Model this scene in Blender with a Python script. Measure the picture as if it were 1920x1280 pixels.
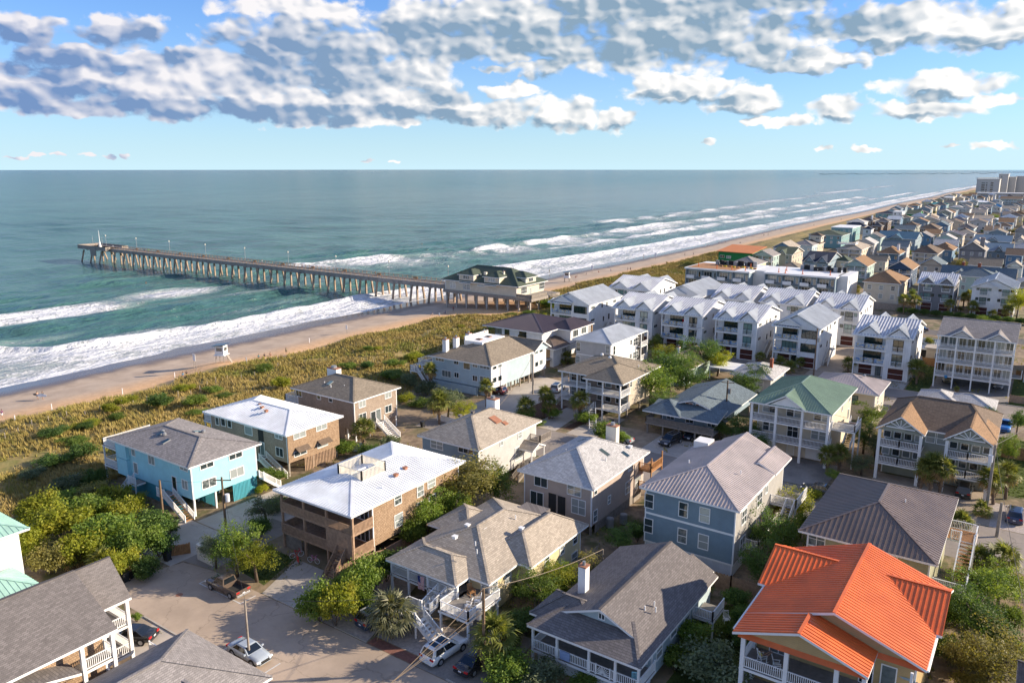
import bpy, bmesh, math, random
import numpy as np
from mathutils import Vector, Matrix
random.seed(7); np.random.seed(7)
for o in list(bpy.data.objects): bpy.data.objects.remove(o, do_unlink=True)
SC = bpy.context.scene
COL = SC.collection
# ------------------------------------------------------------------ camera
FPX, HORIZ, CX, CY, CAMH = 1453.0, 317.0, 960.0, 640.0, 48.0
PITCH = math.atan((CY-HORIZ)/FPX); YAW = math.atan(1030/math.hypot(FPX, CY-HORIZ))
cam_d = bpy.data.cameras.new('camera'); cam = bpy.data.objects.new('camera', cam_d); COL.objects.link(cam)
cam_d.sensor_width = 36; cam_d.lens = 36*FPX/1920; cam_d.clip_end = 60000; cam_d.clip_start = 0.5
cam.location = (0, 0, CAMH); cam.rotation_euler = (math.pi/2-PITCH, 0, YAW)
SC.camera = cam
SC.render.resolution_x = 1024; SC.render.resolution_y = 682
# ------------------------------------------------------------------ light
SUN_EL = math.radians(21.0); SUN_DIR = Vector((0.77, 0.64, 0)).normalized()
SUN_VEC = Vector((SUN_DIR.x*math.cos(SUN_EL), SUN_DIR.y*math.cos(SUN_EL), math.sin(SUN_EL)))
sun_d = bpy.data.lights.new('sun', 'SUN'); sun_d.energy = 4.9; sun_d.angle = math.radians(0.53); sun_d.color = (1.0, 0.85, 0.66)
sun = bpy.data.objects.new('sun', sun_d); COL.objects.link(sun)
sun.rotation_euler = SUN_VEC.to_track_quat('Z', 'Y').to_euler(); sun.location = (60, 60, 90)
SC.view_settings.view_transform = 'Standard'; SC.view_settings.look = 'None'
SC.view_settings.exposure = 0.92; SC.view_settings.gamma = 1.0; SC.view_settings.use_curve_mapping = False
# camera basis (to turn a point measured in the photograph into a place on the ground or on a wall)
FW = np.array([-math.sin(YAW)*math.cos(PITCH), math.cos(YAW)*math.cos(PITCH), -math.sin(PITCH)])
RT = np.array([math.cos(YAW), math.sin(YAW), 0.0]); UP = np.cross(RT, FW)
def ray(px, py): return FW*FPX + RT*(px-CX) - UP*(py-CY)
def at(px, py, z=3.0):
    d = ray(px, py); t = (z-CAMH)/d[2]; return Vector((d[0]*t, d[1]*t, z))
def onx(px, py, x):
    d = ray(px, py); t = x/d[0]; return d[1]*t, CAMH+d[2]*t
def ony(px, py, y):
    d = ray(px, py); t = y/d[1]; return d[0]*t, CAMH+d[2]*t
def mpp(p): return float(np.dot(np.array(p)-np.array([0, 0, CAMH]), FW))/FPX     # metres per photo pixel there
# ------------------------------------------------------------------ node helpers
def nn(nt, t, **k):
    n = nt.nodes.new(t)
    for a, b in k.items():
        if a.startswith('i_'): n.inputs[int(a[2:]) if a[2:].isdigit() else a[2:]].default_value = b
        else: setattr(n, a, b)
    return n
def mth(nt, op, a, b=None, c=None, clamp=False):
    n = nt.nodes.new('ShaderNodeMath'); n.operation = op; n.use_clamp = clamp
    for i, v in enumerate((a, b, c)):
        if v is None: continue
        if isinstance(v, (int, float)): n.inputs[i].default_value = v
        else: nt.links.new(v, n.inputs[i])
    return n.outputs[0]
def vmth(nt, op, a, b=None, c=None):
    n = nt.nodes.new('ShaderNodeVectorMath'); n.operation = op
    for i, v in enumerate((a, b, c)):
        if v is None: continue
        if isinstance(v, (tuple, list)): n.inputs[i].default_value = v
        else: nt.links.new(v, n.inputs[i])
    return n
def mixc(nt, f, a, b, mode='MIX'):
    n = nt.nodes.new('ShaderNodeMix'); n.data_type = 'RGBA'; n.blend_type = mode
    for s, v in ((0, f), (6, a), (7, b)):
        if isinstance(v, (int, float)): n.inputs[s].default_value = v
        elif isinstance(v, (tuple, list)): n.inputs[s].default_value = (*v[:3], 1)
        else: nt.links.new(v, n.inputs[s])
    return n.outputs[2]
def sstep(nt, v, lo, hi, o0=0.0, o1=1.0):
    n = nt.nodes.new('ShaderNodeMapRange'); n.interpolation_type = 'SMOOTHSTEP'
    nt.links.new(v, n.inputs[0]); n.inputs[1].default_value = lo; n.inputs[2].default_value = hi
    n.inputs[3].default_value = o0; n.inputs[4].default_value = o1
    return n.outputs[0]
def noise(nt, vec, scale, detail=3, rough=0.5, dim='3D'):
    n = nt.nodes.new('ShaderNodeTexNoise'); n.noise_dimensions = dim
    n.inputs['Scale'].default_value = scale; n.inputs['Detail'].default_value = detail; n.inputs['Roughness'].default_value = rough
    nt.links.new(vec, n.inputs['Vector']); return n
def L(r, g, b):
    f = lambda c: (c/255/12.92) if c <= 10 else ((c/255+0.055)/1.055)**2.4
    return (f(r), f(g), f(b))
# ------------------------------------------------------------------ sky with clouds (all in azimuth / elevation)
W = bpy.data.worlds.new('World'); SC.world = W; W.use_nodes = True
nt = W.node_tree; nt.nodes.clear()
sky = nt.nodes.new('ShaderNodeTexSky'); sky.sky_type = 'NISHITA'; sky.sun_disc = False
sky.sun_elevation = SUN_EL; sky.sun_rotation = math.atan2(SUN_DIR.x, SUN_DIR.y); sky.altitude = 50
sky.air_density = 1.0; sky.dust_density = 0.3; sky.ozone_density = 2.5
tc = nt.nodes.new('ShaderNodeTexCoord')
dirv = vmth(nt, 'NORMALIZE', tc.outputs['Generated']).outputs[0]
sp = nt.nodes.new('ShaderNodeSeparateXYZ'); nt.links.new(dirv, sp.inputs[0])
az = mth(nt, 'ARCTAN2', sp.outputs[0], sp.outputs[1]); el = mth(nt, 'ARCSINE', sp.outputs[2])
cmb = nt.nodes.new('ShaderNodeCombineXYZ'); nt.links.new(az, cmb.inputs[0]); nt.links.new(el, cmb.inputs[1])
P0 = cmb.outputs[0]
# warp so that the outlines billow
wn = noise(nt, vmth(nt, 'MULTIPLY', P0, (1.0, 1.7, 1.0)).outputs[0], 16.0, 3, 0.55, '2D')
warp = vmth(nt, 'SUBTRACT', wn.outputs['Color'], (0.5, 0.5, 0.5)).outputs[0]
wsc = vmth(nt, 'SCALE', warp); nt.links.new(sstep(nt, el, 0.0, 0.12, 0.40, 1.0), wsc.inputs[3])
P1 = vmth(nt, 'MULTIPLY_ADD', wsc.outputs[0], (0.050, 0.026, 0.0), P0).outputs[0]
wn2 = noise(nt, vmth(nt, 'MULTIPLY', P0, (1.0, 1.4, 1.0)).outputs[0], 60.0, 2, 0.6, '2D')
warp2 = vmth(nt, 'SUBTRACT', wn2.outputs['Color'], (0.5, 0.5, 0.5)).outputs[0]
wsc2 = vmth(nt, 'SCALE', warp2); nt.links.new(sstep(nt, el, 0.0, 0.12, 1.2, 1.0), wsc2.inputs[3])
P1 = vmth(nt, 'MULTIPLY_ADD', wsc2.outputs[0], (0.012, 0.009, 0.0), P1).outputs[0]
def dirpx(px, py):
    d = ray(px, py); d = d/np.linalg.norm(d); return math.atan2(d[0], d[1]), math.asin(d[2])
CLOUDS = [  # photo-measured cumulus: centre, radii
 (40,52,100,34),(230,58,82,40),(170,112,170,30),(315,108,45,16),(60,128,75,26),(150,150,170,36),(250,165,260,45),(420,150,150,66),(560,85,170,62),(600,135,150,44),
 (430,200,300,32),(740,150,130,48),(700,195,230,34),(890,207,150,30),(1060,212,68,36),(1155,225,46,22),(90,195,170,26),(640,226,170,14),(1000,135,56,22),
 (920,135,34,9),(810,60,190,66),(980,50,210,72),(1220,70,270,78),(1440,75,70,64),(1540,112,92,26),(1300,0,420,38),(1690,48,260,48),(1860,52,150,50),(560,14,150,26),
 (1290,168,112,26),(1390,188,98,26),(1230,158,52,20),(1570,205,58,26),(1760,160,125,26),(1730,207,120,22),(1880,185,60,13),(1405,224,26,9),(1470,228,46,10),(1330,268,18,6),
 (1625,280,28,8),(1870,275,50,8),(1780,272,22,4),(1545,278,20,5),(30,293,26,4),(75,291,18,5),(120,292,16,4),(165,291,14,5),(205,294,16,4),(236,293,10,5),(690,300,14,3),(742,299,10,4),(1650,92,24,10),(960,170,60,14)]
DARK = [(40,72,100,22),(230,72,80,24),(170,118,160,22),(60,135,70,20),(560,95,165,46),(600,148,150,30),(430,212,300,18),(150,172,150,16),(900,80,230,40),(1200,88,240,40),
 (1300,0,470,36),(1560,40,150,30),(700,212,220,13),(250,196,260,16),(830,176,60,16),(320,108,60,18),(1310,50,40,24),(1750,182,60,7),(1720,218,50,6),(1590,222,40,6),(1350,205,60,7),(1090,60,90,30),(1290,190,90,9),(1390,211,80,8),(1230,176,40,7),(1060,238,52,10),(890,228,130,9),(1155,240,36,6),(1440,122,60,16),(1540,132,70,8),(1860,92,120,10),(1690,86,200,12),(1000,152,46,8)]
def field(lst, PP):
    cur = None
    for (px, py, rx, ry) in lst:
        a, e = dirpx(px, py); a2, _ = dirpx(px+rx, py); _, e2 = dirpx(px, py-ry)
        ix, iy = 1/abs(a2-a), 1/max(abs(e2-e), 1e-4)
        q = vmth(nt, 'MULTIPLY_ADD', PP, (ix, iy, 0), (-a*ix, -e*iy, 0))
        d = vmth(nt, 'DOT_PRODUCT', q.outputs[0], q.outputs[0]).outputs['Value']
        cur = d if cur is None else mth(nt, 'MINIMUM', cur, d)
    return cur
Fc = field(CLOUDS, P1); Fd = field(DARK, P1)
# the same kind of cumulus goes on all round the sky, outside the part measured above
gn = noise(nt, vmth(nt, 'MULTIPLY', P1, (1.0, 2.6, 1.0)).outputs[0], 3.4, 4, 0.55, '2D')
azc = -YAW
outs = sstep(nt, mth(nt, 'ABSOLUTE', mth(nt, 'ADD', az, YAW)), 0.62, 0.80)
outs2 = sstep(nt, el, 0.215, 0.27)
outm = mth(nt, 'MAXIMUM', outs, outs2)
gcl = mth(nt, 'MULTIPLY', sstep(nt, gn.outputs['Fac'], 0.50, 0.62), outm)
gcl = mth(nt, 'MULTIPLY', gcl, sstep(nt, el, 0.03, 0.09))
def vor(vec, scale, sm=0.6):
    n = nt.nodes.new('ShaderNodeTexVoronoi'); n.voronoi_dimensions = '2D'; n.feature = 'SMOOTH_F1'; n.inputs['Scale'].default_value = scale; n.inputs['Smoothness'].default_value = sm
    nt.links.new(vec, n.inputs['Vector']); return n.outputs['Distance']
# light on the clouds: billow relief lit from the sun's side, thick bases grey-blue
Pa = vmth(nt, 'MULTIPLY', vmth(nt, 'MULTIPLY_ADD', wsc.outputs[0], (0.022, 0.014, 0.0), P0).outputs[0], (1.0, 1.45, 1.0)).outputs[0]
def relief(sc, off):
    a = vor(Pa, sc, 0.8); b = vor(vmth(nt, 'ADD', Pa, (off, off*1.3, 0.0)).outputs[0], sc, 0.8); return a, mth(nt, 'SUBTRACT', b, a)
warmth = sstep(nt, az, -1.25, -0.5)          # whiter towards the sun's side, bluer away from it
shadec = mixc(nt, warmth, L(112, 142, 190), L(136, 162, 183))
litc = mixc(nt, warmth, L(236, 232, 236), L(255, 252, 248))
skyc = mixc(nt, 1.0, sky.outputs[0], (0.043, 0.064, 0.102), 'MULTIPLY')
hz = mth(nt, 'POWER', 2.718, mth(nt, 'MULTIPLY', mth(nt, 'MAXIMUM', el, 0.0), -12.5))     # pale sea haze low over the horizon
skyf = mixc(nt, mth(nt, 'MULTIPLY', hz, 0.92), skyc, (0.335, 0.47, 0.53))
def finish(cov, sh):
    ccol = mixc(nt, sh, litc, shadec)
    cs = vmth(nt, 'SCALE', ccol); cs.inputs[3].default_value = 0.555
    fin = mixc(nt, mth(nt, 'MULTIPLY', cov, 0.97), skyf, cs.outputs[0])
    fs = vmth(nt, 'SCALE', fin); fs.inputs[3].default_value = 10.4
    bg = nt.nodes.new('ShaderNodeBackground'); bg.inputs[1].default_value = 0.1
    nt.links.new(fs.outputs[0], bg.inputs[0]); return bg
gdk = mth(nt, 'MULTIPLY', sstep(nt, gn.outputs['Fac'], 0.55, 0.70), outm)
# near part: the measured clouds
v1, r1 = relief(26.0, 0.010); v2, r2 = relief(66.0, 0.0045)
bil = mth(nt, 'ADD', mth(nt, 'MULTIPLY', v1, 1.25), mth(nt, 'MULTIPLY', v2, 0.75))
nf = noise(nt, Pa, 70.0, 5, 0.68, '2D').outputs['Fac']
n1 = noise(nt, Pa, 9.0, 4, 0.6, '2D').outputs['Fac']
fc2 = mth(nt, 'ADD', mth(nt, 'ADD', Fc, mth(nt, 'SUBTRACT', bil, 0.72)), mth(nt, 'MULTIPLY', mth(nt, 'SUBTRACT', nf, 0.5), 0.8))
cov = mth(nt, 'MAXIMUM', sstep(nt, fc2, 1.28, 0.56), gcl)
fd2 = mth(nt, 'ADD', mth(nt, 'ADD', Fd, mth(nt, 'MULTIPLY', mth(nt, 'SUBTRACT', n1, 0.5), 1.7)), mth(nt, 'MULTIPLY', mth(nt, 'SUBTRACT', bil, 0.72), 0.45))
dk = mth(nt, 'MAXIMUM', sstep(nt, fd2, 2.5, -0.35), gdk)
sh = mth(nt, 'ADD', mth(nt, 'MULTIPLY', dk, 0.92), mth(nt, 'MULTIPLY', r1, -1.1))
sh = mth(nt, 'ADD', sh, mth(nt, 'MULTIPLY', r2, -0.7))
sh = mth(nt, 'ADD', sh, mth(nt, 'MULTIPLY', mth(nt, 'SUBTRACT', 0.5, nf), 0.15))
sh = mth(nt, 'ADD', sh, 0.10, clamp=True)
bgA = finish(cov, sh)
# the rest of the sky: the same cumulus, no measured ones
bgB = finish(gcl, mth(nt, 'ADD', mth(nt, 'MULTIPLY', gdk, 0.7), 0.12, clamp=True))
m1 = mth(nt, 'LESS_THAN', mth(nt, 'ABSOLUTE', mth(nt, 'ADD', az, YAW)), 0.84)
m2 = mth(nt, 'LESS_THAN', el, 0.28)
mxs = nt.nodes.new('ShaderNodeMixShader'); nt.links.new(mth(nt, 'MULTIPLY', m1, m2), mxs.inputs[0])
nt.links.new(bgB.outputs[0], mxs.inputs[1]); nt.links.new(bgA.outputs[0], mxs.inputs[2])
wo = nt.nodes.new('ShaderNodeOutputWorld'); nt.links.new(mxs.outputs[0], wo.inputs[0])
W.cycles.sampling_method = 'MANUAL'; W.cycles.sample_map_resolution = 512
# ------------------------------------------------------------------ mesh helpers
class MB:
    def __init__(s): s.v = []; s.f = []; s.m = []; s.smooth = False
    def poly(s, pts, m=0):
        n = len(s.v); s.v.extend(tuple(p) for p in pts); s.f.append(tuple(range(n, n+len(pts)))); s.m.append(m)
    def box(s, x0, y0, z0, x1, y1, z1, m=0):
        n = len(s.v)
        s.v += [(x0,y0,z0),(x1,y0,z0),(x1,y1,z0),(x0,y1,z0),(x0,y0,z1),(x1,y0,z1),(x1,y1,z1),(x0,y1,z1)]
        s.f += [(n,n+3,n+2,n+1),(n+4,n+5,n+6,n+7),(n,n+1,n+5,n+4),(n+1,n+2,n+6,n+5),(n+2,n+3,n+7,n+6),(n+3,n,n+4,n+7)]
        s.m += [m]*6
    def beam(s, p, q, w, h, m=0):
        p = Vector(p); q = Vector(q); d = q-p
        if d.length < 1e-5: return
        d.normalize(); side = d.cross(Vector((0,0,1)))
        if side.length < 1e-3: side = Vector((1,0,0))
        side.normalize(); up = side.cross(d); n = len(s.v)
        for c in (p, q):
            for a, b in ((-1,-1),(1,-1),(1,1),(-1,1)): s.v.append(tuple(c+side*(a*w/2)+up*(b*h/2)))
        s.f += [(n,n+1,n+2,n+3),(n+7,n+6,n+5,n+4),(n,n+4,n+5,n+1),(n+1,n+5,n+6,n+2),(n+2,n+6,n+7,n+3),(n+3,n+7,n+4,n)]
        s.m += [m]*6
    def tube(s, pts, rad, n=8, m=0, cap=True):
        base = len(s.v); k = len(pts); P = [Vector(p) for p in pts]
        R = rad if isinstance(rad, (list, tuple)) else [rad]*k
        for i in range(k):
            d = (P[min(i+1,k-1)]-P[max(i-1,0)]).normalized()
            a = d.cross(Vector((0.02,0.01,1)) if abs(d.z) < 0.95 else Vector((1,0,0))).normalized(); b = d.cross(a)
            for j in range(n):
                t = 2*math.pi*j/n; s.v.append(tuple(P[i]+a*(R[i]*math.cos(t))+b*(R[i]*math.sin(t))))
        for i in range(k-1):
            for j in range(n):
                a = base+i*n+j; b = base+i*n+(j+1) % n; s.f.append((a, b, b+n, a+n)); s.m.append(m)
        if cap:
            s.f.append(tuple(base+j for j in range(n-1, -1, -1))); s.f.append(tuple(base+(k-1)*n+j for j in range(n))); s.m += [m, m]
    def build(s, name, mats, parent=None, org=(0,0,0), loc=None, kind=None):
        me = bpy.data.meshes.new(name)
        me.from_pydata([(a-org[0], b-org[1], c-org[2]) for a, b, c in s.v], [], s.f)
        if not isinstance(mats, (list, tuple)): mats = [mats]
        for k in mats: me.materials.append(k)
        if len(mats) > 1: me.polygons.foreach_set('material_index', s.m)
        if s.smooth: me.polygons.foreach_set('use_smooth', [True]*len(s.f))
        return link(name, me, parent, loc, kind)
def link(name, me, parent=None, loc=None, kind=None):
    o = bpy.data.objects.new(name, me); COL.objects.link(o)
    if parent is not None: o.parent = parent
    if loc is not None: o.location = loc
    if kind: o['kind'] = kind
    return o
def tag(o, label, cat, group=None):
    o['label'] = label; o['category'] = cat
    if group: o['group'] = group
    return o
def thing(name, label, cat, loc=(0,0,0), rz=0.0, group=None):
    o = bpy.data.objects.new(name, None); COL.objects.link(o); o.location = loc; o.rotation_euler = (0,0,rz); o.empty_display_size = 0.5
    return tag(o, label, cat, group)
def dup(root, loc, rz=0.0, label=None, group=None, scale=None):
    r = root.copy(); COL.objects.link(r); r.location = loc; r.rotation_euler = (0,0,rz)
    if label: r['label'] = label
    if group: r['group'] = group
    if scale: r.scale = (scale,)*3
    for ch in root.children:
        c = ch.copy(); COL.objects.link(c); c.parent = r
        for g in ch.children:
            d = g.copy(); COL.objects.link(d); d.parent = c
    return r
# ------------------------------------------------------------------ materials
def newmat(name):
    m = bpy.data.materials.new(name); m.use_nodes = True; t = m.node_tree
    return m, t, t.nodes['Principled BSDF']
def ocoord(t): return t.nodes.new('ShaderNodeTexCoord').outputs['Object']
def bumpn(t, b, h, st, dist=0.02):
    n = t.nodes.new('ShaderNodeBump'); n.inputs['Strength'].default_value = st; n.inputs['Distance'].default_value = dist
    t.links.new(h, n.inputs['Height']); t.links.new(n.outputs[0], b.inputs['Normal'])
def hues(t, col, amt):
    oi = t.nodes.new('ShaderNodeObjectInfo'); hs = t.nodes.new('ShaderNodeHueSaturation'); t.links.new(col, hs.inputs['Color'])
    t.links.new(mth(t, 'ADD', mth(t, 'MULTIPLY', oi.outputs['Random'], amt), 1-amt/2), hs.inputs['Value']); return hs.outputs[0]
def m_plain(name, c, rough=0.6, var=0.12, sc=1.3, spec=0.4, bump=0.0, metal=0.0):
    m, t, b = newmat(name); v = ocoord(t); n = noise(t, v, sc, 5, 0.6)
    n2 = noise(t, v, sc*11, 3, 0.6)
    f = mth(t, 'ADD', mth(t, 'MULTIPLY', n.outputs['Fac'], 0.65), mth(t, 'MULTIPLY', n2.outputs['Fac'], 0.35))
    col = mixc(t, sstep(t, f, 0.3, 0.7), tuple(x*(1-var) for x in c), tuple(min(1, x*(1+var*0.6)) for x in c))
    t.links.new(col, b.inputs['Base Color']); b.inputs['Roughness'].default_value = rough
    b.inputs['Specular IOR Level'].default_value = spec; b.inputs['Metallic'].default_value = metal
    if bump: bumpn(t, b, n2.outputs['Fac'], bump)
    return m
def m_siding(name, c, step=0.17, vert=False):
    m, t, b = newmat(name); v = ocoord(t); sx = t.nodes.new('ShaderNodeSeparateXYZ'); t.links.new(v, sx.inputs[0])
    ax = mth(t, 'ADD', sx.outputs[0], sx.outputs[1]) if vert else sx.outputs[2]
    fr = mth(t, 'FRACT', mth(t, 'DIVIDE', ax, step)); ln = sstep(t, fr, 0.0, 0.22)
    n = noise(t, v, 0.9, 5, 0.62)
    st = noise(t, vmth(t, 'MULTIPLY', v, (2.5, 2.5, 0.25)).outputs[0], 1.2, 4, 0.6)      # rain streaks
    col = mixc(t, sstep(t, n.outputs['Fac'], 0.3, 0.72), tuple(x*0.88 for x in c), c)
    col = mixc(t, mth(t, 'MULTIPLY', sstep(t, st.outputs['Fac'], 0.55, 0.8), 0.18), col, (c[0]*0.55, c[1]*0.53, c[2]*0.5))
    col = mixc(t, mth(t, 'MULTIPLY', mth(t, 'SUBTRACT', 1.0, ln), 0.30), col, tuple(x*0.45 for x in c))
    t.links.new(col, b.inputs['Base Color']); b.inputs['Roughness'].default_value = 0.6; b.inputs['Specular IOR Level'].default_value = 0.3
    bumpn(t, b, fr if not vert else ln, 0.5, 0.015)
    return m
def m_brick(name, c1, c2, cm, w, h, slope=1.0, mort=0.03, var=0.5, rough=0.85, nscale=0.5):
    # rows of shingles: row height follows z, column position follows x+y
    m, t, b = newmat(name); v = ocoord(t); sx = t.nodes.new('ShaderNodeSeparateXYZ'); t.links.new(v, sx.inputs[0])
    cb = t.nodes.new('ShaderNodeCombineXYZ'); t.links.new(mth(t, 'ADD', sx.outputs[0], mth(t, 'MULTIPLY', sx.outputs[1], 1.03)), cb.inputs[0])
    t.links.new(mth(t, 'MULTIPLY', sx.outputs[2], slope), cb.inputs[1])
    bk = t.nodes.new('ShaderNodeTexBrick'); t.links.new(cb.outputs[0], bk.inputs['Vector'])
    bk.inputs['Scale'].default_value = 1.0; bk.inputs['Brick Width'].default_value = w; bk.inputs['Row Height'].default_value = h
    bk.inputs['Mortar Size'].default_value = mort*h; bk.inputs['Bias'].default_value = 0.0
    bk.inputs['Color1'].default_value = (*c1, 1); bk.inputs['Color2'].default_value = (*c2, 1); bk.inputs['Mortar'].default_value = (*cm, 1)
    n = noise(t, v, nscale, 5, 0.6); n2 = noise(t, v, 7.0, 3, 0.7)
    col = mixc(t, mth(t, 'MULTIPLY', sstep(t, n.outputs['Fac'], 0.35, 0.7), var), bk.outputs['Color'], tuple(x*0.62 for x in c1))
    col = mixc(t, mth(t, 'MULTIPLY', n2.outputs['Fac'], 0.35), col, tuple(min(1, x*1.5) for x in c2))
    stv = noise(t, vmth(t, 'MULTIPLY', v, (1.6, 1.6, 0.2)).outputs[0], 1.0, 4, 0.65)
    col = mixc(t, mth(t, 'MULTIPLY', sstep(t, stv.outputs['Fac'], 0.55, 0.78), 0.22), col, tuple(x*0.5 for x in c1))
    t.links.new(col, b.inputs['Base Color']); b.inputs['Roughness'].default_value = rough; b.inputs['Specular IOR Level'].default_value = 0.2
    bumpn(t, b, mth(t, 'ADD', bk.outputs['Fac'], mth(t, 'MULTIPLY', n2.outputs['Fac'], 0.8)), -0.4, 0.03)
    return m
def m_shingle(name, c, spread=0.28):
    return m_brick(name, tuple(x*(1-spread) for x in c), tuple(min(1, x*(1+spread)) for x in c), tuple(x*0.45 for x in c), 0.42, 0.19, 2.4, 0.10, 0.30, 0.9, 0.35)
def m_metal(name, c, rough=0.42):
    m, t, b = newmat(name); v = ocoord(t); n = noise(t, v, 0.35, 5, 0.65); n2 = noise(t, vmth(t, 'MULTIPLY', v, (6, 6, 1)).outputs[0], 1.0, 3)
    col = mixc(t, sstep(t, n.outputs['Fac'], 0.3, 0.75), tuple(x*0.80 for x in c), tuple(min(1, x*1.08) for x in c))
    col = mixc(t, mth(t, 'MULTIPLY', sstep(t, n2.outputs['Fac'], 0.5, 0.8), 0.24), col, tuple(x*0.62 for x in c))
    t.links.new(col, b.inputs['Base Color']); b.inputs['Roughness'].default_value = rough
    t.links.new(mth(t, 'ADD', mth(t, 'MULTIPLY', n.outputs['Fac'], 0.2), rough-0.1), b.inputs['Roughness'])
    return m
def m_glass(name, dark=(0.035, 0.05, 0.055), lite=(0.33, 0.36, 0.35), thr=0.45):
    m, t, b = newmat(name); oi = t.nodes.new('ShaderNodeObjectInfo'); v = ocoord(t)
    sx = t.nodes.new('ShaderNodeSeparateXYZ'); t.links.new(v, sx.inputs[0])
    cur = sstep(t, mth(t, 'ADD', oi.outputs['Random'], mth(t, 'MULTIPLY', noise(t, v, 2.0, 2).outputs['Fac'], 0.25)), thr, thr+0.2)   # blinds or curtains behind some panes
    fold = mth(t, 'MULTIPLY', mth(t, 'ADD', mth(t, 'SINE', mth(t, 'MULTIPLY', sx.outputs[2], 60.0)), 1.0), 0.12)
    c2 = mixc(t, fold, lite, tuple(x*0.5 for x in lite))
    col = mixc(t, cur, dark, c2)
    t.links.new(col, b.inputs['Base Color']); b.inputs['Roughness'].default_value = 0.06; b.inputs['Specular IOR Level'].default_value = 0.85
    b.inputs['Coat Weight'].default_value = 0.35; b.inputs['Coat Roughness'].default_value = 0.03
    nb = noise(t, v, 1.3, 2); bumpn(t, b, nb.outputs['Fac'], 0.08, 0.03)
    return m
def m_leaf(name, c1, c2, c3, trans=0.35, vs=0.55):
    m = bpy.data.materials.new(name); m.use_nodes = True; t = m.node_tree; b = t.nodes['Principled BSDF']
    g = t.nodes.new('ShaderNodeNewGeometry'); oi = t.nodes.new('ShaderNodeObjectInfo')
    n = noise(t, g.outputs['Position'], vs, 3, 0.6)
    at_ = t.nodes.new('ShaderNodeAttribute'); at_.attribute_name = 'lv'
    f = mth(t, 'ADD', mth(t, 'MULTIPLY', at_.outputs['Fac'], 0.62), mth(t, 'MULTIPLY', sstep(t, n.outputs['Fac'], 0.3, 0.7), 0.38))
    col = mixc(t, sstep(t, f, 0.0, 0.55), c1, c2); col = mixc(t, sstep(t, f, 0.55, 1.0), col, c3)
    col = hues(t, col, 0.45)
    t.links.new(col, b.inputs['Base Color']); b.inputs['Roughness'].default_value = 0.55; b.inputs['Specular IOR Level'].default_value = 0.25
    tr = t.nodes.new('ShaderNodeBsdfTranslucent'); t.links.new(mixc(t, 1.0, col, (1.5, 1.45, 0.7), 'MULTIPLY'), tr.inputs[0])
    mx = t.nodes.new('ShaderNodeMixShader'); mx.inputs[0].default_value = trans
    t.links.new(b.outputs[0], mx.inputs[1]); t.links.new(tr.outputs[0], mx.inputs[2])
    t.links.new(mx.outputs[0], t.nodes['Material Output'].inputs[0])
    return m
MT = {}
MT['white'] = m_plain('white_paint', (0.78, 0.78, 0.77), 0.5, 0.08, 0.8)
MT['cream'] = m_plain('cream_paint', (0.70, 0.64, 0.52), 0.55, 0.08, 0.8)
MT['glass'] = m_glass('window_glass'); MT['glassd'] = m_glass('dark_glass', (0.02, 0.03, 0.033), (0.16, 0.19, 0.19), 0.6)
MT['glassg'] = m_glass('green_glass', (0.014, 0.035, 0.034), (0.16, 0.27, 0.26), 0.5)
MT['black'] = m_plain('black_frame', (0.02, 0.02, 0.022), 0.4, 0.1)
MT['wood'] = m_plain('weathered_wood', (0.37, 0.245, 0.16), 0.8, 0.35, 2.5); MT['woodg'] = m_plain('grey_timber', (0.30, 0.26, 0.22), 0.85, 0.35, 2.0)
MT['woodn'] = m_plain('new_wood', (0.40, 0.20, 0.08), 0.7, 0.3, 2.5); MT['deckg'] = m_plain('deck_boards', (0.24, 0.22, 0.20), 0.8, 0.25, 1.5)
MT['dark'] = m_plain('dark_parts_and_shade', (0.03, 0.03, 0.03), 0.9, 0.2)  # matt dark parts, and flat panels that paint shade on walls
MT['conc'] = m_plain('concrete', (0.42, 0.38, 0.33), 0.85, 0.28, 0.35); MT['concd'] = m_plain('stained_concrete', (0.26, 0.235, 0.21), 0.85, 0.3, 0.4)
MT['brickr'] = m_plain('red_brick', (0.30, 0.09, 0.05), 0.85, 0.3, 4.0); MT['copper'] = m_plain('copper_cap', (0.36, 0.16, 0.09), 0.6, 0.3, 3.0)
MT['greym'] = m_plain('grey_metal', (0.30, 0.31, 0.32), 0.4, 0.15, 1.0, 0.5, 0, 0.4)
MT['garage'] = m_siding('brown_garage_door', (0.085, 0.025, 0.018), 0.45)
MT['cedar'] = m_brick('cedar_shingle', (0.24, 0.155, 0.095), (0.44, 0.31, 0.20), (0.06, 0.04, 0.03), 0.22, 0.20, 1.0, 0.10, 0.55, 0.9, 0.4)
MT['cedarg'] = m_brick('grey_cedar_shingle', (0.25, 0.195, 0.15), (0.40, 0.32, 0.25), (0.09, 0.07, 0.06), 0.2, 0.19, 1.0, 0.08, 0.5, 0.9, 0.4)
def wallm(key, c, step=0.17, vert=False): MT[key] = m_siding('siding_'+key, c, step, vert); return MT[key]
def roofm(key, c): MT[key] = m_shingle('shingles_'+key, c); return MT[key]
def metalm(key, c, r=0.42): MT[key] = m_metal('metal_roof_'+key, c, r); return MT[key]
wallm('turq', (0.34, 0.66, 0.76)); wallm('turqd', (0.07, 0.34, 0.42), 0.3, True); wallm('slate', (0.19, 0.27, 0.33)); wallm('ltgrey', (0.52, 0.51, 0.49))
wallm('whites', (0.76, 0.76, 0.75)); wallm('board', (0.74, 0.75, 0.76), 0.42, True); wallm('tan', (0.47, 0.385, 0.33)); wallm('taupe', (0.40, 0.385, 0.36)); wallm('yellow', (0.66, 0.56, 0.34))
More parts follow.
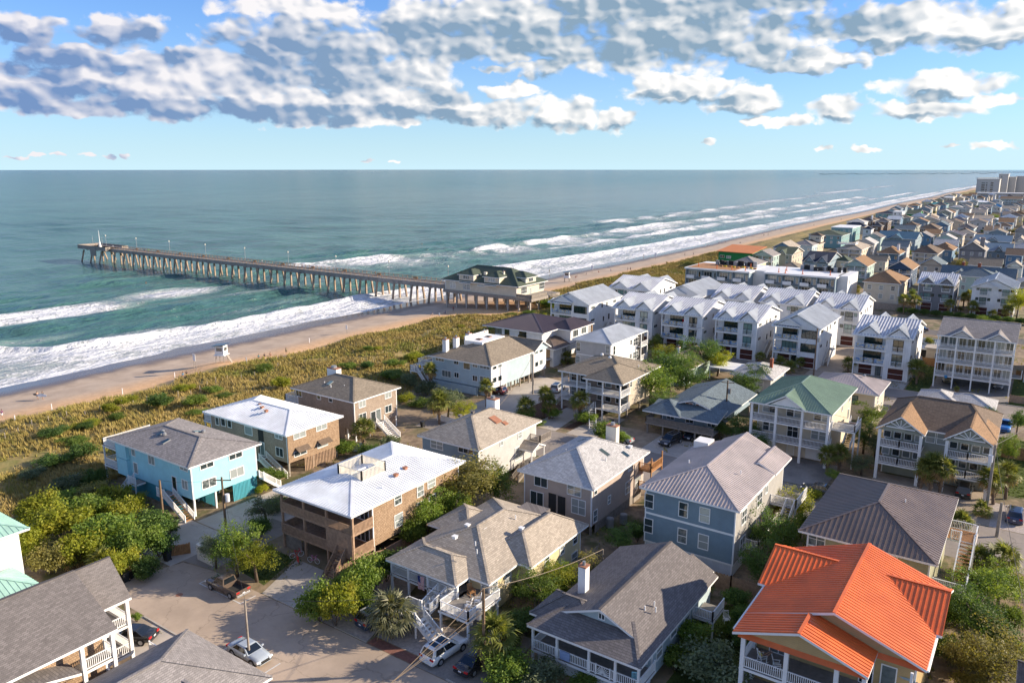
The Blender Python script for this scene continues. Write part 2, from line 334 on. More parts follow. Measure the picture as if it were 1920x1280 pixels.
wallm('sage', (0.30, 0.32, 0.27)); wallm('seaf', (0.38, 0.50, 0.46)); wallm('ltblue', (0.42, 0.52, 0.56)); wallm('bluegrey', (0.26, 0.34, 0.39)); wallm('olive', (0.36, 0.35, 0.23)); wallm('ochre', (0.48, 0.35, 0.17))
wallm('teal', (0.20, 0.36, 0.36)); wallm('navy', (0.05, 0.09, 0.16)); wallm('greyd', (0.22, 0.22, 0.23), 0.4, True); wallm('beige', (0.56, 0.48, 0.38)); wallm('creams', (0.66, 0.58, 0.45)); wallm('greenc', (0.02, 0.22, 0.06), 1.2)
wallm('blue', (0.14, 0.26, 0.38)); wallm('brown', (0.26, 0.15, 0.09)); wallm('timber', (0.42, 0.27, 0.14), 0.2, True); wallm('lattice', (0.62, 0.66, 0.70), 0.18, True)
roofm('grey', (0.25, 0.23, 0.22)); roofm('dgrey', (0.155, 0.14, 0.135)); roofm('brown', (0.155, 0.115, 0.085)); roofm('tanr', (0.36, 0.31, 0.25)); roofm('ltgr', (0.42, 0.41, 0.40)); roofm('bluegr', (0.13, 0.165, 0.185))
roofm('charc', (0.115, 0.108, 0.106)); roofm('lbrown', (0.26, 0.16, 0.09)); roofm('green', (0.080, 0.100, 0.074)); roofm('olivr', (0.24, 0.20, 0.15)); roofm('bluer', (0.035, 0.10, 0.17)); roofm('navyr', (0.03, 0.04, 0.065))
metalm('whitem', (0.80, 0.82, 0.84), 0.5); metalm('galv', (0.50, 0.53, 0.56), 0.38); metalm('pink', (0.50, 0.43, 0.40)); metalm('bronze', (0.17, 0.13, 0.11), 0.38); metalm('orange', (0.74, 0.155, 0.036), 0.45)
metalm('greenm', (0.22, 0.31, 0.22), 0.4); metalm('mint', (0.36, 0.58, 0.49), 0.4); metalm('plum', (0.075, 0.055, 0.065), 0.38); metalm('galv_shade', (0.47, 0.47, 0.52), 0.36); metalm('tealm', (0.03, 0.30, 0.30), 0.4); metalm('steel', (0.10, 0.16, 0.22), 0.4); metalm('brite', (0.03, 0.25, 0.5), 0.4)
# ------------------------------------------------------------------ house builder
def Zc(r, x, y):
    a = REG[r]; return a[0]+a[2]*x, a[1]+a[2]*y
REG = dict(R1=(0,900,.29694),R2=(480,900,.29694),R3=(960,900,.29694),R4=(1360,900,.29694),R5=(0,620,.29694),R6=(480,620,.29694),R7=(960,620,.29694),R8=(1360,560,.29694),
 P=(120,420,.2187),B=(760,440,.20833),C=(1040,460,.20833),D=(1400,460,.27083),E=(1480,300,.22917),LF=(0,920,.2812),FR=(640,1020,.20317),PH=(800,480,.13542),LB=(760,580,.1875),
 FF=(1660,300,.13542),S1=(1260,440,.125),S2=(1420,400,.125),S3=(1580,380,.125),S4=(1720,340,.10417),S5=(1720,440,.125),S6=(1560,500,.10935),S7=(1720,580,.14065),S8=(1640,740,.17188),
 OR=(1340,1000,.23958),W1=(1040,520,.13542),W2=(1220,520,.14062),W3=(1420,560,.16667),RS=(1740,860,.32787),DK=(480,880,.17186),TS=(960,640,.17192),GH=(900,1080,.17708))
_wm = {}
def win_meshes(w, h, style, fmat, gmat, ax):
    key = (round(w, 2), round(h, 2), style, fmat, gmat, ax)
    if key in _wm: return _wm[key]
    f = MB(); t = 0.09 if w > 0.7 else 0.07
    f.box(-w/2-t, -0.06, -h/2-t, -w/2, 0.03, h/2+t); f.box(w/2, -0.06, -h/2-t, w/2+t, 0.03, h/2+t)
    f.box(-w/2, -0.06, h/2, w/2, 0.03, h/2+t); f.box(-w/2, -0.08, -h/2-t, w/2, 0.03, -h/2)
    if 'h' in style: f.box(-w/2, -0.05, -0.03, w/2, 0.01, 0.03)
    nv = style.count('v')
    for i in range(nv):
        x = -w/2+w*(i+1)/(nv+1); f.box(x-0.035, -0.055, -h/2, x+0.035, 0.012, h/2)
    if 'm' in style:
        for i in (1, 2): f.box(-w/2+w*i/3-0.015, -0.04, 0, -w/2+w*i/3+0.015, 0.0, h/2)
    g = MB(); g.poly([(-w/2, -0.02, -h/2), (w/2, -0.02, -h/2), (w/2, -0.02, h/2), (-w/2, -0.02, h/2)])
    if ax == 'x':
        for q in (f, g): q.v = [(-b, a, c) for a, b, c in q.v]
    if ax == 'X':
        for q in (f, g): q.v = [(b, -a, c) for a, b, c in q.v]
    a = bpy.data.meshes.new('window'); a.from_pydata(f.v, [], f.f); a.materials.append(MT[fmat])
    b = bpy.data.meshes.new('pane'); b.from_pydata(g.v, [], g.f); b.materials.append(MT[gmat])
    _wm[key] = (a, b); return a, b
def clip_poly_line(poly2, c):
    ys = []
    n = len(poly2)
    for i in range(n):
        (x0, y0), (x1, y1) = poly2[i], poly2[(i+1) % n]
        if (x0-c)*(x1-c) < 0: ys.append(y0+(y1-y0)*(c-x0)/(x1-x0))
    return (min(ys), max(ys)) if len(ys) >= 2 else None
class House:
    def __init__(s, name, label, x0, x1, y0, y1, zg=3.0, cat='house', group=None):
        s.o = ((x0+x1)/2, (y0+y1)/2, zg); s.zg = zg
        s.root = thing(name, label, cat, s.o, 0, group)
    def part(s, name, mb, mats, parent=None, kind=None):
        if not isinstance(mats, (list, tuple)): mats = [mats]
        return mb.build(name, [MT[m] if isinstance(m, str) else m for m in mats], parent or s.root, s.o, None, kind)
    def box(s, name, x0, x1, y0, y1, z0, z1, mat, parent=None):
        mb = MB(); mb.box(x0, y0, z0, x1, y1, z1); return s.part(name, mb, mat, parent)
    def wall(s, x0, x1, y0, y1, z0, z1, mat, trim=True, name='wall'):
        w = s.box(name, x0, x1, y0, y1, z0, z1, mat)
        if trim:
            mb = MB(); t = 0.07; e = 0.012
            for X in (x0, x1):
                for Y in (y0, y1):
                    sx = -1 if X == x0 else 1; sy = -1 if Y == y0 else 1
                    mb.box(min(X+sx*e, X-sx*t*2), min(Y+sy*e, Y-sy*t*2), z0-0.01, max(X+sx*e, X-sx*t*2), max(Y+sy*e, Y-sy*t*2), z1)
            s.part('corner_trim', mb, 'white', w, 'stuff')
        return w
    def band(s, x0, x1, y0, y1, z, h=0.25, mat='white'):
        mb = MB(); e = 0.02
        mb.box(x0-e, y0-e, z, x1+e, y0, z+h); mb.box(x1, y0, z, x1+e, y1, z+h)
        return s.part('band_board', mb, mat)
    def roof(s, polys, outline, mat, seam=None, fascia='white', t=0.22, name='roof', seamh=0.045, seammat=None, sw=0.028):
        mb = MB()
        for p in polys: mb.poly(p, 0)
        for p in polys: mb.poly([(a, b, c-t) for a, b, c in reversed(p)], 1)
        n = len(outline)
        for i in range(n):
            a = outline[i]; b = outline[(i+1) % n]
            mb.poly([(a[0], a[1], a[2]-t), (b[0], b[1], b[2]-t), b, a], 1)
        r = s.part(name, mb, [mat, fascia])
        cap = MB()
        done = set()
        for p in polys:                      # caps along ridges, hips
            for i in range(len(p)):
                a, b = p[i], p[(i+1) % len(p)]
                k = tuple(sorted((tuple(round(q, 2) for q in a), tuple(round(q, 2) for q in b))))
                if k in done: cap.beam((a[0], a[1], a[2]+0.02), (b[0], b[1], b[2]+0.02), 0.28, 0.05)
                done.add(k)
        if cap.v: s.part('ridge_cap', cap, mat, r, 'stuff')
        if seam:
            sm = MB()
            for p in polys:
                P = [Vector(q) for q in p]; nrm = (P[1]-P[0]).cross(P[2]-P[0])
                if nrm.length < 1e-6: continue
                nrm.normalize()
                if nrm.z < 0: nrm = -nrm
                if nrm.z > 0.999: dn = Vector((0, 1, 0))
                else: dn = Vector((-nrm.x*nrm.z, -nrm.y*nrm.z, 1-nrm.z*nrm.z)).normalized()
                hz = dn.cross(nrm).normalized(); o = P[0]
                q2 = [((q-o).dot(hz), (q-o).dot(dn)) for q in P]
                lo = min(a for a, b in q2); hi = max(a for a, b in q2); c = lo+seam*0.5
                while c < hi:
                    r2 = clip_poly_line(q2, c)
                    if r2 and r2[1]-r2[0] > 0.15:
                        A = o+hz*c+dn*(r2[0]+0.02)+nrm*seamh*0.5; B = o+hz*c+dn*(r2[1]-0.02)+nrm*seamh*0.5
                        n0 = len(sm.v); w = sw
                        for E_ in (A, B):
                            for aa, bb in ((-w, -seamh*.5), (w, -seamh*.5), (w, seamh*.5), (-w, seamh*.5)): sm.v.append(tuple(E_+hz*aa+nrm*bb))
                        sm.f += [(n0+1, n0+5, n0+6, n0+2), (n0+2, n0+6, n0+7, n0+3), (n0+3, n0+7, n0+4, n0), (n0, n0+1, n0+2, n0+3), (n0+7, n0+6, n0+5, n0+4)]
                    c += seam
            if sm.v: s.part('roof_seams', sm, seammat or mat, r, 'stuff')
        return r
    def hip(s, x0, x1, y0, y1, ze, rise, mat, seam=None, axis=None, ins=None, **k):
        w, d = x1-x0, y1-y0
        if axis is None: axis = 'x' if w > d else 'y'
        zr = ze+rise; A, B, C, D = (x0, y0, ze), (x1, y0, ze), (x1, y1, ze), (x0, y1, ze)
        if axis == 'x':
            i = d/2 if ins is None else ins; R1, R2 = (x0+i, (y0+y1)/2, zr), (x1-i, (y0+y1)/2, zr)
            if x1-i <= x0+i+0.05: R1 = R2 = ((x0+x1)/2, (y0+y1)/2, zr)
            polys = [[A, B, R2, R1] if R1 != R2 else [A, B, R1], [B, C, R2], [C, D, R1, R2] if R1 != R2 else [C, D, R1], [D, A, R1]]
        else:
            i = w/2 if ins is None else ins; R1, R2 = ((x0+x1)/2, y0+i, zr), ((x0+x1)/2, y1-i, zr)
            if y1-i <= y0+i+0.05: R1 = R2 = ((x0+x1)/2, (y0+y1)/2, zr)
            polys = [[A, B, R1], [B, C, R2, R1] if R1 != R2 else [B, C, R1], [C, D, R2], [D, A, R1, R2] if R1 != R2 else [D, A, R1]]
        return s.roof(polys, [A, B, C, D], mat, seam, **k)
    def gable(s, x0, x1, y0, y1, ze, rise, mat, axis='y', seam=None, wallmat=None, inset=0.5, mid=None, walls=(0, 1), **k):
        zr = ze+rise
        if axis == 'y':
            xm = (x0+x1)/2 if mid is None else mid
            A, B, C, D, R1, R2 = (x0, y0, ze), (x1, y0, ze), (x1, y1, ze), (x0, y1, ze), (xm, y0, zr), (xm, y1, zr)
            polys = [[B, C, R2, R1], [D, A, R1, R2]]; out = [A, R1, B, C, R2, D]
        else:
            ym = (y0+y1)/2 if mid is None else mid
            A, B, C, D, R1, R2 = (x0, y0, ze), (x1, y0, ze), (x1, y1, ze), (x0, y1, ze), (x0, ym, zr), (x1, ym, zr)
            polys = [[A, B, R2, R1], [C, D, R1, R2]]; out = [A, B, R2, C, D, R1]
        r = s.roof(polys, out, mat, seam, **k)
        if wallmat:
            t = 0.24
            for e in walls:
                mb = MB()
                if axis == 'y':
                    yy = y0+inset if e == 0 else y1-inset
                    for q in (0, 0.12):
                        y_ = yy+q if e == 0 else yy-q
                        tri = [(x0+inset, y_, ze-t), (x1-inset, y_, ze-t), (xm, y_, zr-t-rise*inset*2/(x1-x0)+0.05)]
                        mb.poly(tri if (q == 0) == (e == 0) else tri[::-1])
                else:
                    xx = x0+inset if e == 0 else x1-inset
                    for q in (0, 0.12):
                        x_ = xx+q if e == 0 else xx-q
                        tri = [(x_, y1-inset, ze-t), (x_, y0+inset, ze-t), (x_, ym, zr-t-rise*inset*2/(y1-y0)+0.05)]
                        mb.poly(tri if (q == 0) == (e == 0) else tri[::-1])
                s.part('gable_wall', mb, wallmat)
        return r
    def w(s, face, c, u, z, w, h, style='h', f='white', g='glass', name='window'):
        # face '-y' at y=c, '+x' at x=c, '-x' at x=c ; u is the coordinate along the wall
        ax = {'-y': 'y', '+x': 'x', '-x': 'X'}[face]
        a, b = win_meshes(w, h, style, f, g, ax)
        p = {'-y': (u, c, z), '+x': (c, u, z), '-x': (c, u, z)}[face]
        o = link(name, a, s.root, (p[0]-s.o[0], p[1]-s.o[1], p[2]-s.o[2]))
        link('pane', b, o)
        return o
    def wp(s, face, c, reg, lst, f='white', g='glass', name='window'):
        for (px, py, w, h, st) in lst:
            X, Y = Zc(reg, px, py)
            u, z = ony(X, Y, c) if face == '-y' else onx(X, Y, c)
            s.w(face, c, u, z, w, h, st, f, g, name)
    def post(s, x, y, z0, z1, t=0.2, mat='white', name='post'):
        mb = MB(); mb.box(x-t/2, y-t/2, z0, x+t/2, y+t/2, z1); return s.part(name, mb, mat)
    def rail(s, p, q, z, h=1.0, mat='white', gap=0.16, bw=0.05, solid=False, parent=None, q_z=None, panel=None):
        z2 = z if q_z is None else q_z
        mb = MB(); P = Vector((p[0], p[1], z)); Q = Vector((q[0], q[1], z2)); d = Q-P; Ln = d.length
        mb.beam(P+Vector((0, 0, h)), Q+Vector((0, 0, h)), 0.10, 0.06); mb.beam(P+Vector((0, 0, 0.12)), Q+Vector((0, 0, 0.12)), 0.06, 0.08)
        n = max(1, int(Ln/gap))
        if panel is None:
            for i in range(1, n):
                b = P+d*(i/n); mb.box(b.x-bw/2, b.y-bw/2, b.z+0.12, b.x+bw/2, b.y+bw/2, b.z+h)
        for b in (P, Q): mb.box(b.x-0.065, b.y-0.065, b.z, b.x+0.065, b.y+0.065, b.z+h+0.08)
        r = s.part('railing', mb, mat, parent)
        if panel:
            pm = MB(); pm.beam(P+Vector((0, 0, h*0.55)), Q+Vector((0, 0, h*0.55)), 0.03, h*0.7); s.part('panel', pm, panel, r)
        return r
    def deck(s, x0, x1, y0, y1, z, t=0.25, mat='white', top='deckg', name='deck'):
        mb = MB(); mb.box(x0, y0, z-t, x1, y1, z-0.03, 0); mb.box(x0+0.04, y0+0.04, z-0.03, x1-0.04, y1-0.04, z, 1)
        return s.part(name, mb, [mat, top])
    def stairs(s, p, q, z0, z1, w=1.1, mat='white', tread='deckg', rails=True, railmat=None, n=None):
        # p bottom, q top (x,y); stringers, separate steps, railings
        P = Vector((p[0], p[1], z0)); Q = Vector((q[0], q[1], z1)); d = Q-P; hd = Vector((d.x, d.y, 0)).normalized(); sd = Vector((-hd.y, hd.x, 0))
        mb = MB()
        for k in (-1, 1): mb.beam(P+sd*(k*w/2)+Vector((0,0,-0.1)), Q+sd*(k*w/2)+Vector((0,0,-0.1)), 0.06, 0.28)
        for e_ in (P, Q): mb.beam(e_+sd*(w/2)+Vector((0,0,-0.12)), e_-sd*(w/2)+Vector((0,0,-0.12)), 0.07, 0.2)
        st = s.part('stairs', mb, mat)
        n = n or max(3, int((z1-z0)/0.21)); step = None
        for i in range(n):
            c = P+d*((i+0.5)/n)
            if step is None:
                m_ = MB(); a = sd*(w/2); b = hd*0.15
                pts = [a+b, a-b, -a-b, -a+b]
                n0 = 0
                for zz in (-0.025, 0.025):
                    for t_ in pts: m_.v.append((t_.x, t_.y, zz))
                m_.f = [(3,2,1,0),(4,5,6,7),(0,1,5,4),(1,2,6,5),(2,3,7,6),(3,0,4,7)]; m_.m = [0]*6
                o = m_.build('step', MT[tread], st); step = o.data
                o.location = (c.x-s.o[0], c.y-s.o[1], c.z-s.o[2])
            else: link('step', step, st, (c.x-s.o[0], c.y-s.o[1], c.z-s.o[2]))
        if rails:
            for k in (-1, 1):
                a = P+sd*(k*w/2); b = Q+sd*(k*w/2); s.rail((a.x, a.y), (b.x, b.y), a.z, 0.95, railmat or mat, 0.2, q_z=b.z, parent=st)
        return st
    def chimney(s, x, y, z0, z1, a=0.9, b=0.9, mat='white', cap='copper'):
        c = s.box('chimney', x-a/2, x+a/2, y-b/2, y+b/2, z0, z1, mat)
        s.box('chimney_cap', x-a/2-.05, x+a/2+.05, y-b/2-.05, y+b/2+.05, z1, z1+0.12, cap, c)
        mb = MB(); mb.tube([(x, y, z1+.1), (x, y, z1+.5)], [a*0.22, a*0.2], 8); s.part('flue', mb, 'greym', c)
        return c
    def vent(s, x, y, z, k=0, mat='white'):
        mb = MB()
        if k == 0: mb.tube([(x, y, z-0.15), (x, y, z+0.35)], 0.07, 7); nm = 'vent_pipe'
        elif k == 1: mb.box(x-0.22, y-0.22, z-0.1, x+0.22, y+0.22, z+0.16); mb.box(x-.28, y-.28, z+.16, x+.28, y+.28, z+.22); nm = 'roof_vent'
        else: mb.tube([(x, y, z-0.1), (x, y, z+0.15), (x, y, z+0.28)], [0.3, 0.3, 0.12], 10); nm = 'roof_vent'
        return s.part(nm, mb, mat)
    def skylight(s, poly_pt, nrm, w=0.7, l=1.1, frame='greym', glass='glassg'):
        n = Vector(nrm).normalized(); p = Vector(poly_pt); dn = Vector((-n.x*n.z, -n.y*n.z, 1-n.z*n.z)).normalized(); hz = dn.cross(n)
        mb = MB(); g = MB()
        def slab(m_, w_, l_, z0, z1):
            k = len(m_.v)
            for zz in (z0, z1):
                for a, b in ((-1,-1),(1,-1),(1,1),(-1,1)): m_.v.append(tuple(p+hz*(a*w_/2)+dn*(b*l_/2)+n*zz))
            m_.f += [(k,k+3,k+2,k+1),(k+4,k+5,k+6,k+7),(k,k+1,k+5,k+4),(k+1,k+2,k+6,k+5),(k+2,k+3,k+7,k+6),(k+3,k,k+4,k+7)]; m_.m += [0]*6
        slab(mb, w, l, -0.05, 0.14); slab(g, w*0.84, l*0.88, 0.10, 0.165)
        o = s.part('skylight', mb, frame); s.part('pane', g, glass, o); return o
    def lattice(s, p, q, z0, z1, mat='turqd', gap=0.22, bw=0.12, name='skirting'):
        mb = MB(); P = Vector((p[0], p[1], z0)); Q = Vector((q[0], q[1], z0)); d = Q-P; n = max(1, int(d.length/gap))
        for i in range(n):
            b = P+d*((i+.5)/n); hx = abs(d.normalized().x)*bw/2+0.02; hy = abs(d.normalized().y)*bw/2+0.02
            mb.box(b.x-hx, b.y-hy, z0, b.x+hx, b.y+hy, z1)
        mb.beam(P+Vector((0,0,z1-z0-.06)), Q+Vector((0,0,z1-z0-.06)), 0.05, 0.1)
        return s.part(name, mb, mat, None, 'stuff')
# ------------------------------------------------------------------ ground, sea, roads
def vnoise(x, y, seed=0):
    # smooth value noise on arrays
    xi = np.floor(x).astype(np.int64); yi = np.floor(y).astype(np.int64); xf = x-xi; yf = y-yi
    u = xf*xf*(3-2*xf); v = yf*yf*(3-2*yf)
    def h(a, b):
        n = (a*374761393+b*668265263+seed*1442695041) & 0xffffffff; n = ((n ^ (n >> 13))*1274126177) & 0xffffffff
        return ((n ^ (n >> 16)) & 0xffff)/65535.0
    return (h(xi, yi)*(1-u)+h(xi+1, yi)*u)*(1-v)+(h(xi, yi+1)*(1-u)+h(xi+1, yi+1)*u)*v
def fbm(x, y, seed=0, o=4):
    r = 0; a = 0.5; t = 0
    for k in range(o): r = r+a*vnoise(x*2**k, y*2**k, seed+k); t += a; a *= 0.5
    return r/t
def zground(x, y):
    x = np.asarray(x, float); y = np.asarray(y, float)
    sh = 4.0*np.sin(y/90.0)*0.6+3.0*(fbm(y/40.0, y*0+3, 5)-0.5)           # shoreline wobble
    xs = x+sh*np.clip((-140-x)/30, 0, 1)
    prof = np.interp(xs, [-400, -260, -215, -196, -188, -173, -160, -154, -149, -144, -132, -118, -112, -106], [-9, -3.5, -1.6, -0.25, 0.22, 1.0, 2.0, 2.55, 3.3, 4.1, 4.2, 3.8, 3.25, 3.0])
    dune = np.clip((xs+156)/6, 0, 1)*np.clip((-107-x)/8, 0, 1)
    n = fbm(x/13.0, y/16.0, 11)-0.5; n2 = fbm(x/4.0, y/4.0, 21, 3)-0.5
    z = prof+dune*(n*2.6+n2*0.9)
    z = z+np.clip((xs+190)/10, 0, 1)*np.clip((-150-xs)/6, 0, 1)*n2*0.10
    mound = 1.1*np.exp(-(((x+157.5)/5.5)**2+((y-106)/6.5)**2)); z = z+mound
    # open sand under and before the pier house
    pm = np.clip((x+178)/12, 0, 1)*np.clip((-126-x)/6, 0, 1)*np.clip(1-np.abs(y-206)/26, 0, 1); z = z*(1-pm)+np.minimum(z, np.interp(x, [-190, -173, -150, -126], [0.1, 1.0, 2.4, 3.2]))*pm
    far = np.clip((y-430)/200, 0, 1)*np.clip((x+150)/10, 0, 1)
    return np.where(x > -105, 3.0, z)
def grid_mesh(name, xs, ys, zf, mats, attr=None):
    X, Y = np.meshgrid(xs, ys); Zv = zf(X, Y); nx, ny = len(xs), len(ys)
    co = np.stack([X, Y, Zv], -1).reshape(-1, 3)
    me = bpy.data.meshes.new(name); idx = np.arange(nx*ny).reshape(ny, nx)
    q = np.stack([idx[:-1, :-1], idx[:-1, 1:], idx[1:, 1:], idx[1:, :-1]], -1).reshape(-1, 4)
    me.vertices.add(len(co)); me.vertices.foreach_set('co', co.ravel())
    me.loops.add(q.size); me.loops.foreach_set('vertex_index', q.ravel().astype(np.int32))
    me.polygons.add(len(q)); me.polygons.foreach_set('loop_start', np.arange(0, q.size, 4, dtype=np.int32)); me.polygons.foreach_set('loop_total', np.full(len(q), 4, np.int32))
    me.update(calc_edges=True); me.polygons.foreach_set('use_smooth', np.ones(len(q), bool))
    if attr is not None:
        for nm, arr in attr.items():
            a = me.attributes.new(nm, 'FLOAT', 'POINT'); a.data.foreach_set('value', arr.ravel().astype(np.float32))
    me.materials.append(mats); o = link(name, me); o['kind'] = 'structure'; return o, X, Y
def m_ground():
    m, t, b = newmat('sand_and_dune'); g = t.nodes.new('ShaderNodeNewGeometry'); P = g.outputs['Position']
    sx = t.nodes.new('ShaderNodeSeparateXYZ'); t.links.new(P, sx.inputs[0])
    n1 = noise(t, P, 0.06, 5, 0.6).outputs['Fac']; n2 = noise(t, P, 0.9, 4, 0.65).outputs['Fac']; n3 = noise(t, P, 0.22, 4, 0.6).outputs['Fac']
    dry = mixc(t, sstep(t, n2, 0.3, 0.7), L(204, 162, 118), L(224, 184, 140))
    foot = noise(t, vmth(t, 'MULTIPLY', P, (1.6, 0.5, 1)).outputs[0], 1.2, 3, 0.7).outputs['Fac']
    dry = mixc(t, mth(t, 'MULTIPLY', sstep(t, foot, 0.52, 0.7), 0.35), dry, L(140, 112, 86))
    damp = mixc(t, sstep(t, n3, 0.3, 0.7), L(172, 152, 132), L(192, 172, 150))
    wz = mth(t, 'ADD', sx.outputs[2], mth(t, 'MULTIPLY', mth(t, 'SUBTRACT', n3, 0.5), 0.35))
    wet = L(96, 82, 74)
    sand = mixc(t, sstep(t, wz, 1.5, 2.35), damp, dry)
    sand = mixc(t, sstep(t, wz, 0.50, 0.95), wet, sand)
    # dune soil: dry grass litter with bare sand showing
    gl = mixc(t, sstep(t, n2, 0.3, 0.7), L(122, 108, 62), L(156, 136, 90))
    gl = mixc(t, mth(t, 'MULTIPLY', sstep(t, n3, 0.45, 0.7), 0.65), gl, L(104, 112, 50))
    bare = sstep(t, mth(t, 'ADD', mth(t, 'MULTIPLY', n3, 0.6), mth(t, 'MULTIPLY', n2, 0.4)), 0.60, 0.70)
    dune = mixc(t, mth(t, 'MULTIPLY', bare, 0.7), gl, L(186, 156, 112))
    edge = mth(t, 'ADD', sx.outputs[0], mth(t, 'MULTIPLY', mth(t, 'SUBTRACT', n3, 0.5), 9.0))
    col = mixc(t, sstep(t, edge, -156.0, -151.0), sand, dune)
    yard = mixc(t, sstep(t, n2, 0.35, 0.65), L(112, 96, 78), L(146, 128, 104))
    yard = mixc(t, sstep(t, n3, 0.45, 0.62), yard, L(82, 84, 48))
    yard = mixc(t, mth(t, 'MULTIPLY', sstep(t, n1, 0.5, 0.62), 0.6), yard, L(150, 130, 105))
    col = mixc(t, sstep(t, edge, -114.0, -107.0), col, yard)
    # open sand round the pier house
    px = mth(t, 'ABSOLUTE', mth(t, 'ADD', sx.outputs[1], -206.0)); pmask = mth(t, 'MULTIPLY', sstep(t, px, 27.0, 20.0), sstep(t, edge, -128.0, -140.0))
    col = mixc(t, mth(t, 'MULTIPLY', pmask, sstep(t, sx.outputs[2], 3.6, 3.0)), col, sand)
    t.links.new(col, b.inputs['Base Color'])
    t.links.new(sstep(t, wz, 0.4, 0.95, 0.18, 0.9), b.inputs['Roughness']); b.inputs['Specular IOR Level'].default_value = 0.4
    bumpn(t, b, mth(t, 'MULTIPLY', mth(t, 'ADD', n2, mth(t, 'MULTIPLY', foot, 0.6)), sstep(t, wz, 0.7, 1.6, 0.03, 1.0)), 0.55, 0.12)
    return m
MT['ground'] = m_ground()
xs = np.concatenate([[-420, -330, -280, -250], np.arange(-235, -102, 1.15), [-100, -60, 0, 60, 300, 900]])
ys = np.concatenate([np.arange(-120, 20, 14), np.arange(20, 330, 1.5), np.arange(330, 620, 5), np.arange(620, 2400, 40), [2400]])
grid_mesh('ground', xs, ys, zground, MT['ground'])
# --- the sea
pts_b1 = [(60, -226), (89, -230), (97, -219), (112, -214), (132, -215), (147, -208), (184, -210), (210, -213), (239, -209), (270, -214), (310, -216)]
pts_b2 = [(250, -322), (278, -315), (323, -296), (369, -291), (427, -287), (507, -284), (661, -287), (745, -276), (900, -282)]
def ebump(t): return np.where(t > 0, np.exp(-(t/5.5)**2), np.exp(-(t/1.7)**2))     # gentle seaward back, steep face towards the shore
def zsea_foam(X, Y):
    near = np.clip(1-(np.hypot(X+200, Y-150)-500)/700, 0, 1)
    sh = 2.4*np.sin(Y/90.0)+3.0*(fbm(Y/40.0, Y*0+3, 5)-0.5)
    off = -(X+186)                                           # metres out from the shore
    n = fbm(X/45.0, Y/60.0, 31); n2 = fbm(X/14, Y/22, 37, 3); n3 = fbm(X/60, Y/160, 51, 3)
    amp = np.interp(off, [0, 8, 25, 60, 130, 260, 600], [0.05, 0.14, 0.55, 1.0, 1.0, 0.8, 0.5])
    ph = off/25.0*2*np.pi/1.0+5.5*(n-0.5)+Y/70.0
    z = amp*(np.sin(ph)*0.5+0.35*np.sin(off/11.0*2*np.pi/1.9+6*(n2-0.5)+Y/31.0))*near+ ((n2-0.5)*1.3+(fbm(X/5.0, Y/9.0, 57, 3)-0.5)*0.7)*near*np.clip(off/30, 0, 1)
    z = z+np.interp(off, [-6, 0, 10, 25], [0.35, 0.18, 0.08, 0.0])
    foam = np.zeros_like(X); crest = np.zeros_like(X)
    def breaker(pts, y0, y1, width, hgt, wob, dens, seed, g0=0.30):
        nonlocal z, foam, crest
        yy = [p[0] for p in pts]; xx = [p[1] for p in pts]
        xl = np.interp(Y, yy, xx)+wob*(fbm(Y/17.0, Y*0+seed, seed)-0.5)
        inr = np.clip((Y-y0)/10, 0, 1)*np.clip((y1-Y)/10, 0, 1)
        t = -(X-xl)                                           # >0 seaward
        gate = np.clip((fbm(Y/28.0, Y*0+7, seed+3)-g0)*6, 0, 1)
        bm = ebump(t)*inr*(0.35+0.65*gate); z += hgt*bm*(0.8+0.4*fbm(X/3.0, Y/3.0, seed+9, 3))
        width = width*np.interp(Y, [300, 700, 1500], [1.0, 0.7, 0.5])
        sw = np.where(t <= 0.6, np.exp(-np.clip((-t)/width, 0, 9)**1.5), np.exp(-((t-0.6)/1.6)**2))*inr
        foam = np.maximum(foam, sw*dens*(0.45+0.55*gate))
        crest = np.maximum(crest, np.where((t < 1.6) & (t > -5.5), 1.0, 0)*inr*gate)
    breaker(pts_b1, 40, 330, 42, 1.3, 5, 1.0, 61, 0.12)
    breaker(pts_b2, 255, 1500, 46, 1.3, 9, 0.9, 71)
    breaker([(300, -226), (420, -214), (700, -208), (1500, -212), (2500, -214)], 300, 2400, 30, 0.8, 8, 0.95, 81)
    breaker([(600, -330), (900, -345), (1600, -380), (2600, -420)], 650, 2600, 40, 0.9, 26, 0.75, 91)
    breaker([(420, -360), (600, -352), (760, -340)], 560, 700, 12, 0.8, 6, 0.7, 93)
    breaker([(420, -252), (640, -250), (900, -246), (1800, -250)], 400, 1900, 24, 0.7, 12, 0.72, 95)
    for (px, py, rx, ry, d, rot) in [(80, 590, 34, 12, 0.95, 0), (10, 600, 22, 12, 0.9, 0), (325, 550, 24, 9, 0.85, 0), (235, 568, 20, 5, 0.45, 0), (480, 548, 26, 4, 0.45, 0), (190, 640, 26, 4, 0.4, 0), (60, 640, 20, 4, 0.4, 0), (255, 622, 16, 4, 0.5, 0), (500, 575, 30, 3, 0.35, 0), (600, 590, 24, 4, 0.5, 0)]:
        c = at(px, py, 0); q = ((X-c.x)/ry/1.15)**2+((Y-c.y)/rx)**2
        foam = np.maximum(foam, d*np.exp(-q**1.5))
    swash = np.exp(-np.clip((off-4)/20.0, 0, 9)**2)*np.clip((off+4)/4, 0.3, 1)
    foam = np.maximum(foam, swash*0.95*(0.7+0.5*n2))
    edge = np.clip(1-np.abs(off+1.0-(n2-0.5)*3)/2.5, 0, 1); foam = np.maximum(foam, edge*0.9)
    foam = np.maximum(foam, 0.32*np.clip((n3-0.52)*6, 0, 1)*np.clip(1-off/190, 0, 1))
    return z, foam, crest
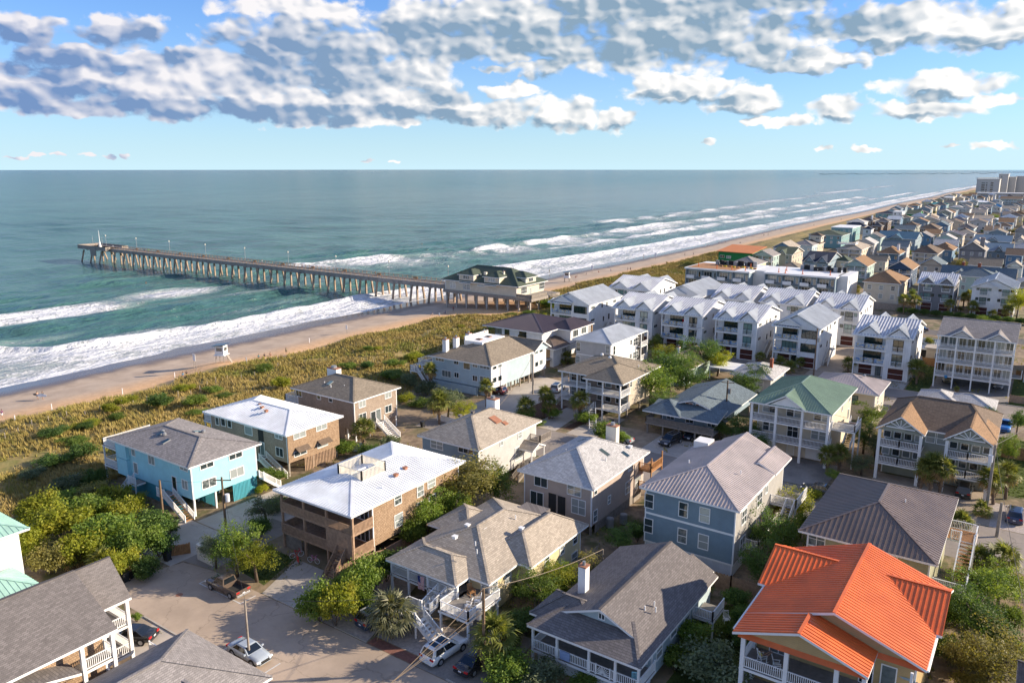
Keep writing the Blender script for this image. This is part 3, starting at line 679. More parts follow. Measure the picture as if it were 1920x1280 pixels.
def m_sea():
    m, t, b = newmat('sea_water'); g = t.nodes.new('ShaderNodeNewGeometry'); P = g.outputs['Position']
    sx = t.nodes.new('ShaderNodeSeparateXYZ'); t.links.new(P, sx.inputs[0])
    fa = t.nodes.new('ShaderNodeAttribute'); fa.attribute_name = 'foam'; cr = t.nodes.new('ShaderNodeAttribute'); cr.attribute_name = 'crest'
    off = mth(t, 'MULTIPLY', mth(t, 'ADD', sx.outputs[0], 186.0), -1.0)
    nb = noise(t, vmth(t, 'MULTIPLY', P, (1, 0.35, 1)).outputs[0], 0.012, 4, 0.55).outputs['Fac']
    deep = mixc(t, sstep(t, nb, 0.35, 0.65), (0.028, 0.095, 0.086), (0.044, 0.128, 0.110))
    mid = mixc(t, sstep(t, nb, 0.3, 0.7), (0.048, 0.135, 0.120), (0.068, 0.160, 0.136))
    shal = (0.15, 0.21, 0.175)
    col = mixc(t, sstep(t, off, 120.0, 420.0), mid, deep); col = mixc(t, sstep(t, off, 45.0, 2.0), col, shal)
    # far up the coast the surf stirs up sand
    silt = mth(t, 'MULTIPLY', sstep(t, sx.outputs[1], 350.0, 1400.0), sstep(t, off, 1500.0, 60.0))
    col = mixc(t, mth(t, 'MULTIPLY', silt, 0.75), col, (0.17, 0.19, 0.165))
    # swell tops get a lighter green, painting in light that shines through
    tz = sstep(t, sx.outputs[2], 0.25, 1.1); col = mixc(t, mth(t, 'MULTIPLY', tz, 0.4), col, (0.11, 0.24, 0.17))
    v1 = noise(t, vmth(t, 'MULTIPLY', P, (1.0, 0.55, 1)).outputs[0], 0.55, 6, 0.68).outputs['Fac']
    v2 = noise(t, vmth(t, 'MULTIPLY', P, (1.0, 0.6, 1)).outputs[0], 0.16, 4, 0.6).outputs['Fac']
    ln = mth(t, 'ADD', mth(t, 'MULTIPLY', v1, 0.62), mth(t, 'MULTIPLY', v2, 0.38))
    v3 = noise(t, vmth(t, 'MULTIPLY', P, (1.0, 0.7, 1)).outputs[0], 1.3, 4, 0.7).outputs['Fac']
    ln = mth(t, 'ADD', mth(t, 'MULTIPLY', ln, 0.65), mth(t, 'MULTIPLY', v3, 0.35))
    fm = mth(t, 'ADD', fa.outputs['Fac'], mth(t, 'MULTIPLY', mth(t, 'SUBTRACT', ln, 0.5), 3.4))
    fo = mth(t, 'MULTIPLY', sstep(t, fm, 0.44, 0.84), sstep(t, fa.outputs['Fac'], 0.06, 0.28))
    veil = mth(t, 'MULTIPLY', sstep(t, fa.outputs['Fac'], 0.15, 0.8), 0.45)
    fo = mth(t, 'MAXIMUM', fo, veil)
    fo = mth(t, 'MAXIMUM', fo, mth(t, 'MULTIPLY', cr.outputs['Fac'], sstep(t, ln, 0.36, 0.5)), None, True)
    col = mixc(t, fo, col, (0.74, 0.75, 0.76))
    t.links.new(col, b.inputs['Base Color'])
    t.links.new(mth(t, 'ADD', mth(t, 'MULTIPLY', fo, 0.45), 0.16), b.inputs['Roughness'])
    b.inputs['IOR'].default_value = 1.33; t.links.new(sstep(t, off, 80.0, 700.0, 0.5, 0.22), b.inputs['Specular IOR Level'])
    w1 = noise(t, vmth(t, 'MULTIPLY', P, (1.0, 0.4, 1)).outputs[0], 0.30, 5, 0.66).outputs['Fac']
    w2 = noise(t, vmth(t, 'MULTIPLY', P, (1.0, 0.33, 1)).outputs[0], 0.05, 4, 0.6).outputs['Fac']
    hgt = mth(t, 'ADD', mth(t, 'MULTIPLY', w1, 2.2), mth(t, 'MULTIPLY', w2, 7.0))
    hgt = mth(t, 'ADD', hgt, mth(t, 'MULTIPLY', mth(t, 'MULTIPLY', fo, v1), 0.9))
    bumpn(t, b, hgt, 1.0, 1.0)
    return m
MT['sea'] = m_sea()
xs = np.concatenate([-186-np.geomspace(160, 40000, 70)[::-1], np.arange(-345, -176, 1.0)])
ys = np.concatenate([np.arange(-900, 40, 45), np.arange(40, 340, 1.25), 340+np.geomspace(1, 2300, 150), 2700+np.geomspace(50, 45000, 45)])
X_, Y_ = np.meshgrid(xs, ys); z_, f_, c_ = zsea_foam(X_, Y_)
far_ = np.clip((Y_-1500)/900, 0, 1); z_ = z_*(1-far_)
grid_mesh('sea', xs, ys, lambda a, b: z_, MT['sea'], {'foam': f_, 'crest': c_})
# open water and the far shore beyond the end of the island
mb = MB(); mb.poly([(-176, 2380, -0.05), (30000, 2380, -0.05), (30000, 47000, -0.05), (-176, 47000, -0.05)]); mb.build('inlet_water', MT['sea'], kind='structure')
MT['farland'] = m_plain('far_shore', (0.10, 0.13, 0.13), 0.9, 0.3, 0.01); MT['farsand'] = m_plain('far_beach', (0.55, 0.52, 0.47), 0.9, 0.2, 0.01)
def land_strip(name, pts, h, mat, seed):
    mb = MB(); rnd = random.Random(seed); n = 60
    for i in range(n):
        a = Vector(pts[0])+(Vector(pts[1])-Vector(pts[0]))*(i/n); b = Vector(pts[0])+(Vector(pts[1])-Vector(pts[0]))*((i+1)/n)
        hh = h*(0.55+0.45*rnd.random())*min(1, (i+2)/18); mb.box(a.x, a.y, -0.5, b.x+1, b.y+140, hh)
    o = mb.build(name, mat, kind='structure'); return o
land_strip('far_land', [(-1250, 13500, 0), (9000, 10500, 0)], 22, MT['farland'], 1)
land_strip('far_beach', [(-300, 12600, 0), (9000, 9900, 0)], 5, MT['farsand'], 2)
land_strip('inlet_bar', [(-160, 3050, 0), (1500, 3150, 0)], 6, MT['farland'], 3)
mb = MB(); rj = random.Random(5)
for k in range(90):
    u = k/90; p = at(1540+u*330, 326.5+0.8*math.sin(k*.7)-1.2*u, 0); s_ = 6+9*rj.random(); mb.box(p.x-s_*1.6, p.y-s_, -1, p.x+s_*1.6, p.y+s_, 0.9+1.3*rj.random())
tag(mb.build('rock_jetty', MT['farland'], kind='stuff'), 'low dark rock jetty breaking the water off the far end of the island', 'jetty')
# --- roads
def m_road(name, c, crack=0.4):
    m, t, b = newmat(name); g = t.nodes.new('ShaderNodeNewGeometry'); P = g.outputs['Position']
    n1 = noise(t, P, 0.16, 5, 0.6).outputs['Fac']; n2 = noise(t, P, 2.5, 4, 0.7).outputs['Fac']; n3 = noise(t, P, 30.0, 2, 0.5).outputs['Fac']
    col = mixc(t, sstep(t, n1, 0.3, 0.7), tuple(x*0.78 for x in c), tuple(x*1.12 for x in c))
    col = mixc(t, mth(t, 'MULTIPLY', sstep(t, n2, 0.5, 0.75), 0.25), col, tuple(x*0.55 for x in c))
    col = mixc(t, mth(t, 'MULTIPLY', n3, 0.25), col, tuple(x*1.5 for x in c))
    vo = t.nodes.new('ShaderNodeTexVoronoi'); vo.feature = 'DISTANCE_TO_EDGE'; vo.inputs['Scale'].default_value = 0.13
    dn = noise(t, P, 0.5, 4, 0.6); pv = vmth(t, 'MULTIPLY_ADD', dn.outputs['Color'], (3.0, 3.0, 0), P).outputs[0]; t.links.new(pv, vo.inputs['Vector'])
    ck = sstep(t, vo.outputs['Distance'], 0.012, 0.0); col = mixc(t, mth(t, 'MULTIPLY', ck, crack), col, tuple(x*0.35 for x in c))
    t.links.new(col, b.inputs['Base Color']); b.inputs['Roughness'].default_value = 0.9; b.inputs['Specular IOR Level'].default_value = 0.25
    bumpn(t, b, n3, 0.3, 0.02); return m
MT['roadA'] = m_road('worn_street', (0.41, 0.325, 0.25)); MT['road'] = m_road('asphalt', (0.27, 0.235, 0.205)); MT['roadd'] = m_road('dark_asphalt', (0.13, 0.12, 0.115))
MT['drive'] = m_road('concrete_slab', (0.44, 0.39, 0.335), 0.3); MT['gravel'] = m_plain('pale_gravel', (0.44, 0.38, 0.34), 0.95, 0.35, 3.0, 0.2, 0.8); MT['paver'] = m_brick('pavers', (0.30, 0.24, 0.18), (0.38, 0.31, 0.24), (0.16, 0.13, 0.10), 0.3, 0.15)
MT['lawn'] = m_plain('lawn_soil', (0.085, 0.11, 0.030), 0.95, 0.4, 1.2, 0.1, 0.8); MT['mulch'] = m_plain('mulch', (0.11, 0.065, 0.045), 0.95, 0.4, 3.0, 0.1, 0.8); MT['redbrick'] = m_plain('brick_apron', (0.22, 0.10, 0.075), 0.9, 0.35, 3.0)
MT['sandy'] = m_plain('sandy_soil', (0.36, 0.28, 0.20), 0.95, 0.35, 0.8, 0.2, 0.8); MT['paint'] = m_plain('road_paint', (0.62, 0.62, 0.60), 0.7, 0.25, 3.0)
def patch(name, pts, z, mat):
    mb = MB(); mb.poly([(x, y, z) for x, y in pts]); return mb.build(name, MT[mat], kind='structure')
def rect(name, x0, x1, y0, y1, z, mat): return patch(name, [(x0, y0), (x1, y0), (x1, y1), (x0, y1)], z, mat)
def kerb(p, q, h=0.12, w=0.16):
    mb = MB(); P = Vector((*p, 3.0+h/2)); Q = Vector((*q, 3.0+h/2)); mb.beam(P, Q, w, h); return mb.build('kerb', MT['conc'], kind='structure')
patch('street', [(-81, 39.8), (-75.5, 37.6), (60, 37.6), (60, 47.2), (-74.5, 47.2), (-79, 46.4)], 3.012, 'roadA')
rect('street', -90, 80, 99.2, 110.9, 3.012, 'road'); rect('street', -74, 90, 167.8, 174.2, 3.012, 'road'); rect('street', -60, 90, 240, 247.5, 3.012, 'roadd')
rect('street', 9, 19, -40, 2300, 3.016, 'roadd')
for a, b in (((-64.4, 47.35), (-59, 47.35)), ((-54.5, 47.35), (-50, 47.35)), ((-40, 47.35), (-20, 47.35)), ((-72, 37.45), (-66, 37.45)), ((-60, 111.0), (-52, 111.0)), ((-42, 111.0), (-31, 111.0)), ((-21, 111.0), (-3, 111.0)), ((-72, 174.35), (-38, 174.35)), ((-34, 174.35), (8, 174.35))):
    kerb(a, b)
rect('side_lane', -90, -80.2, 44.5, 53.0, 3.010, 'concd2') if 'concd2' in MT else rect('side_lane', -90, -79.4, 45.0, 53.6, 3.010, 'drive')
rect('parking_slab', -87.4, -75.5, 53.8, 68.5, 3.008, 'drive'); patch('lane_to_beach_house', [(-79.4, 46.6), (-74.6, 47.3), (-75.2, 60.0), (-80, 60.0)], 3.014, 'road')
patch('driveway', [(-65.8, 47.3), (-59.1, 47.3), (-64.0, 54.5), (-68.6, 54.5)], 3.009, 'drive')
patch('lawn', [(-72.5, 49.0), (-67.0, 48.5), (-69.0, 54.5), (-74, 54.5)], 3.008, 'lawn')
patch('gravel_drive', [(-58.8, 47.3), (-50.0, 47.3), (-53.0, 58), (-58.8, 58)], 3.008, 'gravel'); patch('gravel_bed', [(-49.9, 48.6), (-44.1, 48.6), (-44.1, 54), (-51.0, 54)], 3.007, 'gravel')
rect('brick_apron', -49.9, -44.1, 47.3, 48.5, 3.006, 'redbrick'); patch('parking_pad', [(-44.0, 47.3), (-36.0, 47.3), (-36.6, 57), (-44.0, 57)], 3.010, 'concd')
rect('driveway', -72.5, -66, 33.0, 37.4, 3.009, 'drive'); rect('paver_pad', -73.2, -70.0, 34.6, 37.3, 3.013, 'paver')
patch('parking_lot', [(-89, 111.2), (-78, 111.2), (-76.5, 125), (-78, 139), (-90, 141)], 3.008, 'drive')
patch('driveway', [(-72.6, 111.1), (-67.6, 111.1), (-69.0, 124), (-73.2, 124)], 3.009, 'drive'); patch('driveway', [(-65.5, 111.1), (-60.0, 111.1), (-60.4, 124), (-65.0, 124)], 3.009, 'drive')
patch('parking_pad', [(-51.4, 111.1), (-43.0, 111.1), (-44.5, 119.5), (-51.4, 119.5)], 3.009, 'drive'); rect('forecourt', -36.5, -22.5, 111.15, 122, 3.009, 'concd')
rect('driveway', -17.5, -2, 111.1, 123, 3.009, 'paver'); patch('gravel_pad', [(-2.8, 111.1), (8, 111.1), (8, 120), (-2.8, 120)], 3.008, 'gravel')
rect('driveway', -41.8, -35.2, 174.4, 212, 3.009, 'paver'); rect('forecourt', -33.5, -21.5, 174.4, 183, 3.010, 'conc'); rect('forecourt', -93, -54, 174.4, 183, 3.008, 'concd'); rect('parking_floor', -17, -3, 176, 196, 3.010, 'concd')
rect('lawn', -21.2, -17.2, 175, 200, 3.011, 'lawn'); rect('lawn', -2.8, 8.5, 175, 200, 3.011, 'lawn'); rect('lawn', -23.5, -17.8, 55, 74, 3.011, 'lawn'); rect('driveway', -23.2, -17.3, 148, 167.7, 3.009, 'road'); rect('lawn', -3, 8.8, 124, 152, 3.010, 'lawn')
rect('driveway', -5.2, -1.0, 152, 167.7, 3.012, 'road')
rect('mulch_bed', -79, -73, 112.2, 124.8, 3.012, 'mulch'); rect('mulch_bed', -67.2, -65.6, 113, 124, 3.012, 'mulch'); rect('sandy_yard', -60, -51.5, 111.2, 120, 3.008, 'sandy'); rect('sandy_path', -88, -79.5, 104.5, 111.0, 3.015, 'sandy')
for x0, x1, y0, y1 in ((-73.3, -65.9, 44.6, 46.6), (-60.5, -54.2, 38.4, 40.4)):   # painted parking bays
    mb = MB()
    for (a, b, c, d) in ((x0, y0, x1, y0+.14), (x0, y0+.14, x0+.14, y1), (x1-.14, y0+.14, x1, y1)): mb.poly([(a, b, 3.02), (c, b, 3.02), (c, d, 3.02), (a, d, 3.02)])
    mb.build('bay_marking', MT['paint'], kind='structure')
mb = MB(); mb.tube([(-72.9, 42.0, 3.014), (-72.9, 42.0, 3.022)], 0.38, 16); tag(mb.build('manhole_cover', MT['copper']), 'round rusty manhole cover set in the pale worn street', 'manhole')
# ------------------------------------------------------------------ near houses
def piles(h, x0, x1, y0, y1, nx, ny, z1, mat='woodg', t=0.26):
    for i in range(nx):
        for j in range(ny):
            h.post(x0+(x1-x0)*i/max(1, nx-1), y0+(y1-y0)*j/max(1, ny-1), h.zg, z1, t, mat, 'piling')
def chair(loc, rz, label, mat='white', rock=True):
    t = thing('rocking_chair' if rock else 'chair', label, 'chair', loc, rz)
    mb = MB(); mb.box(-0.28, -0.26, 0.40, 0.28, 0.26, 0.45); mb.build('seat', MT[mat], t)
    for k in range(5): mb = MB(); x = -0.24+0.12*k; mb.beam((x, 0.25, 0.45), (x, 0.42, 1.15), 0.07, 0.03); mb.build('back_slat', MT[mat], t)
    mb = MB(); mb.beam((-0.3, 0.42, 1.15), (0.3, 0.42, 1.15), 0.05, 0.09); mb.build('top_rail', MT[mat], t)
    for sx in (-0.28, 0.28):
        for sy in (-0.24, 0.26): mb = MB(); mb.beam((sx, sy, 0.05), (sx, sy, 0.66 if sy < 0 else 0.45), 0.05, 0.05); mb.build('leg', MT[mat], t)
        mb = MB(); mb.beam((sx, -0.3, 0.66), (sx, 0.33, 0.66), 0.08, 0.04); mb.build('armrest', MT[mat], t)
        if rock: mb = MB(); mb.tube([(sx, -0.45, 0.08), (sx, -0.2, 0.03), (sx, 0.25, 0.03), (sx, 0.55, 0.10)], 0.025, 5); mb.build('rocker', MT[mat], t)
    return t
# --- turquoise house
h = House('beach_house', 'turquoise two storey house on posts with grey shingle hip roof beside the dune', -106.8, -88.6, 54.3, 64.5)
h.wall(-106.8, -88.6, 54.3, 64.5, 5.5, 10.28, 'turq'); h.hip(-108, -88, 53.7, 65.1, 10.3, 1.45, 'grey')
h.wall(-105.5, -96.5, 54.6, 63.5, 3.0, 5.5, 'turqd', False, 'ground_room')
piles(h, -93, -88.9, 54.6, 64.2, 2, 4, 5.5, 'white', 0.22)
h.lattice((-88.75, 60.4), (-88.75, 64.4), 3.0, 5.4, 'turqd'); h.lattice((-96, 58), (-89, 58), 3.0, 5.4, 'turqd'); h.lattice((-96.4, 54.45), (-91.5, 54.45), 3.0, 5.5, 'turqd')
h.wp('+x', -88.6, 'R5', [(1305, 845, 1.9, .8, 'v'), (1487, 785, 2.0, .8, 'v'), (1320, 960, 2.0, 1.1, 'v'), (1495, 893, 2.1, 1.2, 'v')])
h.wp('-y', 54.3, 'R5', [(957, 815, 1.4, 1.2, 'v'), (1160, 865, 1.6, .6, 'v'), (1168, 970, 1.2, 1.2, 'v'), (806, 755, .8, 1.0, ''), (842, 765, .8, 1.0, ''), (775, 850, .6, 1.4, ''), (816, 860, .8, 1.5, ''), (858, 865, .9, 1.5, '')])
h.wp('-y', 54.3, 'R5', [(1103, 965, .9, 2.0, '')], 'white', 'glassd', 'door')
mb = MB()                                                      # bay on the sea end
for z0, z1 in ((5.5, 7.9), (8.0, 10.1)): mb.box(-105.9, 53.75, z0, -103.2, 54.32, z1)
h.part('bay', mb, 'turq')
for z in (7.0, 9.5):
    h.deck(-111.2, -106.8, 54.6, 62, z-1.6 if z == 7.0 else z-1.1); zz = z-1.6 if z == 7.0 else z-1.1
    h.rail((-111.1, 54.7), (-106.9, 54.7), zz); h.rail((-111.1, 54.7), (-111.1, 62), zz)
for y in (54.7, 61.9): h.post(-111.0, y, 3.3, 8.4, 0.18)
h.stairs((-88.2, 53.3), (-92.6, 53.3), 3.02, 5.5, 1.3, 'white', 'woodn'); h.deck(-94.4, -92.6, 52.6, 54.3, 5.5); h.rail((-94.3, 52.7), (-92.6, 52.7), 5.5)
h.stairs((-87.9, 67.4), (-87.9, 64.6), 3.02, 5.3, 1.0, 'white', 'deckg'); h.stairs((-103.6, 52.6), (-101.6, 53.3), 3.02, 5.4, 1.0, 'white', 'deckg'); h.deck(-101.6, -99.8, 52.8, 54.3, 5.4); h.post(-100.0, 52.9, 3, 5.3, .15); h.rail((-101.6, 52.85), (-99.8, 52.85), 5.4)
for (x, y, k) in ((-101.0, 58.2, 2), (-99.6, 57.6, 2), (-96.2, 61.5, 2)): h.vent(x, y, 11.45, k, 'greym')
sl = (0, -1.45/5.7, 1)
h.skylight((-100.6, 57.6, 10.3+1.45*3.9/5.7), (0, -.25, 1), .7, 1.2); h.skylight((-97.7, 56.6, 10.3+1.45*2.9/5.7), (0, -.25, 1), .7, 1.2); h.skylight((-96.9, 61.0, 10.3+1.45*4.1/5.7), (0, .25, 1), .7, 1.2)
# --- white metal roofed cedar house
h = House('beach_house', 'cedar shingled house on posts with white metal hip roof beside the turquoise house', -107.8, -89.2, 70.4, 80.6)
h.wall(-107.8, -89.2, 70.4, 80.6, 5.3, 9.88, 'cedarg'); h.hip(-109, -88.6, 69.8, 81.2, 9.9, 1.5, 'whitem', 0.5)
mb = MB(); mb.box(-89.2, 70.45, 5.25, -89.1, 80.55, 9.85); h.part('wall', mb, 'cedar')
piles(h, -106, -89.6, 70.8, 80.2, 5, 3, 5.3); h.wall(-107, -97, 72, 80, 3.0, 5.3, 'cedarg', False, 'ground_room'); h.lattice((-89.3, 73.5), (-89.3, 79.8), 3, 5.2, 'wood', .3, .12)
h.wp('+x', -89.1, 'R6', [(275, 657, 2.2, .8, 'v'), (413, 607, 2.0, .8, 'v'), (280, 768, 2.3, .7, 'v'), (420, 716, 2.0, .7, 'v')])
h.wp('-y', 70.4, 'R5', [(1570, 630, 1.7, 1.2, ''), (1760, 665, 1.6, .7, 'v'), (1766, 765, 1.6, 1.3, 'v'), (1372, 570, .8, 1.2, ''), (1410, 575, 1.0, 1.2, ''), (1450, 585, .9, 1.2, '')])
for (px, py) in ((290, 735), (428, 690)):
    y, z = onx(*Zc('R6', px, py), -89.0); mb = MB(); mb.poly([(-89.08, y-1.2, z+.25), (-88.2, y-1.2, z-.3), (-88.2, y+1.2, z-.3), (-89.08, y+1.2, z+.25)]); mb.poly([(-89.08, y-1.2, z+.19), (-89.08, y+1.2, z+.19), (-88.2, y+1.2, z-.36), (-88.2, y-1.2, z-.36)]); h.part('awning', mb, 'brown')
mb = MB(); mb.box(-95.8, 70.33, 4.2, -94.6, 70.42, 9.6); h.part('entry_recess', mb, 'dark')  # flat dark slab on the wall, painted shade of an entry recess
h.w('-y', 70.3, -94.9, 6.4, .9, 2.0, '', 'white', 'glassd', 'door'); h.stairs((-89.3, 69.5), (-93.9, 69.5), 3.02, 5.3, 1.3, 'white', 'wood'); h.deck(-95.8, -93.9, 68.9, 70.4, 5.3)
h.deck(-111.5, -107.8, 71.5, 78, 7.6); h.rail((-111.4, 71.6), (-107.9, 71.6), 7.6); h.rail((-111.4, 71.6), (-111.4, 78), 7.6); h.post(-111.3, 71.7, 3, 7.5, .18); h.post(-111.3, 77.8, 3, 7.5, .18)
for (x, y) in ((-101, 75), (-99.5, 74.2), (-97.5, 73.4)): h.vent(x, y, 11.1, 1, 'copper')
# --- dark cedar house with chimney box
h = House('beach_house', 'grey cedar house with olive brown hip roof and twin dark doors above white steps', -106.6, -92.4, 87.1, 97.4)
h.wall(-106.6, -92.4, 87.1, 97.4, 5.0, 10.18, 'cedarg'); h.wall(-106.5, -95.0, 87.2, 97.3, 3.0, 5.0, 'cedarg', False, 'ground_room'); h.hip(-107.7, -91.8, 86.5, 98.0, 10.2, 2.2, 'olivr'); piles(h, -94.5, -92.6, 87.4, 97.2, 2, 4, 5.0, 'white', .24)
h.lattice((-92.6, 93.5), (-92.6, 97.2), 3, 5, 'wood', .35, .12)
h.wp('+x', -92.4, 'R6', [(670, 462, 1.5, 1.0, 'v'), (833, 405, 1.5, 1.0, 'v'), (673, 545, 1.6, 1.3, 'v'), (835, 492, 1.6, 1.2, 'v')])
h.wp('+x', -92.4, 'R6', [(740, 545, 1.1, 2.0, ''), (772, 530, 1.1, 2.0, '')], 'white', 'glassd', 'door')
h.wp('-y', 87.1, 'R6', [(272, 395, 1.4, 1.0, 'v'), (398, 420, .8, .6, ''), (472, 437, .8, .6, '')])
h.chimney(-103.6, 93.2, 11.2, 12.9, 2.4, 1.2, 'white'); h.stairs((-87.8, 92.1), (-91.4, 92.1), 3.02, 5.4, 1.9, 'white', 'white'); h.deck(-92.4, -91.3, 91.0, 93.2, 5.4)
h.deck(-110.8, -106.6, 87.6, 95, 7.2); h.rail((-110.7, 87.7), (-106.7, 87.7), 7.2); h.rail((-110.7, 87.7), (-110.7, 95), 7.2); h.post(-110.6, 87.8, 3, 7, .18)
h.skylight((-100.8, 89.6, 11.35), (0, -.38, 1), .8, 1.2)
for (x, y) in ((-102, 89.4), (-99.5, 88.6), (-97.4, 89.8)): h.vent(x, y, 11.2, 0, 'white')
# --- white metal roof, timber porches, roof deck
h = House('beach_house', 'cedar house with white metal roof, fenced roof deck and two storeys of timber porches', -72.2, -60.3, 55.6, 74.8)
h.wall(-72.2, -60.3, 58.9, 74.8, 5.2, 10.58, 'cedar'); h.hip(-72.9, -59.6, 55.0, 75.5, 10.6, 1.45, 'whitem', 0.42)
h.wall(-72.0, -66.5, 60, 74, 3.0, 5.2, 'cedarg', False, 'ground_room'); piles(h, -66, -60.6, 59.2, 74.4, 2, 4, 5.2)
for z in (5.2, 8.0):
    h.deck(-72.4, -60.2, 55.6, 58.9, z, .3, 'wood', 'wood')
    for a, b in (((-72.4, 55.65), (-64.6, 55.65)), ((-64.4, 55.65), (-60.3, 55.65)), ((-60.25, 55.7), (-60.25, 58.8)), ((-72.35, 55.7), (-72.35, 58.8))): h.rail(a, b, z-.25, 1.25, 'wood', .19, .115)
for x in (-72.3, -68.4, -64.5, -60.3): h.post(x, 55.75, 3.0, 10.4, .24, 'wood')
mb = MB()
for k in range(28):
    x = -64.4+k*.15; mb.box(x, 55.5, 5.0+0.045*k if k < 20 else 5.0, x+.125, 55.54, 8.0)
h.part('slat_screen', mb, 'wood', None, 'stuff')
h.stairs((-61.0, 56.5), (-64.2, 56.5), 5.2, 8.0, 1.0, 'wood', 'wood', False); h.stairs((-62.0, 53.6), (-62.0, 55.5), 3.02, 5.2, 1.4, 'wood', 'wood'); h.lattice((-72.3, 55.9), (-69.4, 55.9), 3, 4.6, 'woodg', .12, .11)
h.wp('+x', -60.3, 'R6', [(895, 1060, 1.1, 1.3, 'h'), (900, 1193, 1.3, 1.5, 'h'), (1037, 1010, 1.1, 1.3, 'h'), (1038, 1113, 1.2, 1.4, 'h'), (1107, 960, 1.4, 1.0, 'h'), (1112, 1065, 1.2, 1.2, 'h')])
for i, x in enumerate((-71, -69.2, -66.8, -63.0, -61.6)):
    for z in (6.5, 9.2): h.w('-y', 58.9, x, z, 1.3, 1.9, 'v', 'white', 'glassd', 'sliding_door')
z0 = 11.45
h.deck(-68.2, -64.2, 61.2, 65.2, z0, .3, 'woodg', 'deckg')
for a, b in (((-68.2, 61.2), (-64.2, 61.2)), ((-64.2, 61.2), (-64.2, 65.2)), ((-64.2, 65.2), (-68.2, 65.2)), ((-68.2, 65.2), (-68.2, 61.2))): h.rail(a, b, z0-.1, 1.45, 'cream', .22, .08)
for (x, y) in ((-63, 67.5), (-62.4, 65.2)): h.vent(x, y, 11.4, 1, 'copper')
h.vent(-61.6, 62, 11.1, 0); h.vent(-62, 73, 11.1, 0)
h.rail((-59.6, 60.0), (-59.6, 66), 3.0, 1.7, 'wood', .15, .12); h.rail((-62, 54.2), (-59.6, 60), 3.0, 1.6, 'wood', .15, .12)
# --- grey house with chimney (middle)
h = House('beach_house', 'pale grey house with greenish tan hip roof, white chimney and copper skylight', -72.6, -62.3, 81.8, 96.6)
h.wall(-72.6, -62.3, 81.8, 96.6, 4.0, 9.78, 'ltgrey'); h.hip(-73.2, -61.7, 81.2, 97.4, 9.8, 2.5, 'tanr'); piles(h, -72.2, -62.7, 82.2, 96.2, 3, 4, 4.0)
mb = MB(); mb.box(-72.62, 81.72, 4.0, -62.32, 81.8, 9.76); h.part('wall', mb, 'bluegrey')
h.wp('-y', 81.72, 'R6', [(1142, 718, 2.2, 1.2, 'vh'), (1325, 752, 2.6, .9, 'vv')]); h.wp('+x', -62.3, 'R6', [(1549, 708, .7, .7, ''), (1665, 655, .9, 1.1, 'h'), (1658, 770, 2.0, 1.9, 'vh')])
h.chimney(-68.4, 93.6, 11.0, 13.1, 1.7, 1.2, 'white'); h.skylight((-65.2, 89.8, 11.3), (.43, 0, 1), 1.5, 1.6, 'copper', 'copper'); h.skylight((-64.0, 90.6, 10.75), (.43, 0, 1), .9, .8, 'copper', 'copper')
h.deck(-62.3, -60.4, 95.0, 98.0, 7.2, .2, 'woodg'); h.rail((-60.5, 95), (-60.5, 98), 7.2, 1, 'woodg'); h.rail((-62.3, 95), (-60.5, 95), 7.2, 1, 'woodg'); h.gable(-62.4, -59.6, 91.6, 95.2, 6.9, .8, 'tanr', 'x', None, 'ltgrey', .2)
h.deck(-62.3, -59.8, 91.4, 95.4, 4.4, .2, 'woodg'); h.rail((-59.9, 91.4), (-59.9, 95.4), 4.4, 1.0, 'woodg'); h.post(-59.9, 91.7, 3, 6.9, .14, 'white'); h.post(-59.9, 95.1, 3, 6.9, .14, 'white'); h.stairs((-60.6, 88.4), (-60.6, 91.4), 3.02, 4.4, 1.0, 'woodg', 'wood')
for (x, y) in ((-70.5, 88), (-70, 90.5), (-69, 92)): h.vent(x, y, 11.4, 1, 'dgrey')
# --- tan house
h = House('beach_house', 'tan house with pale grey hip roof, brick topped chimney and two green skylights', -53.0, -42.9, 79.4, 94.3)
h.wall(-53.0, -42.9, 79.4, 94.3, 4.3, 9.58, 'tan'); h.hip(-53.7, -42.3, 78.8, 95.0, 9.6, 2.55, 'ltgr'); piles(h, -52.6, -43.2, 79.8, 94, 3, 4, 4.3); h.lattice((-42.95, 80.5), (-42.95, 93.5), 3.0, 4.25, 'woodg', .16, .14)
h.wp('-y', 79.4, 'R7', [(183, 948, 1.9, 1.4, 'v'), (393, 1003, 1.9, 1.4, 'vh'), (157, 1057, 1.9, 1.8, 'v'), (420, 1110, 1.9, 1.9, 'vh')])
h.wp('-y', 79.4, 'R7', [(258, 1085, 1.3, 2.6, ''), (311, 1103, 1.3, 2.6, '')], 'tan', 'dark', 'entry_recess')  # flat dark panes, shade of the entries put into the colour
h.wp('+x', -42.9, 'R7', [(527, 1020, .7, .5, ''), (613, 1065, .7, 1.0, 'h'), (730, 987, 1.3, 1.6, 'h'), (525, 1168, .9, 1.5, 'h'), (795, 950, 1.6, 1.6, 'h'), (742, 868, .8, .5, 'v')])
h.skylight((-45.6, 87.6, 10.95), (.45, 0, 1), .8, 1.6); h.skylight((-43.9, 90.4, 10.2), (.45, 0, 1), .8, 1.2); h.chimney(-47.3, 93.2, 10.4, 12.9, 1.6, 1.0, 'cream')
for i in range(2): h.skylight((-50.2+i*-.2, 87.8+2.2*i, 10.95), (-.45, 0, 1), .7, 1.3)
h.deck(-42.9, -41.0, 92.8, 96.5, 7.6, .2, 'woodn', 'woodn'); h.deck(-42.9, -41.0, 92.8, 96.5, 4.9, .2, 'woodn', 'woodn')
for z in (4.9, 7.6): h.rail((-41.1, 92.8), (-41.1, 96.5), z, 1, 'woodn'); h.rail((-42.8, 92.8), (-41.1, 92.8), z, 1, 'woodn')
for y in (92.9, 96.4): h.post(-41.1, y, 3, 9.5, .16, 'woodn')
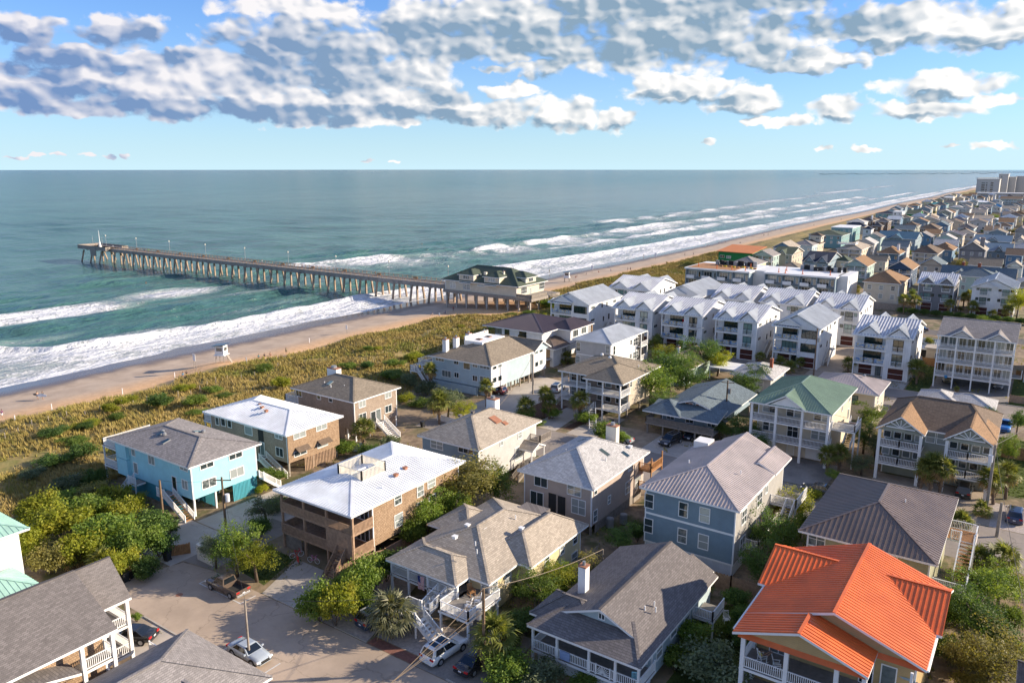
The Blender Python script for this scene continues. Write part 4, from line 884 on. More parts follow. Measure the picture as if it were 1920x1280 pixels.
h.vent(-44.5, 86, 10.7, 0); h.vent(-50, 85, 11, 0); h.vent(-44.2, 92.5, 10.6, 1)
for i in range(2):
    mb = MB(); mb.tube([(-41.9+i*.9, 82.6+2.0*i, 3.3), (-41.9+i*.9, 82.6+2.0*i, 4.5)], .5, 14); mb.tube([(-41.9+i*.9, 82.6+2.0*i, 4.5), (-41.9+i*.9, 82.6+2.0*i, 4.56)], .42, 14)
    tag(mb.build('air_conditioner', MT['greym']), 'round grey air conditioning unit beside the tan house', 'air conditioner', 'air conditioners by the tan house')
# --- slate blue house, pinkish metal roof
h = House('beach_house', 'tall slate blue house with pinkish metal roof and white lattice base', -35.8, -24.9, 79.6, 96.0)
h.wall(-35.8, -24.9, 79.6, 96.0, 4.5, 11.38, 'slate'); h.wall(-35.7, -25.0, 79.7, 95.9, 3.0, 4.5, 'lattice', True, 'base_wall')
mb = MB(); mb.box(-24.9, 79.75, 4.55, -24.86, 95.9, 11.36); h.part('wall', mb, 'taupe')
A, B, C, D = (-36.4, 79.0, 11.4), (-24.3, 79.0, 11.4), (-24.3, 96.6, 11.4), (-36.4, 96.6, 11.4); R1, R2 = (-30.35, 84.9, 13.5), (-30.35, 97.2, 13.5)
h.roof([[A, B, R1], [B, C, R2, R1], [D, A, R1, R2]], [A, B, C, R2, D], 'pink', 0.42); h.gable(-28.6, -24.2, 92, 99.0, 11.38, 1.1, 'pink', 'y', .42, 'taupe', .3); h.gable(-33.5, -27.2, 94, 99.6, 12.0, 1.45, 'pink', 'y', .42, 'taupe', .3)
h.wall(-33.2, -25.0, 96.0, 98.4, 3, 11.4, 'taupe'); h.box('roof_well', -35.9, -33.9, 94.6, 96.8, 11.4, 12.6, 'whites')
h.band(-35.8, -24.9, 79.6, 96.0, 8.0); h.band(-35.8, -24.9, 79.6, 96.0, 4.4, .2)
h.wp('-y', 79.6, 'R3', [(867, 130, 1.0, 1.7, 'h'), (1082, 185, 1.0, 1.7, 'h'), (1217, 220, 1.1, 1.7, 'h'), (862, 285, 1.0, 1.7, 'h'), (1075, 350, 1.0, 1.7, 'h'), (1208, 388, 1.1, 1.7, 'h')])
h.wp('+x', -24.86, 'R3', [(1465, 228, 1.6, 1.6, 'vh'), (1562, 120, 1.8, 1.6, 'vh'), (1453, 402, 1.6, 1.7, 'vh'), (1548, 275, 1.6, 1.7, 'vh'), (1606, 57, .9, .9, '')])
h.deck(-24.8, -21.6, 92.5, 97.5, 7.4); h.rail((-24.8, 92.6), (-21.7, 92.6), 7.4); h.rail((-21.7, 92.6), (-21.7, 97.4), 7.4); h.stairs((-22.4, 88.0), (-22.4, 92.5), 4.6, 7.4, 1.0); h.deck(-24.8, -23.2, 83.5, 86.0, 5.2); h.rail((-23.3, 83.5), (-23.3, 86), 5.2); h.rail((-24.8, 83.5), (-23.3, 83.5), 5.2)
for p in ((-21.8, 92.8), (-21.8, 97.2)): h.post(*p, 3, 7.3, .2)
h.vent(-33.5, 87, 12.5, 0); h.vent(-27.0, 87, 12.6, 0)
# --- olive house, bronze roof
h = House('beach_house', 'olive sided house with dark bronze metal hip roof and brown outside stair', -17.5, -5.8, 80.8, 98.4)
h.wall(-17.5, -5.8, 80.8, 98.4, 3.0, 10.48, 'olive'); h.hip(-18.3, -5.1, 80.0, 99.2, 10.5, 2.5, 'bronze', 0.5)
h.wp('-y', 80.8, 'R4', [(577, 372, 1.6, 1.5, 'vh'), (1035, 478, 1.4, 1.2, 'vh')])
h.deck(-5.7, -2.6, 83.4, 86.0, 6.4); h.deck(-5.7, -2.6, 92.0, 95.0, 8.4, .25, 'white', 'woodn'); h.stairs((-3.4, 86.0), (-3.4, 92.0), 6.4, 8.4, 1.3, 'white', 'woodn', True, None, 11)
for a, b, z in (((-5.6, 83.45), (-2.7, 83.45), 6.4), ((-2.7, 83.5), (-2.7, 86), 6.4), ((-5.6, 94.9), (-2.7, 94.9), 8.4), ((-2.7, 92), (-2.7, 94.9), 8.4), ((-5.0, 92.05), (-4.1, 92.05), 8.4)): h.rail(a, b, z)
for p in ((-2.8, 83.6), (-2.8, 86), (-2.8, 92.2), (-2.8, 94.8), (-4.1, 86.1), (-4.1, 92.0)): h.post(*p, 3, 9.3 if p[1] > 90 else 7.3, .18)
h.vent(-14, 91, 11.8, 1); h.vent(-9.6, 90, 12.2, 0)
# --- orange roof house
h = House('beach_house', 'ochre house with bright orange metal gabled roofs and white porch', -16.8, -4.4, 58.0, 74.6)
h.wall(-16.8, -4.4, 61.4, 74.6, 3.0, 10.75, 'ochre'); h.gable(-17.6, -3.7, 60.8, 75.2, 10.8, 2.45, 'orange', 'y', 0.42, 'ochre', .55, -10.6, (0,))
h.gable(-17.62, -7.2, 57.4, 61.6, 10.78, 1.75, 'orange', 'y', 0.42, 'ochre', .5, -12.4, (0,)); h.gable(-18.3, -11.6, 66.2, 75.0, 10.85, 1.75, 'orange', 'x', 0.42, 'ochre', .4, 71.2, (0,)); h.gable(-9.4, -3.3, 66.4, 75.15, 10.85, 1.6, 'orange', 'x', 0.42, 'ochre', .4, 71.4, (1,))
mb = MB(); mb.poly([(-17.2, 57.55, 10.42), (-7.4, 57.55, 10.42), (-7.4, 57.9, 10.75), (-17.2, 57.9, 10.75)]); mb.poly([(-7.3, 60.95, 10.42), (-3.9, 60.95, 10.42), (-3.9, 61.3, 10.75), (-7.3, 61.3, 10.75)]); h.part('pent_roof', mb, 'orange')
for z in (4.6, 7.6):
    h.deck(-17.0, -7.4, 57.8, 61.4, z); h.rail((-16.9, 57.9), (-13.4, 57.9), z); h.rail((-13.2, 57.9), (-9.6, 57.9), z); h.rail((-9.4, 57.9), (-7.5, 57.9), z); h.rail((-16.9, 57.9), (-16.9, 61.3), z); h.deck(-7.3, -4.5, 60.0, 61.4, z); h.rail((-7.2, 60.1), (-4.6, 60.1), z)
for x in (-16.8, -13.3, -9.5, -7.5): h.post(x, 57.95, 3.0, 10.6, .34)
h.post(-16.8, 61.1, 3, 10.6, .28); h.post(-4.6, 60.2, 3, 10.6, .2)
for x, w_ in ((-12.2, 1.0), (-10.4, .8), (-9.0, 1.0)): h.w('-y', 61.4, x, 9.0, w_, 1.6, 'm', 'white'); h.w('-y', 61.4, x, 5.9, w_, 1.6, 'm', 'white')
h.w('-y', 61.4, -14.8, 8.75, 1.4, 2.2, 'v', 'white', 'glassd', 'sliding_door'); h.w('-y', 61.4, -6.3, 8.7, 1.0, 2.1, '', 'white', 'glassd', 'door'); h.w('-y', 61.4, -7.9, 8.7, .9, 2.1, '', 'white', 'glassd', 'door')
mb = MB(); fx, fy, fz = -5.0, 61.33, 9.2                        # wooden fish on the wall
for a, b in ((-.55, .02), (0, .13), (.3, .1), (.55, .03)): pass
mb.poly([(fx-.6, fy, fz+.05), (fx-.25, fy, fz-.08), (fx+.25, fy, fz-.1), (fx+.55, fy, fz-.14), (fx+.6, fy, fz+.02), (fx+.2, fy, fz+.14), (fx-.1, fy, fz+.12)]); mb.poly([(fx+.5, fy, fz-.1), (fx+.8, fy, fz-.28), (fx+.75, fy, fz+.1)]); h.part('fish_plaque', mb, 'bluegrey')
for s_ in (-17.75, -3.62): mb = MB(); mb.tube([(s_, 58.2 if s_ < -10 else 61, 10.62), (s_, 75.0, 10.62)], .09, 8); h.part('gutter', mb, 'white')
chair((-15.6, 59.5, 7.6), 2.4, 'white rocking chair with the reader in it on the orange roofed porch'); chair((-14.3, 59.2, 7.6), 2.0, 'empty white rocking chair on the orange roofed porch')
# --- low house with long dark roof
h = House('beach_house', 'low pale blue house with dark brown shingle roof and white screened porch with a sunburst', -34.7, -24.5, 53.9, 71.5)
h.wall(-34.0, -24.5, 57.3, 71.5, 3.6, 7.08, 'ltblue'); h.gable(-35.2, -23.9, 56.0, 71.9, 7.1, 2.35, 'dgrey', 'y', None, 'ltblue', .5, -29.2, (0, 1))
A, B, C, D = (-35.3, 53.4, 7.1), (-23.88, 53.4, 7.1), (-23.88, 57.6, 8.25), (-35.3, 57.6, 8.25); P1, P2 = (-32.6, 57.6, 8.35), (-26.6, 57.6, 8.35)
h.roof([[A, B, P2, P1], [B, (-23.88, 57.6, 7.15), P2], [(-35.3, 57.6, 7.15), A, P1]], [A, B, (-23.88, 57.6, 7.15), P2, P1, (-35.3, 57.6, 7.15)], 'dgrey', name='porch_roof')
h.hip(-36.2, -29.5, 55.2, 60.2, 7.13, 1.55, 'dgrey', None, 'x', name='side_roof'); h.gable(-29.4, -24.6, 68.5, 72.6, 7.12, 1.2, 'dgrey', 'y', None, 'ltblue', .3)
h.chimney(-33.2, 60.2, 7.4, 10.6, .8, .8, 'white'); h.deck(-35.0, -24.1, 53.7, 57.3, 4.6); h.box('base_wall', -34.6, -24.6, 54.2, 57.3, 3.0, 4.35, 'lattice')
for x in (-34.9, -32.3, -29.0, -26.4, -24.2): h.post(x, 53.85, 3.0, 6.95, .2)
for a, b in ((-34.9, -32.4), (-32.2, -29.1), (-28.9, -28.3), (-26.9, -26.5), (-26.3, -24.3)): h.rail((a, 53.85), (b, 53.85), 4.6, .95, 'white', .17)
h.rail((-24.2, 53.9), (-24.2, 57.2), 4.6, .95); h.rail((-34.9, 53.9), (-34.9, 57.2), 4.6, .95); mb = MB()
for k in range(13): a = math.pi*k/12; mb.beam((-27.6, 53.85, 4.75), (-27.6+.68*math.cos(a)*1.0, 53.85, 4.75+.8*math.sin(a)), .05, .05)
mb.beam((-28.3, 53.85, 5.55), (-26.9, 53.85, 5.55), .08, .06); mb.beam((-28.3, 53.85, 4.72), (-26.9, 53.85, 4.72), .08, .06); h.part('sunburst', mb, 'white', None, 'stuff')
h.w('-y', 56.48, -29.2, 8.55, .55, .5, 'v', 'white'); h.wp('+x', -24.5, 'R3', [(1105, 855, 1.3, 1.1, 'h'), (1020, 945, 1.3, 1.2, 'h'), (930, 1075, 1.2, 1.3, 'h')])
for x in (-33, -31, -27.5, -25.6): h.w('-y', 57.3, x, 5.8, 1.2, 1.7, 'v', 'white', 'glassd')
h.deck(-24.4, -22.3, 66.5, 69.5, 5.2); h.rail((-22.4, 66.5), (-22.4, 69.5), 5.2); h.rail((-24.4, 66.5), (-22.4, 66.5), 5.2); h.post(-22.4, 66.6, 3, 5, .16)
for (x, y, k) in ((-26.6, 60.0, 0), (-26.2, 61.2, 0), (-25.7, 60.4, 0)): h.vent(x, y, 8.35, k, 'white')
mb = MB(); mb.box(-31.9, 53.7, 4.75, -30.9, 53.8, 5.6); tag(mb.build('beach_towel', m_plain('towel', (0.28, 0.36, 0.55), .9, .2, 4), None), 'pale blue towel hung over the white porch rail', 'towel')
chair((-25.0, 54.9, 4.6), 3.6, 'pale blue chair at the corner of the sunburst porch', 'turq')
# --- yellow house
h = House('beach_house', 'pale yellow house with many hipped tan shingle roof and white deck with stairs', -53.8, -41.2, 55.4, 74.0)
h.wall(-53.6, -42.9, 58.0, 73.8, 3.4, 7.18, 'yellow'); h.wall(-46.4, -41.3, 62.8, 73.9, 3.4, 7.16, 'yellow')
h.hip(-54.4, -42.2, 57.0, 74.4, 7.2, 2.3, 'tanr', None, 'y'); h.hip(-47.0, -40.6, 62.2, 74.5, 7.18, 1.9, 'tanr', None, 'y')
h.hip(-54.5, -44.8, 54.9, 61.0, 7.15, 1.25, 'tanr', None, 'x', 3.0, name='porch_roof'); h.hip(-56.4, -50.0, 64, 71, 7.1, 1.6, 'tanr', None, 'x', name='side_roof')
mb = MB(); mb.box(-49.0, 70.8, 7.6, -45.6, 74.0, 8.1); h.part('flat_roof', mb, 'dgrey')
h.deck(-54.2, -44.9, 55.2, 58.0, 5.5); h.deck(-45.3, -41.5, 52.6, 58.0, 5.5); h.rail((-54.1, 55.3), (-45.4, 55.3), 5.5); h.rail((-54.1, 55.3), (-54.1, 57.9), 5.5); h.rail((-45.2, 52.7), (-45.2, 55.3), 5.5); h.rail((-45.2, 52.7), (-41.6, 52.7), 5.5); h.rail((-41.6, 52.7), (-41.6, 57.8), 5.5)
for x in (-54.0, -51.6, -48.9, -45.0): h.post(x, 55.3, 3.0, 7.0, .2)
for p in ((-45.1, 52.8), (-41.7, 52.8), (-43.4, 55.5), (-41.7, 57.6)): h.post(*p, 3.0, 5.3, .2)
h.deck(-49.2, -46.4, 50.4, 52.6, 4.8); h.rail((-49.1, 50.5), (-46.4, 50.5), 4.8); h.rail((-49.1, 50.5), (-49.1, 52.5), 4.8); h.rail((-49.1, 52.5), (-47.6, 52.5), 4.8); h.stairs((-44.0, 51.1), (-46.4, 51.1), 3.02, 4.8, 1.25, 'white', 'white', True, None, 7); h.stairs((-46.9, 52.6), (-46.9, 55.2), 4.8, 5.5, 1.1, 'white', 'white', True, None, 4)
for q in ((-49.0, 50.6), (-49.0, 52.4), (-46.5, 52.4), (-46.5, 50.6)): h.post(*q, 3, 4.7, .15)
h.wp('-y', 58.0, 'R2', [(1447, 668, .9, 1.3, 'h')]); h.wp('+x', -42.9, 'R2', [(1505, 670, .9, 1.2, 'h'), (1590, 612, 1.0, 1.2, 'h')]); h.wp('+x', -41.3, 'R3', [(315, 437, .9, 1.1, 'h'), (220, 505, .9, 1.1, 'h'), (398, 370, .9, 1.1, 'h'), (393, 490, 1.2, 1.4, 'h'), (315, 545, .9, .9, 'h')])
for x in (-52.6, -50.4, -48.0, -46.2): h.w('-y', 58.0, x, 6.2, 1.2, 1.6, 'v', 'white', 'glassd')
h.box('base_wall', -53.4, -43.0, 58.3, 73.6, 3.0, 3.45, 'yellow')
for (x, y, k) in ((-49.2, 60.2, 1), (-47.8, 63.5, 1), (-46.4, 60.2, 0), (-49.8, 63.2, 1), (-44.4, 66.0, 1), (-45.2, 58.9, 0), (-46.5, 67.9, 0)): h.vent(x, y, 9.0, k)
chair((-42.9, 54.4, 5.5), -1.2, 'white rocking chair on the open deck of the yellow house'); chair((-42.7, 55.6, 5.5), -1.0, 'second white rocking chair beside it on the open deck of the yellow house'); chair((-44.2, 56.6, 5.5), 1.2, 'brown wooden rocking chair by the post on the yellow house deck', 'woodn'); chair((-46.6, 57.0, 5.5), 2.2, 'cream armchair in the shade of the yellow house porch', 'cream', False)
# flag on the porch rail
fm, ft, fb = newmat('flag_cloth'); v = ocoord(ft); sx = ft.nodes.new('ShaderNodeSeparateXYZ'); ft.links.new(v, sx.inputs[0])
stp = mth(ft, 'GREATER_THAN', mth(ft, 'FRACT', mth(ft, 'MULTIPLY', sx.outputs[0], 7.6)), 0.5); col = mixc(ft, stp, (.75, .74, .72), (.5, .03, .04))
can = mth(ft, 'MULTIPLY', mth(ft, 'GREATER_THAN', sx.outputs[2], -.75), mth(ft, 'LESS_THAN', sx.outputs[0], -0.02)); vor = ft.nodes.new('ShaderNodeTexVoronoi'); vor.inputs['Scale'].default_value = 7; ft.links.new(v, vor.inputs['Vector'])
ccol = mixc(ft, mth(ft, 'LESS_THAN', vor.outputs['Distance'], .22), (.02, .035, .16), (.75, .75, .75)); ft.links.new(mixc(ft, can, col, ccol), fb.inputs['Base Color']); fb.inputs['Roughness'].default_value = .9
mb = MB(); nU, nV = 10, 12
for j in range(nV):
    for i in range(nU):
        def fp(i, j): u, w_ = i/nU, j/nV; return ((u-.5)*.95, .05*math.sin(u*9+w_*3)-.04, -1.55*w_)
        mb.poly([fp(i, j), fp(i+1, j), fp(i+1, j+1), fp(i, j+1)])
fl = mb.build('flag', fm, None, (0, 0, 0), (-49.7, 55.15, 6.6)); tag(fl, 'striped red and white flag with blue starry corner hung on the white porch rail', 'flag')
# --- bottom left cedar house
h = House('beach_house', 'cedar shingled house with broad dark grey gable roof and white corner porches', -73, -61, 8, 32)
h.wall(-72.5, -61.9, 6, 28.6, 3.0, 10.45, 'cedar'); h.wall(-72.5, -64.8, 28.6, 29.4, 3, 10.45, 'cedar', False)
h.gable(-73.4, -60.2, 4.0, 29.0, 10.5, 3.3, 'dgrey', 'y', None, 'cedar', .5, -66.6, (1,)); h.gable(-70.0, -63.9, 20, 32.3, 10.52, 3.05, 'dgrey', 'y', None, 'white', .4, -66.9, (1,))
h.gable(-63.5, -59.6, 16.5, 25.5, 8.6, 1.2, 'dgrey', 'x', None, 'cedar', .3)
for z in (5.2, 8.0):
    h.deck(-69.6, -64.0, 29.4, 32.0, z); h.rail((-64.1, 29.5), (-64.1, 31.9), z); h.rail((-69.5, 31.9), (-64.1, 31.9), z); h.deck(-61.9, -60.4, 26.0, 28.7, z); h.rail((-60.5, 26), (-60.5, 28.6), z); h.rail((-61.9, 28.6), (-60.5, 28.6), z)
for p in ((-64.1, 31.9), (-69.4, 31.9), (-64.1, 29.6), (-60.5, 28.6), (-60.5, 26.1)): h.post(*p, 3, 10.3, .3)
h.deck(-62.2, -58.9, 29.2, 32.6, 5.6, .25, 'white', 'woodn'); h.rail((-59.0, 29.2), (-59.0, 32.5), 5.6, 1.05); h.rail((-62.1, 32.5), (-59.0, 32.5), 5.6, 1.05); h.stairs((-60.2, 26.4), (-60.2, 29.2), 3.4, 5.6, 1.0)
for p in ((-59.1, 29.3), (-59.1, 32.4), (-62, 32.4)): h.post(*p, 3, 5.4, .2)
h.wp('+x', -61.9, 'LF', [(80, 1270, 1.2, 1.4, 'h')]); h.vent(-63.4, 20.5, 11.9, 2, 'dgrey')
# --- bottom roof
h = House('beach_house', 'grey shingle hip roofed house with small side gable by the silver blue sedan', -59.5, -48.8, 20, 34.6)
h.wall(-59.3, -49.2, 18, 34.2, 3.0, 7.15, 'cedarg'); h.hip(-60.2, -48.3, 16, 35.1, 7.2, 2.6, 'grey'); h.gable(-53.5, -48.2, 27.0, 32.0, 7.25, 1.5, 'grey', 'x', None, 'cedarg', .3, None, (1,))
# --- mint roofed white house at the left
h = House('beach_house', 'white stucco house with mint green metal hip roof and a lower mint porch roof', -100, -85.6, 12, 32.4)
h.wall(-100, -85.8, 10, 32.4, 3.0, 11.0, 'whites'); h.hip(-101, -84.9, 9, 33.2, 11.05, 2.8, 'mint', .5); h.wall(-85.8, -80.5, 14, 30.5, 3, 6.9, 'whites'); h.hip(-86, -79.6, 13, 31.5, 7.0, 1.3, 'mint', .5, name='porch_roof')
for y in (15, 20, 25): h.w('+x', -85.8, y, 9.2, 1.2, 1.6, 'h')
# --- pale blue motel-like house
h = House('beach_house', 'long pale blue house with brown roof and four white chimneys by the car park', -103.9, -88.6, 120.6, 141)
h.wall(-103.9, -88.7, 120.7, 135, 4.9, 9.85, 'ltblue'); h.wall(-103, -90.8, 121.5, 134.5, 3, 4.9, 'ltblue', False, 'ground_room'); piles(h, -90.2, -88.9, 121, 134.8, 2, 5, 4.9)
mb = MB(); mb.box(-88.7, 120.75, 4.9, -88.6, 125.9, 9.8); mb.box(-90.9, 126.0, 4.9, -90.6, 134.9, 9.8); h.part('wall', mb, 'whites')
A, B, C, D = (-104.5, 119.9, 9.9), (-87.9, 119.9, 9.9), (-87.9, 135.5, 9.9), (-104.5, 135.5, 9.9); R1, R2 = (-96.6, 127.2, 12.4), (-94.6, 127.2, 12.4)
h.roof([[A, B, R2, R1], [B, C, (-94.6, 135.5, 12.4), R2], [D, A, R1, (-96.6, 135.5, 12.4)], [R1, R2, (-94.6, 135.5, 12.4), (-96.6, 135.5, 12.4)]], [A, B, C, (-94.6, 135.5, 12.4), (-96.6, 135.5, 12.4), D], 'olivr')
h.box('flat_roof', -99.4, -95.0, 126.4, 134.5, 11.6, 12.62, 'white'); h.box('roof_parapet', -99.8, -99.45, 126.4, 134.5, 11.6, 13.4, 'white')
for x, y in ((-97.4, 128.5), (-97.4, 131.8)): h.skylight((x, y, 12.63), (0.01, 0, 1), 1.0, 1.2, 'copper', 'dark')
for x, y, z in ((-101.6, 122.4, 13.2), (-100.4, 124.4, 13.4), (-101.4, 130.0, 13.2), (-99.8, 133.5, 13.2)): h.chimney(x, y, 10, z, 1.0, 1.0, 'white')
h.wall(-98, -88.6, 135.8, 141.2, 4.9, 9.85, 'whites'); h.gable(-99, -87.7, 135.3, 142, 9.9, 1.8, 'olivr', 'x', None, 'ltblue', .4); piles(h, -97, -89, 136.2, 141, 3, 2, 4.9)
h.wp('-y', 120.7, 'LB', [(345, 498, 2.2, .7, 'vv'), (510, 527, 1.1, .8, 'v'), (615, 560, 1.6, 1.5, ''), (697, 558, 1.1, .8, 'v'), (795, 575, 2.4, .7, 'vv'), (412, 642, 2.3, 1.3, 'vv'), (513, 655, 1.1, 1.0, 'v'), (697, 688, 1.1, 1.1, 'v'), (795, 695, 2.4, .9, 'vv')], 'white', 'glassd')
h.wp('+x', -88.6, 'LB', [(892, 580, 1.2, .7, ''), (945, 558, 1.2, .7, ''), (892, 705, 1.2, 1.0, ''), (945, 687, 1.2, 1.0, ''), (1310, 427, 1.2, .7, ''), (1357, 410, 1.2, .7, ''), (1312, 547, 1.2, 1.0, ''), (1357, 527, 1.2, 1.0, '')], 'white', 'glassd'); h.wp('+x', -90.6, 'LB', [(1013, 605, .9, 1.0, ''), (1067, 465, 1.1, .7, ''), (1117, 447, 1.1, .7, ''), (1067, 585, 1.1, 1.0, ''), (1115, 568, 1.1, 1.0, '')], 'white', 'glassd')
h.deck(-108.5, -103.9, 121, 132, 7.4); h.rail((-108.4, 121.1), (-104, 121.1), 7.4, 1, 'white', .3); h.rail((-108.4, 121.1), (-108.4, 132), 7.4, 1, 'white', .3); h.stairs((-102.4, 118.4), (-107.2, 120.2), 3.1, 6.2, 1.2, 'white', 'deckg'); h.deck(-109, -106.8, 119.2, 122, 6.2); h.rail((-109, 119.3), (-107.6, 119.3), 6.2); h.rail((-109, 119.3), (-109, 122), 6.2); h.post(-108.9, 119.4, 3, 6, .18)
h.rail((-103.8, 120.55), (-92, 120.55), 3.0, 1.7, 'ltblue', .3, .28)
# --- plum roofed modern house
h = House('beach_house', 'white modern house with wide plum metal hip roofs and timber clad lower wing', -110, -90.8, 148.5, 166)
h.wall(-108, -94.6, 149, 165.5, 6.4, 10.95, 'whites'); h.wall(-95, -90.8, 155.6, 165.2, 6.0, 10.95, 'whites'); h.wall(-108, -94.8, 150, 165, 3, 6.4, 'whites', False); h.hip(-111.2, -93.6, 148.0, 166.4, 11, 2.4, 'plum', .42, 'x'); h.hip(-97.5, -90.0, 154.6, 165.8, 10.98, 1.7, 'plum', .42, 'y')
h.wall(-97.5, -91.6, 149.2, 157.5, 3.0, 7.4, 'whites'); h.hip(-98.5, -90.6, 148.4, 158.5, 7.5, 1.7, 'bronze', .42, name='wing_roof'); mb = MB(); mb.box(-97.5, 149.1, 3, -92.5, 149.2, 7.3); h.part('wall', mb, 'timber')
h.wp('-y', 149.0, 'LB', [(930, 215, 1.8, 1.1, 'v'), (1017, 240, 1.2, 2.0, ''), (1175, 255, 1.9, 1.6, 'v')], 'black', 'glassd'); h.w('-y', 149.1, -95.2, 5.9, 2.0, 2.2, 'v', 'black', 'glassd'); h.wp('+x', -90.8, 'LB', [(1702, 237, 2.2, 1.5, 'vv'), (1785, 205, 2.2, 1.5, 'vv')], 'white', 'glassd'); h.wp('+x', -91.6, 'LB', [(1588, 402, 1.8, .9, 'vv'), (1652, 385, .8, 1.0, '')], 'white', 'glassd')
mb = MB(); mb.tube([(-101.0, 148.95, 9.3), (-101.0, 149.05, 9.3)], .4, 16); h.part('round_window', mb, 'glassd')
for p in ((-110.4, 149), (-110.4, 158), (-90.3, 165)): h.post(*p, 3, 10.8, .3, 'timber')
h.deck(-98, -92, 147.2, 149.1, 5.2, .3, 'whites', 'deckg')
# --- light grey house with galvanised roof
h = House('beach_house', 'light grey house with galvanised metal hip roof and white sunlit flank', -85.6, -77, 149.5, 167)
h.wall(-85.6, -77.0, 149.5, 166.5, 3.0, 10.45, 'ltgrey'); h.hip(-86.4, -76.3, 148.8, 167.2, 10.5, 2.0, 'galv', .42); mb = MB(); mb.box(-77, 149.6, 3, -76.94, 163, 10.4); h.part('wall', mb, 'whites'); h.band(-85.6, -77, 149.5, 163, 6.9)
h.wp('-y', 149.5, 'W1', [(328, 957, 1.0, 1.9, 'h'), (733, 1000, 1.0, 1.7, 'h'), (322, 1130, 1.0, 1.5, 'h')]); h.wp('+x', -76.94, 'W1', [(825, 1010, .8, 1.9, 'h'), (1058, 897, .8, 1.0, 'h'), (1128, 885, 2.6, 1.6, 'vvh'), (1052, 1085, .8, .9, 'h'), (1120, 1068, 2.6, 1.5, 'vvh')], 'white', 'glassd')
for z in (4.2, 7.4):
    mb = MB(); mb.box(-76.98, 163.2, z, -76.9, 166.4, z+2.6); h.part('porch_shade_panel', mb, 'dark'); h.deck(-77, -75.9, 163, 166.5, z); h.rail((-76, 163), (-76, 166.5), z)  # dark slab on the flank paints the shade inside the porch
for y in (163, 166.4): h.post(-76, y, 3, 10.4, .2)
# --- porch house with grey brown roof
h = House('beach_house', 'cedar house with two levels of white porches and big brown grey hip roof', -73.4, -60.2, 121.6, 136.4)
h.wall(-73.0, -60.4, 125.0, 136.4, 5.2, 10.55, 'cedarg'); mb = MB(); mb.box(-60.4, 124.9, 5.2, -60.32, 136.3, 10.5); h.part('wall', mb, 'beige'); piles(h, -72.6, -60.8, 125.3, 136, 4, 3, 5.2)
A, B, C, D = (-74.2, 122.6, 10.6), (-59.4, 122.6, 10.6), (-59.4, 137.2, 10.6), (-74.2, 137.2, 10.6); R1, R2 = (-67.4, 130.0, 13.1), (-66.0, 130.0, 13.1)
h.hip(-74.2, -59.4, 122.6, 137.2, 10.6, 2.5, 'olivr', None, 'x', 6.8); h.hip(-67.6, -59.3, 120.4, 131.0, 10.62, 2.0, 'olivr', None, 'y', name='porch_roof')
for z in (5.2, 8.0):
    h.deck(-73.6, -67.2, 123.0, 125.0, z); h.deck(-67.2, -60.0, 121.0, 125.0, z)
    for a, b in (((-73.5, 123.1), (-67.4, 123.1)), ((-67.0, 121.1), (-63.8, 121.1)), ((-63.6, 121.1), (-60.2, 121.1)), ((-60.1, 121.2), (-60.1, 124.9)), ((-73.5, 123.2), (-73.5, 125))):
        if z < 6 and a[0] == -67.0: continue
        h.rail(a, b, z, 1.0, 'white', .2)
for p in ((-73.5, 123.1), (-70.2, 123.1), (-67.0, 121.1), (-63.7, 121.1), (-60.2, 121.1)): h.post(*p, 3, 10.4, .24)
for x in (-72, -70, -66.3, -64.6, -62.4, -61.2):
    for z in (6.4, 9.2): h.w('-y', 125.0, x, z, 1.1, 1.8, 'h', 'white', 'glassd')
h.wp('+x', -60.32, 'TS', [(1297, 460, .7, 1.2, 'h'), (1380, 420, .7, 1.1, 'h'), (1437, 385, .6, .8, ''), (1477, 365, .6, .8, ''), (1522, 350, .8, 1.0, 'h'), (1545, 338, .8, 1.0, 'h')]); h.stairs((-62.6, 115.6), (-65.8, 121.0), 3.02, 5.2, 1.2, 'white', 'white'); h.stairs((-66.5, 118.8), (-66.0, 121.1), 4.0, 5.2, 1.1, 'white', 'white', True, None, 5)
h.vent(-66.3, 128.6, 13.0, 2, 'white'); h.vent(-69, 130.5, 12.8, 2, 'white'); h.vent(-61.4, 131, 11.4, 0)
# --- low grey house with deck
h = House('beach_house', 'low blue grey house with weathered wrap deck on posts under trees', -53, -42.4, 120.4, 140)
h.wall(-52.6, -42.6, 122.6, 140, 4.9, 6.95, 'bluegrey'); h.gable(-53.6, -41.6, 123.6, 140.8, 7.0, 2.0, 'bluegr', 'y', None, 'bluegrey', .8); A, B = (-54.2, 119.7, 6.95), (-41.5, 119.7, 6.95)
h.roof([[A, B, (-41.5, 124.5, 8.0), (-54.2, 124.5, 8.0)]], [A, B, (-41.5, 124.5, 8.0), (-54.2, 124.5, 8.0)], 'bluegr', name='porch_roof'); h.hip(-55, -48, 119.5, 127, 6.96, 1.7, 'bluegr', None, 'y', name='side_roof')
h.deck(-54.3, -42.0, 119.3, 122.6, 5.0, .3, 'woodg'); h.rail((-54.2, 119.4), (-42.1, 119.4), 5.0, 1, 'woodg', .2, .1); h.rail((-54.2, 119.4), (-54.2, 122.5), 5.0, 1, 'woodg', .2, .1); piles(h, -54, -42.4, 119.7, 139, 5, 4, 4.8)
for x in (-51, -47.5, -43.6): h.w('-y', 122.6, x, 6.0, 1.3, 1.6, 'v', 'white', 'glassd')
h.w('-y', 124.38, -48.4, 7.9, 1.3, .6, 'v', 'white', 'copper'); h.w('-y', 124.38, -46.5, 7.9, 1.3, .6, 'v', 'white', 'copper')
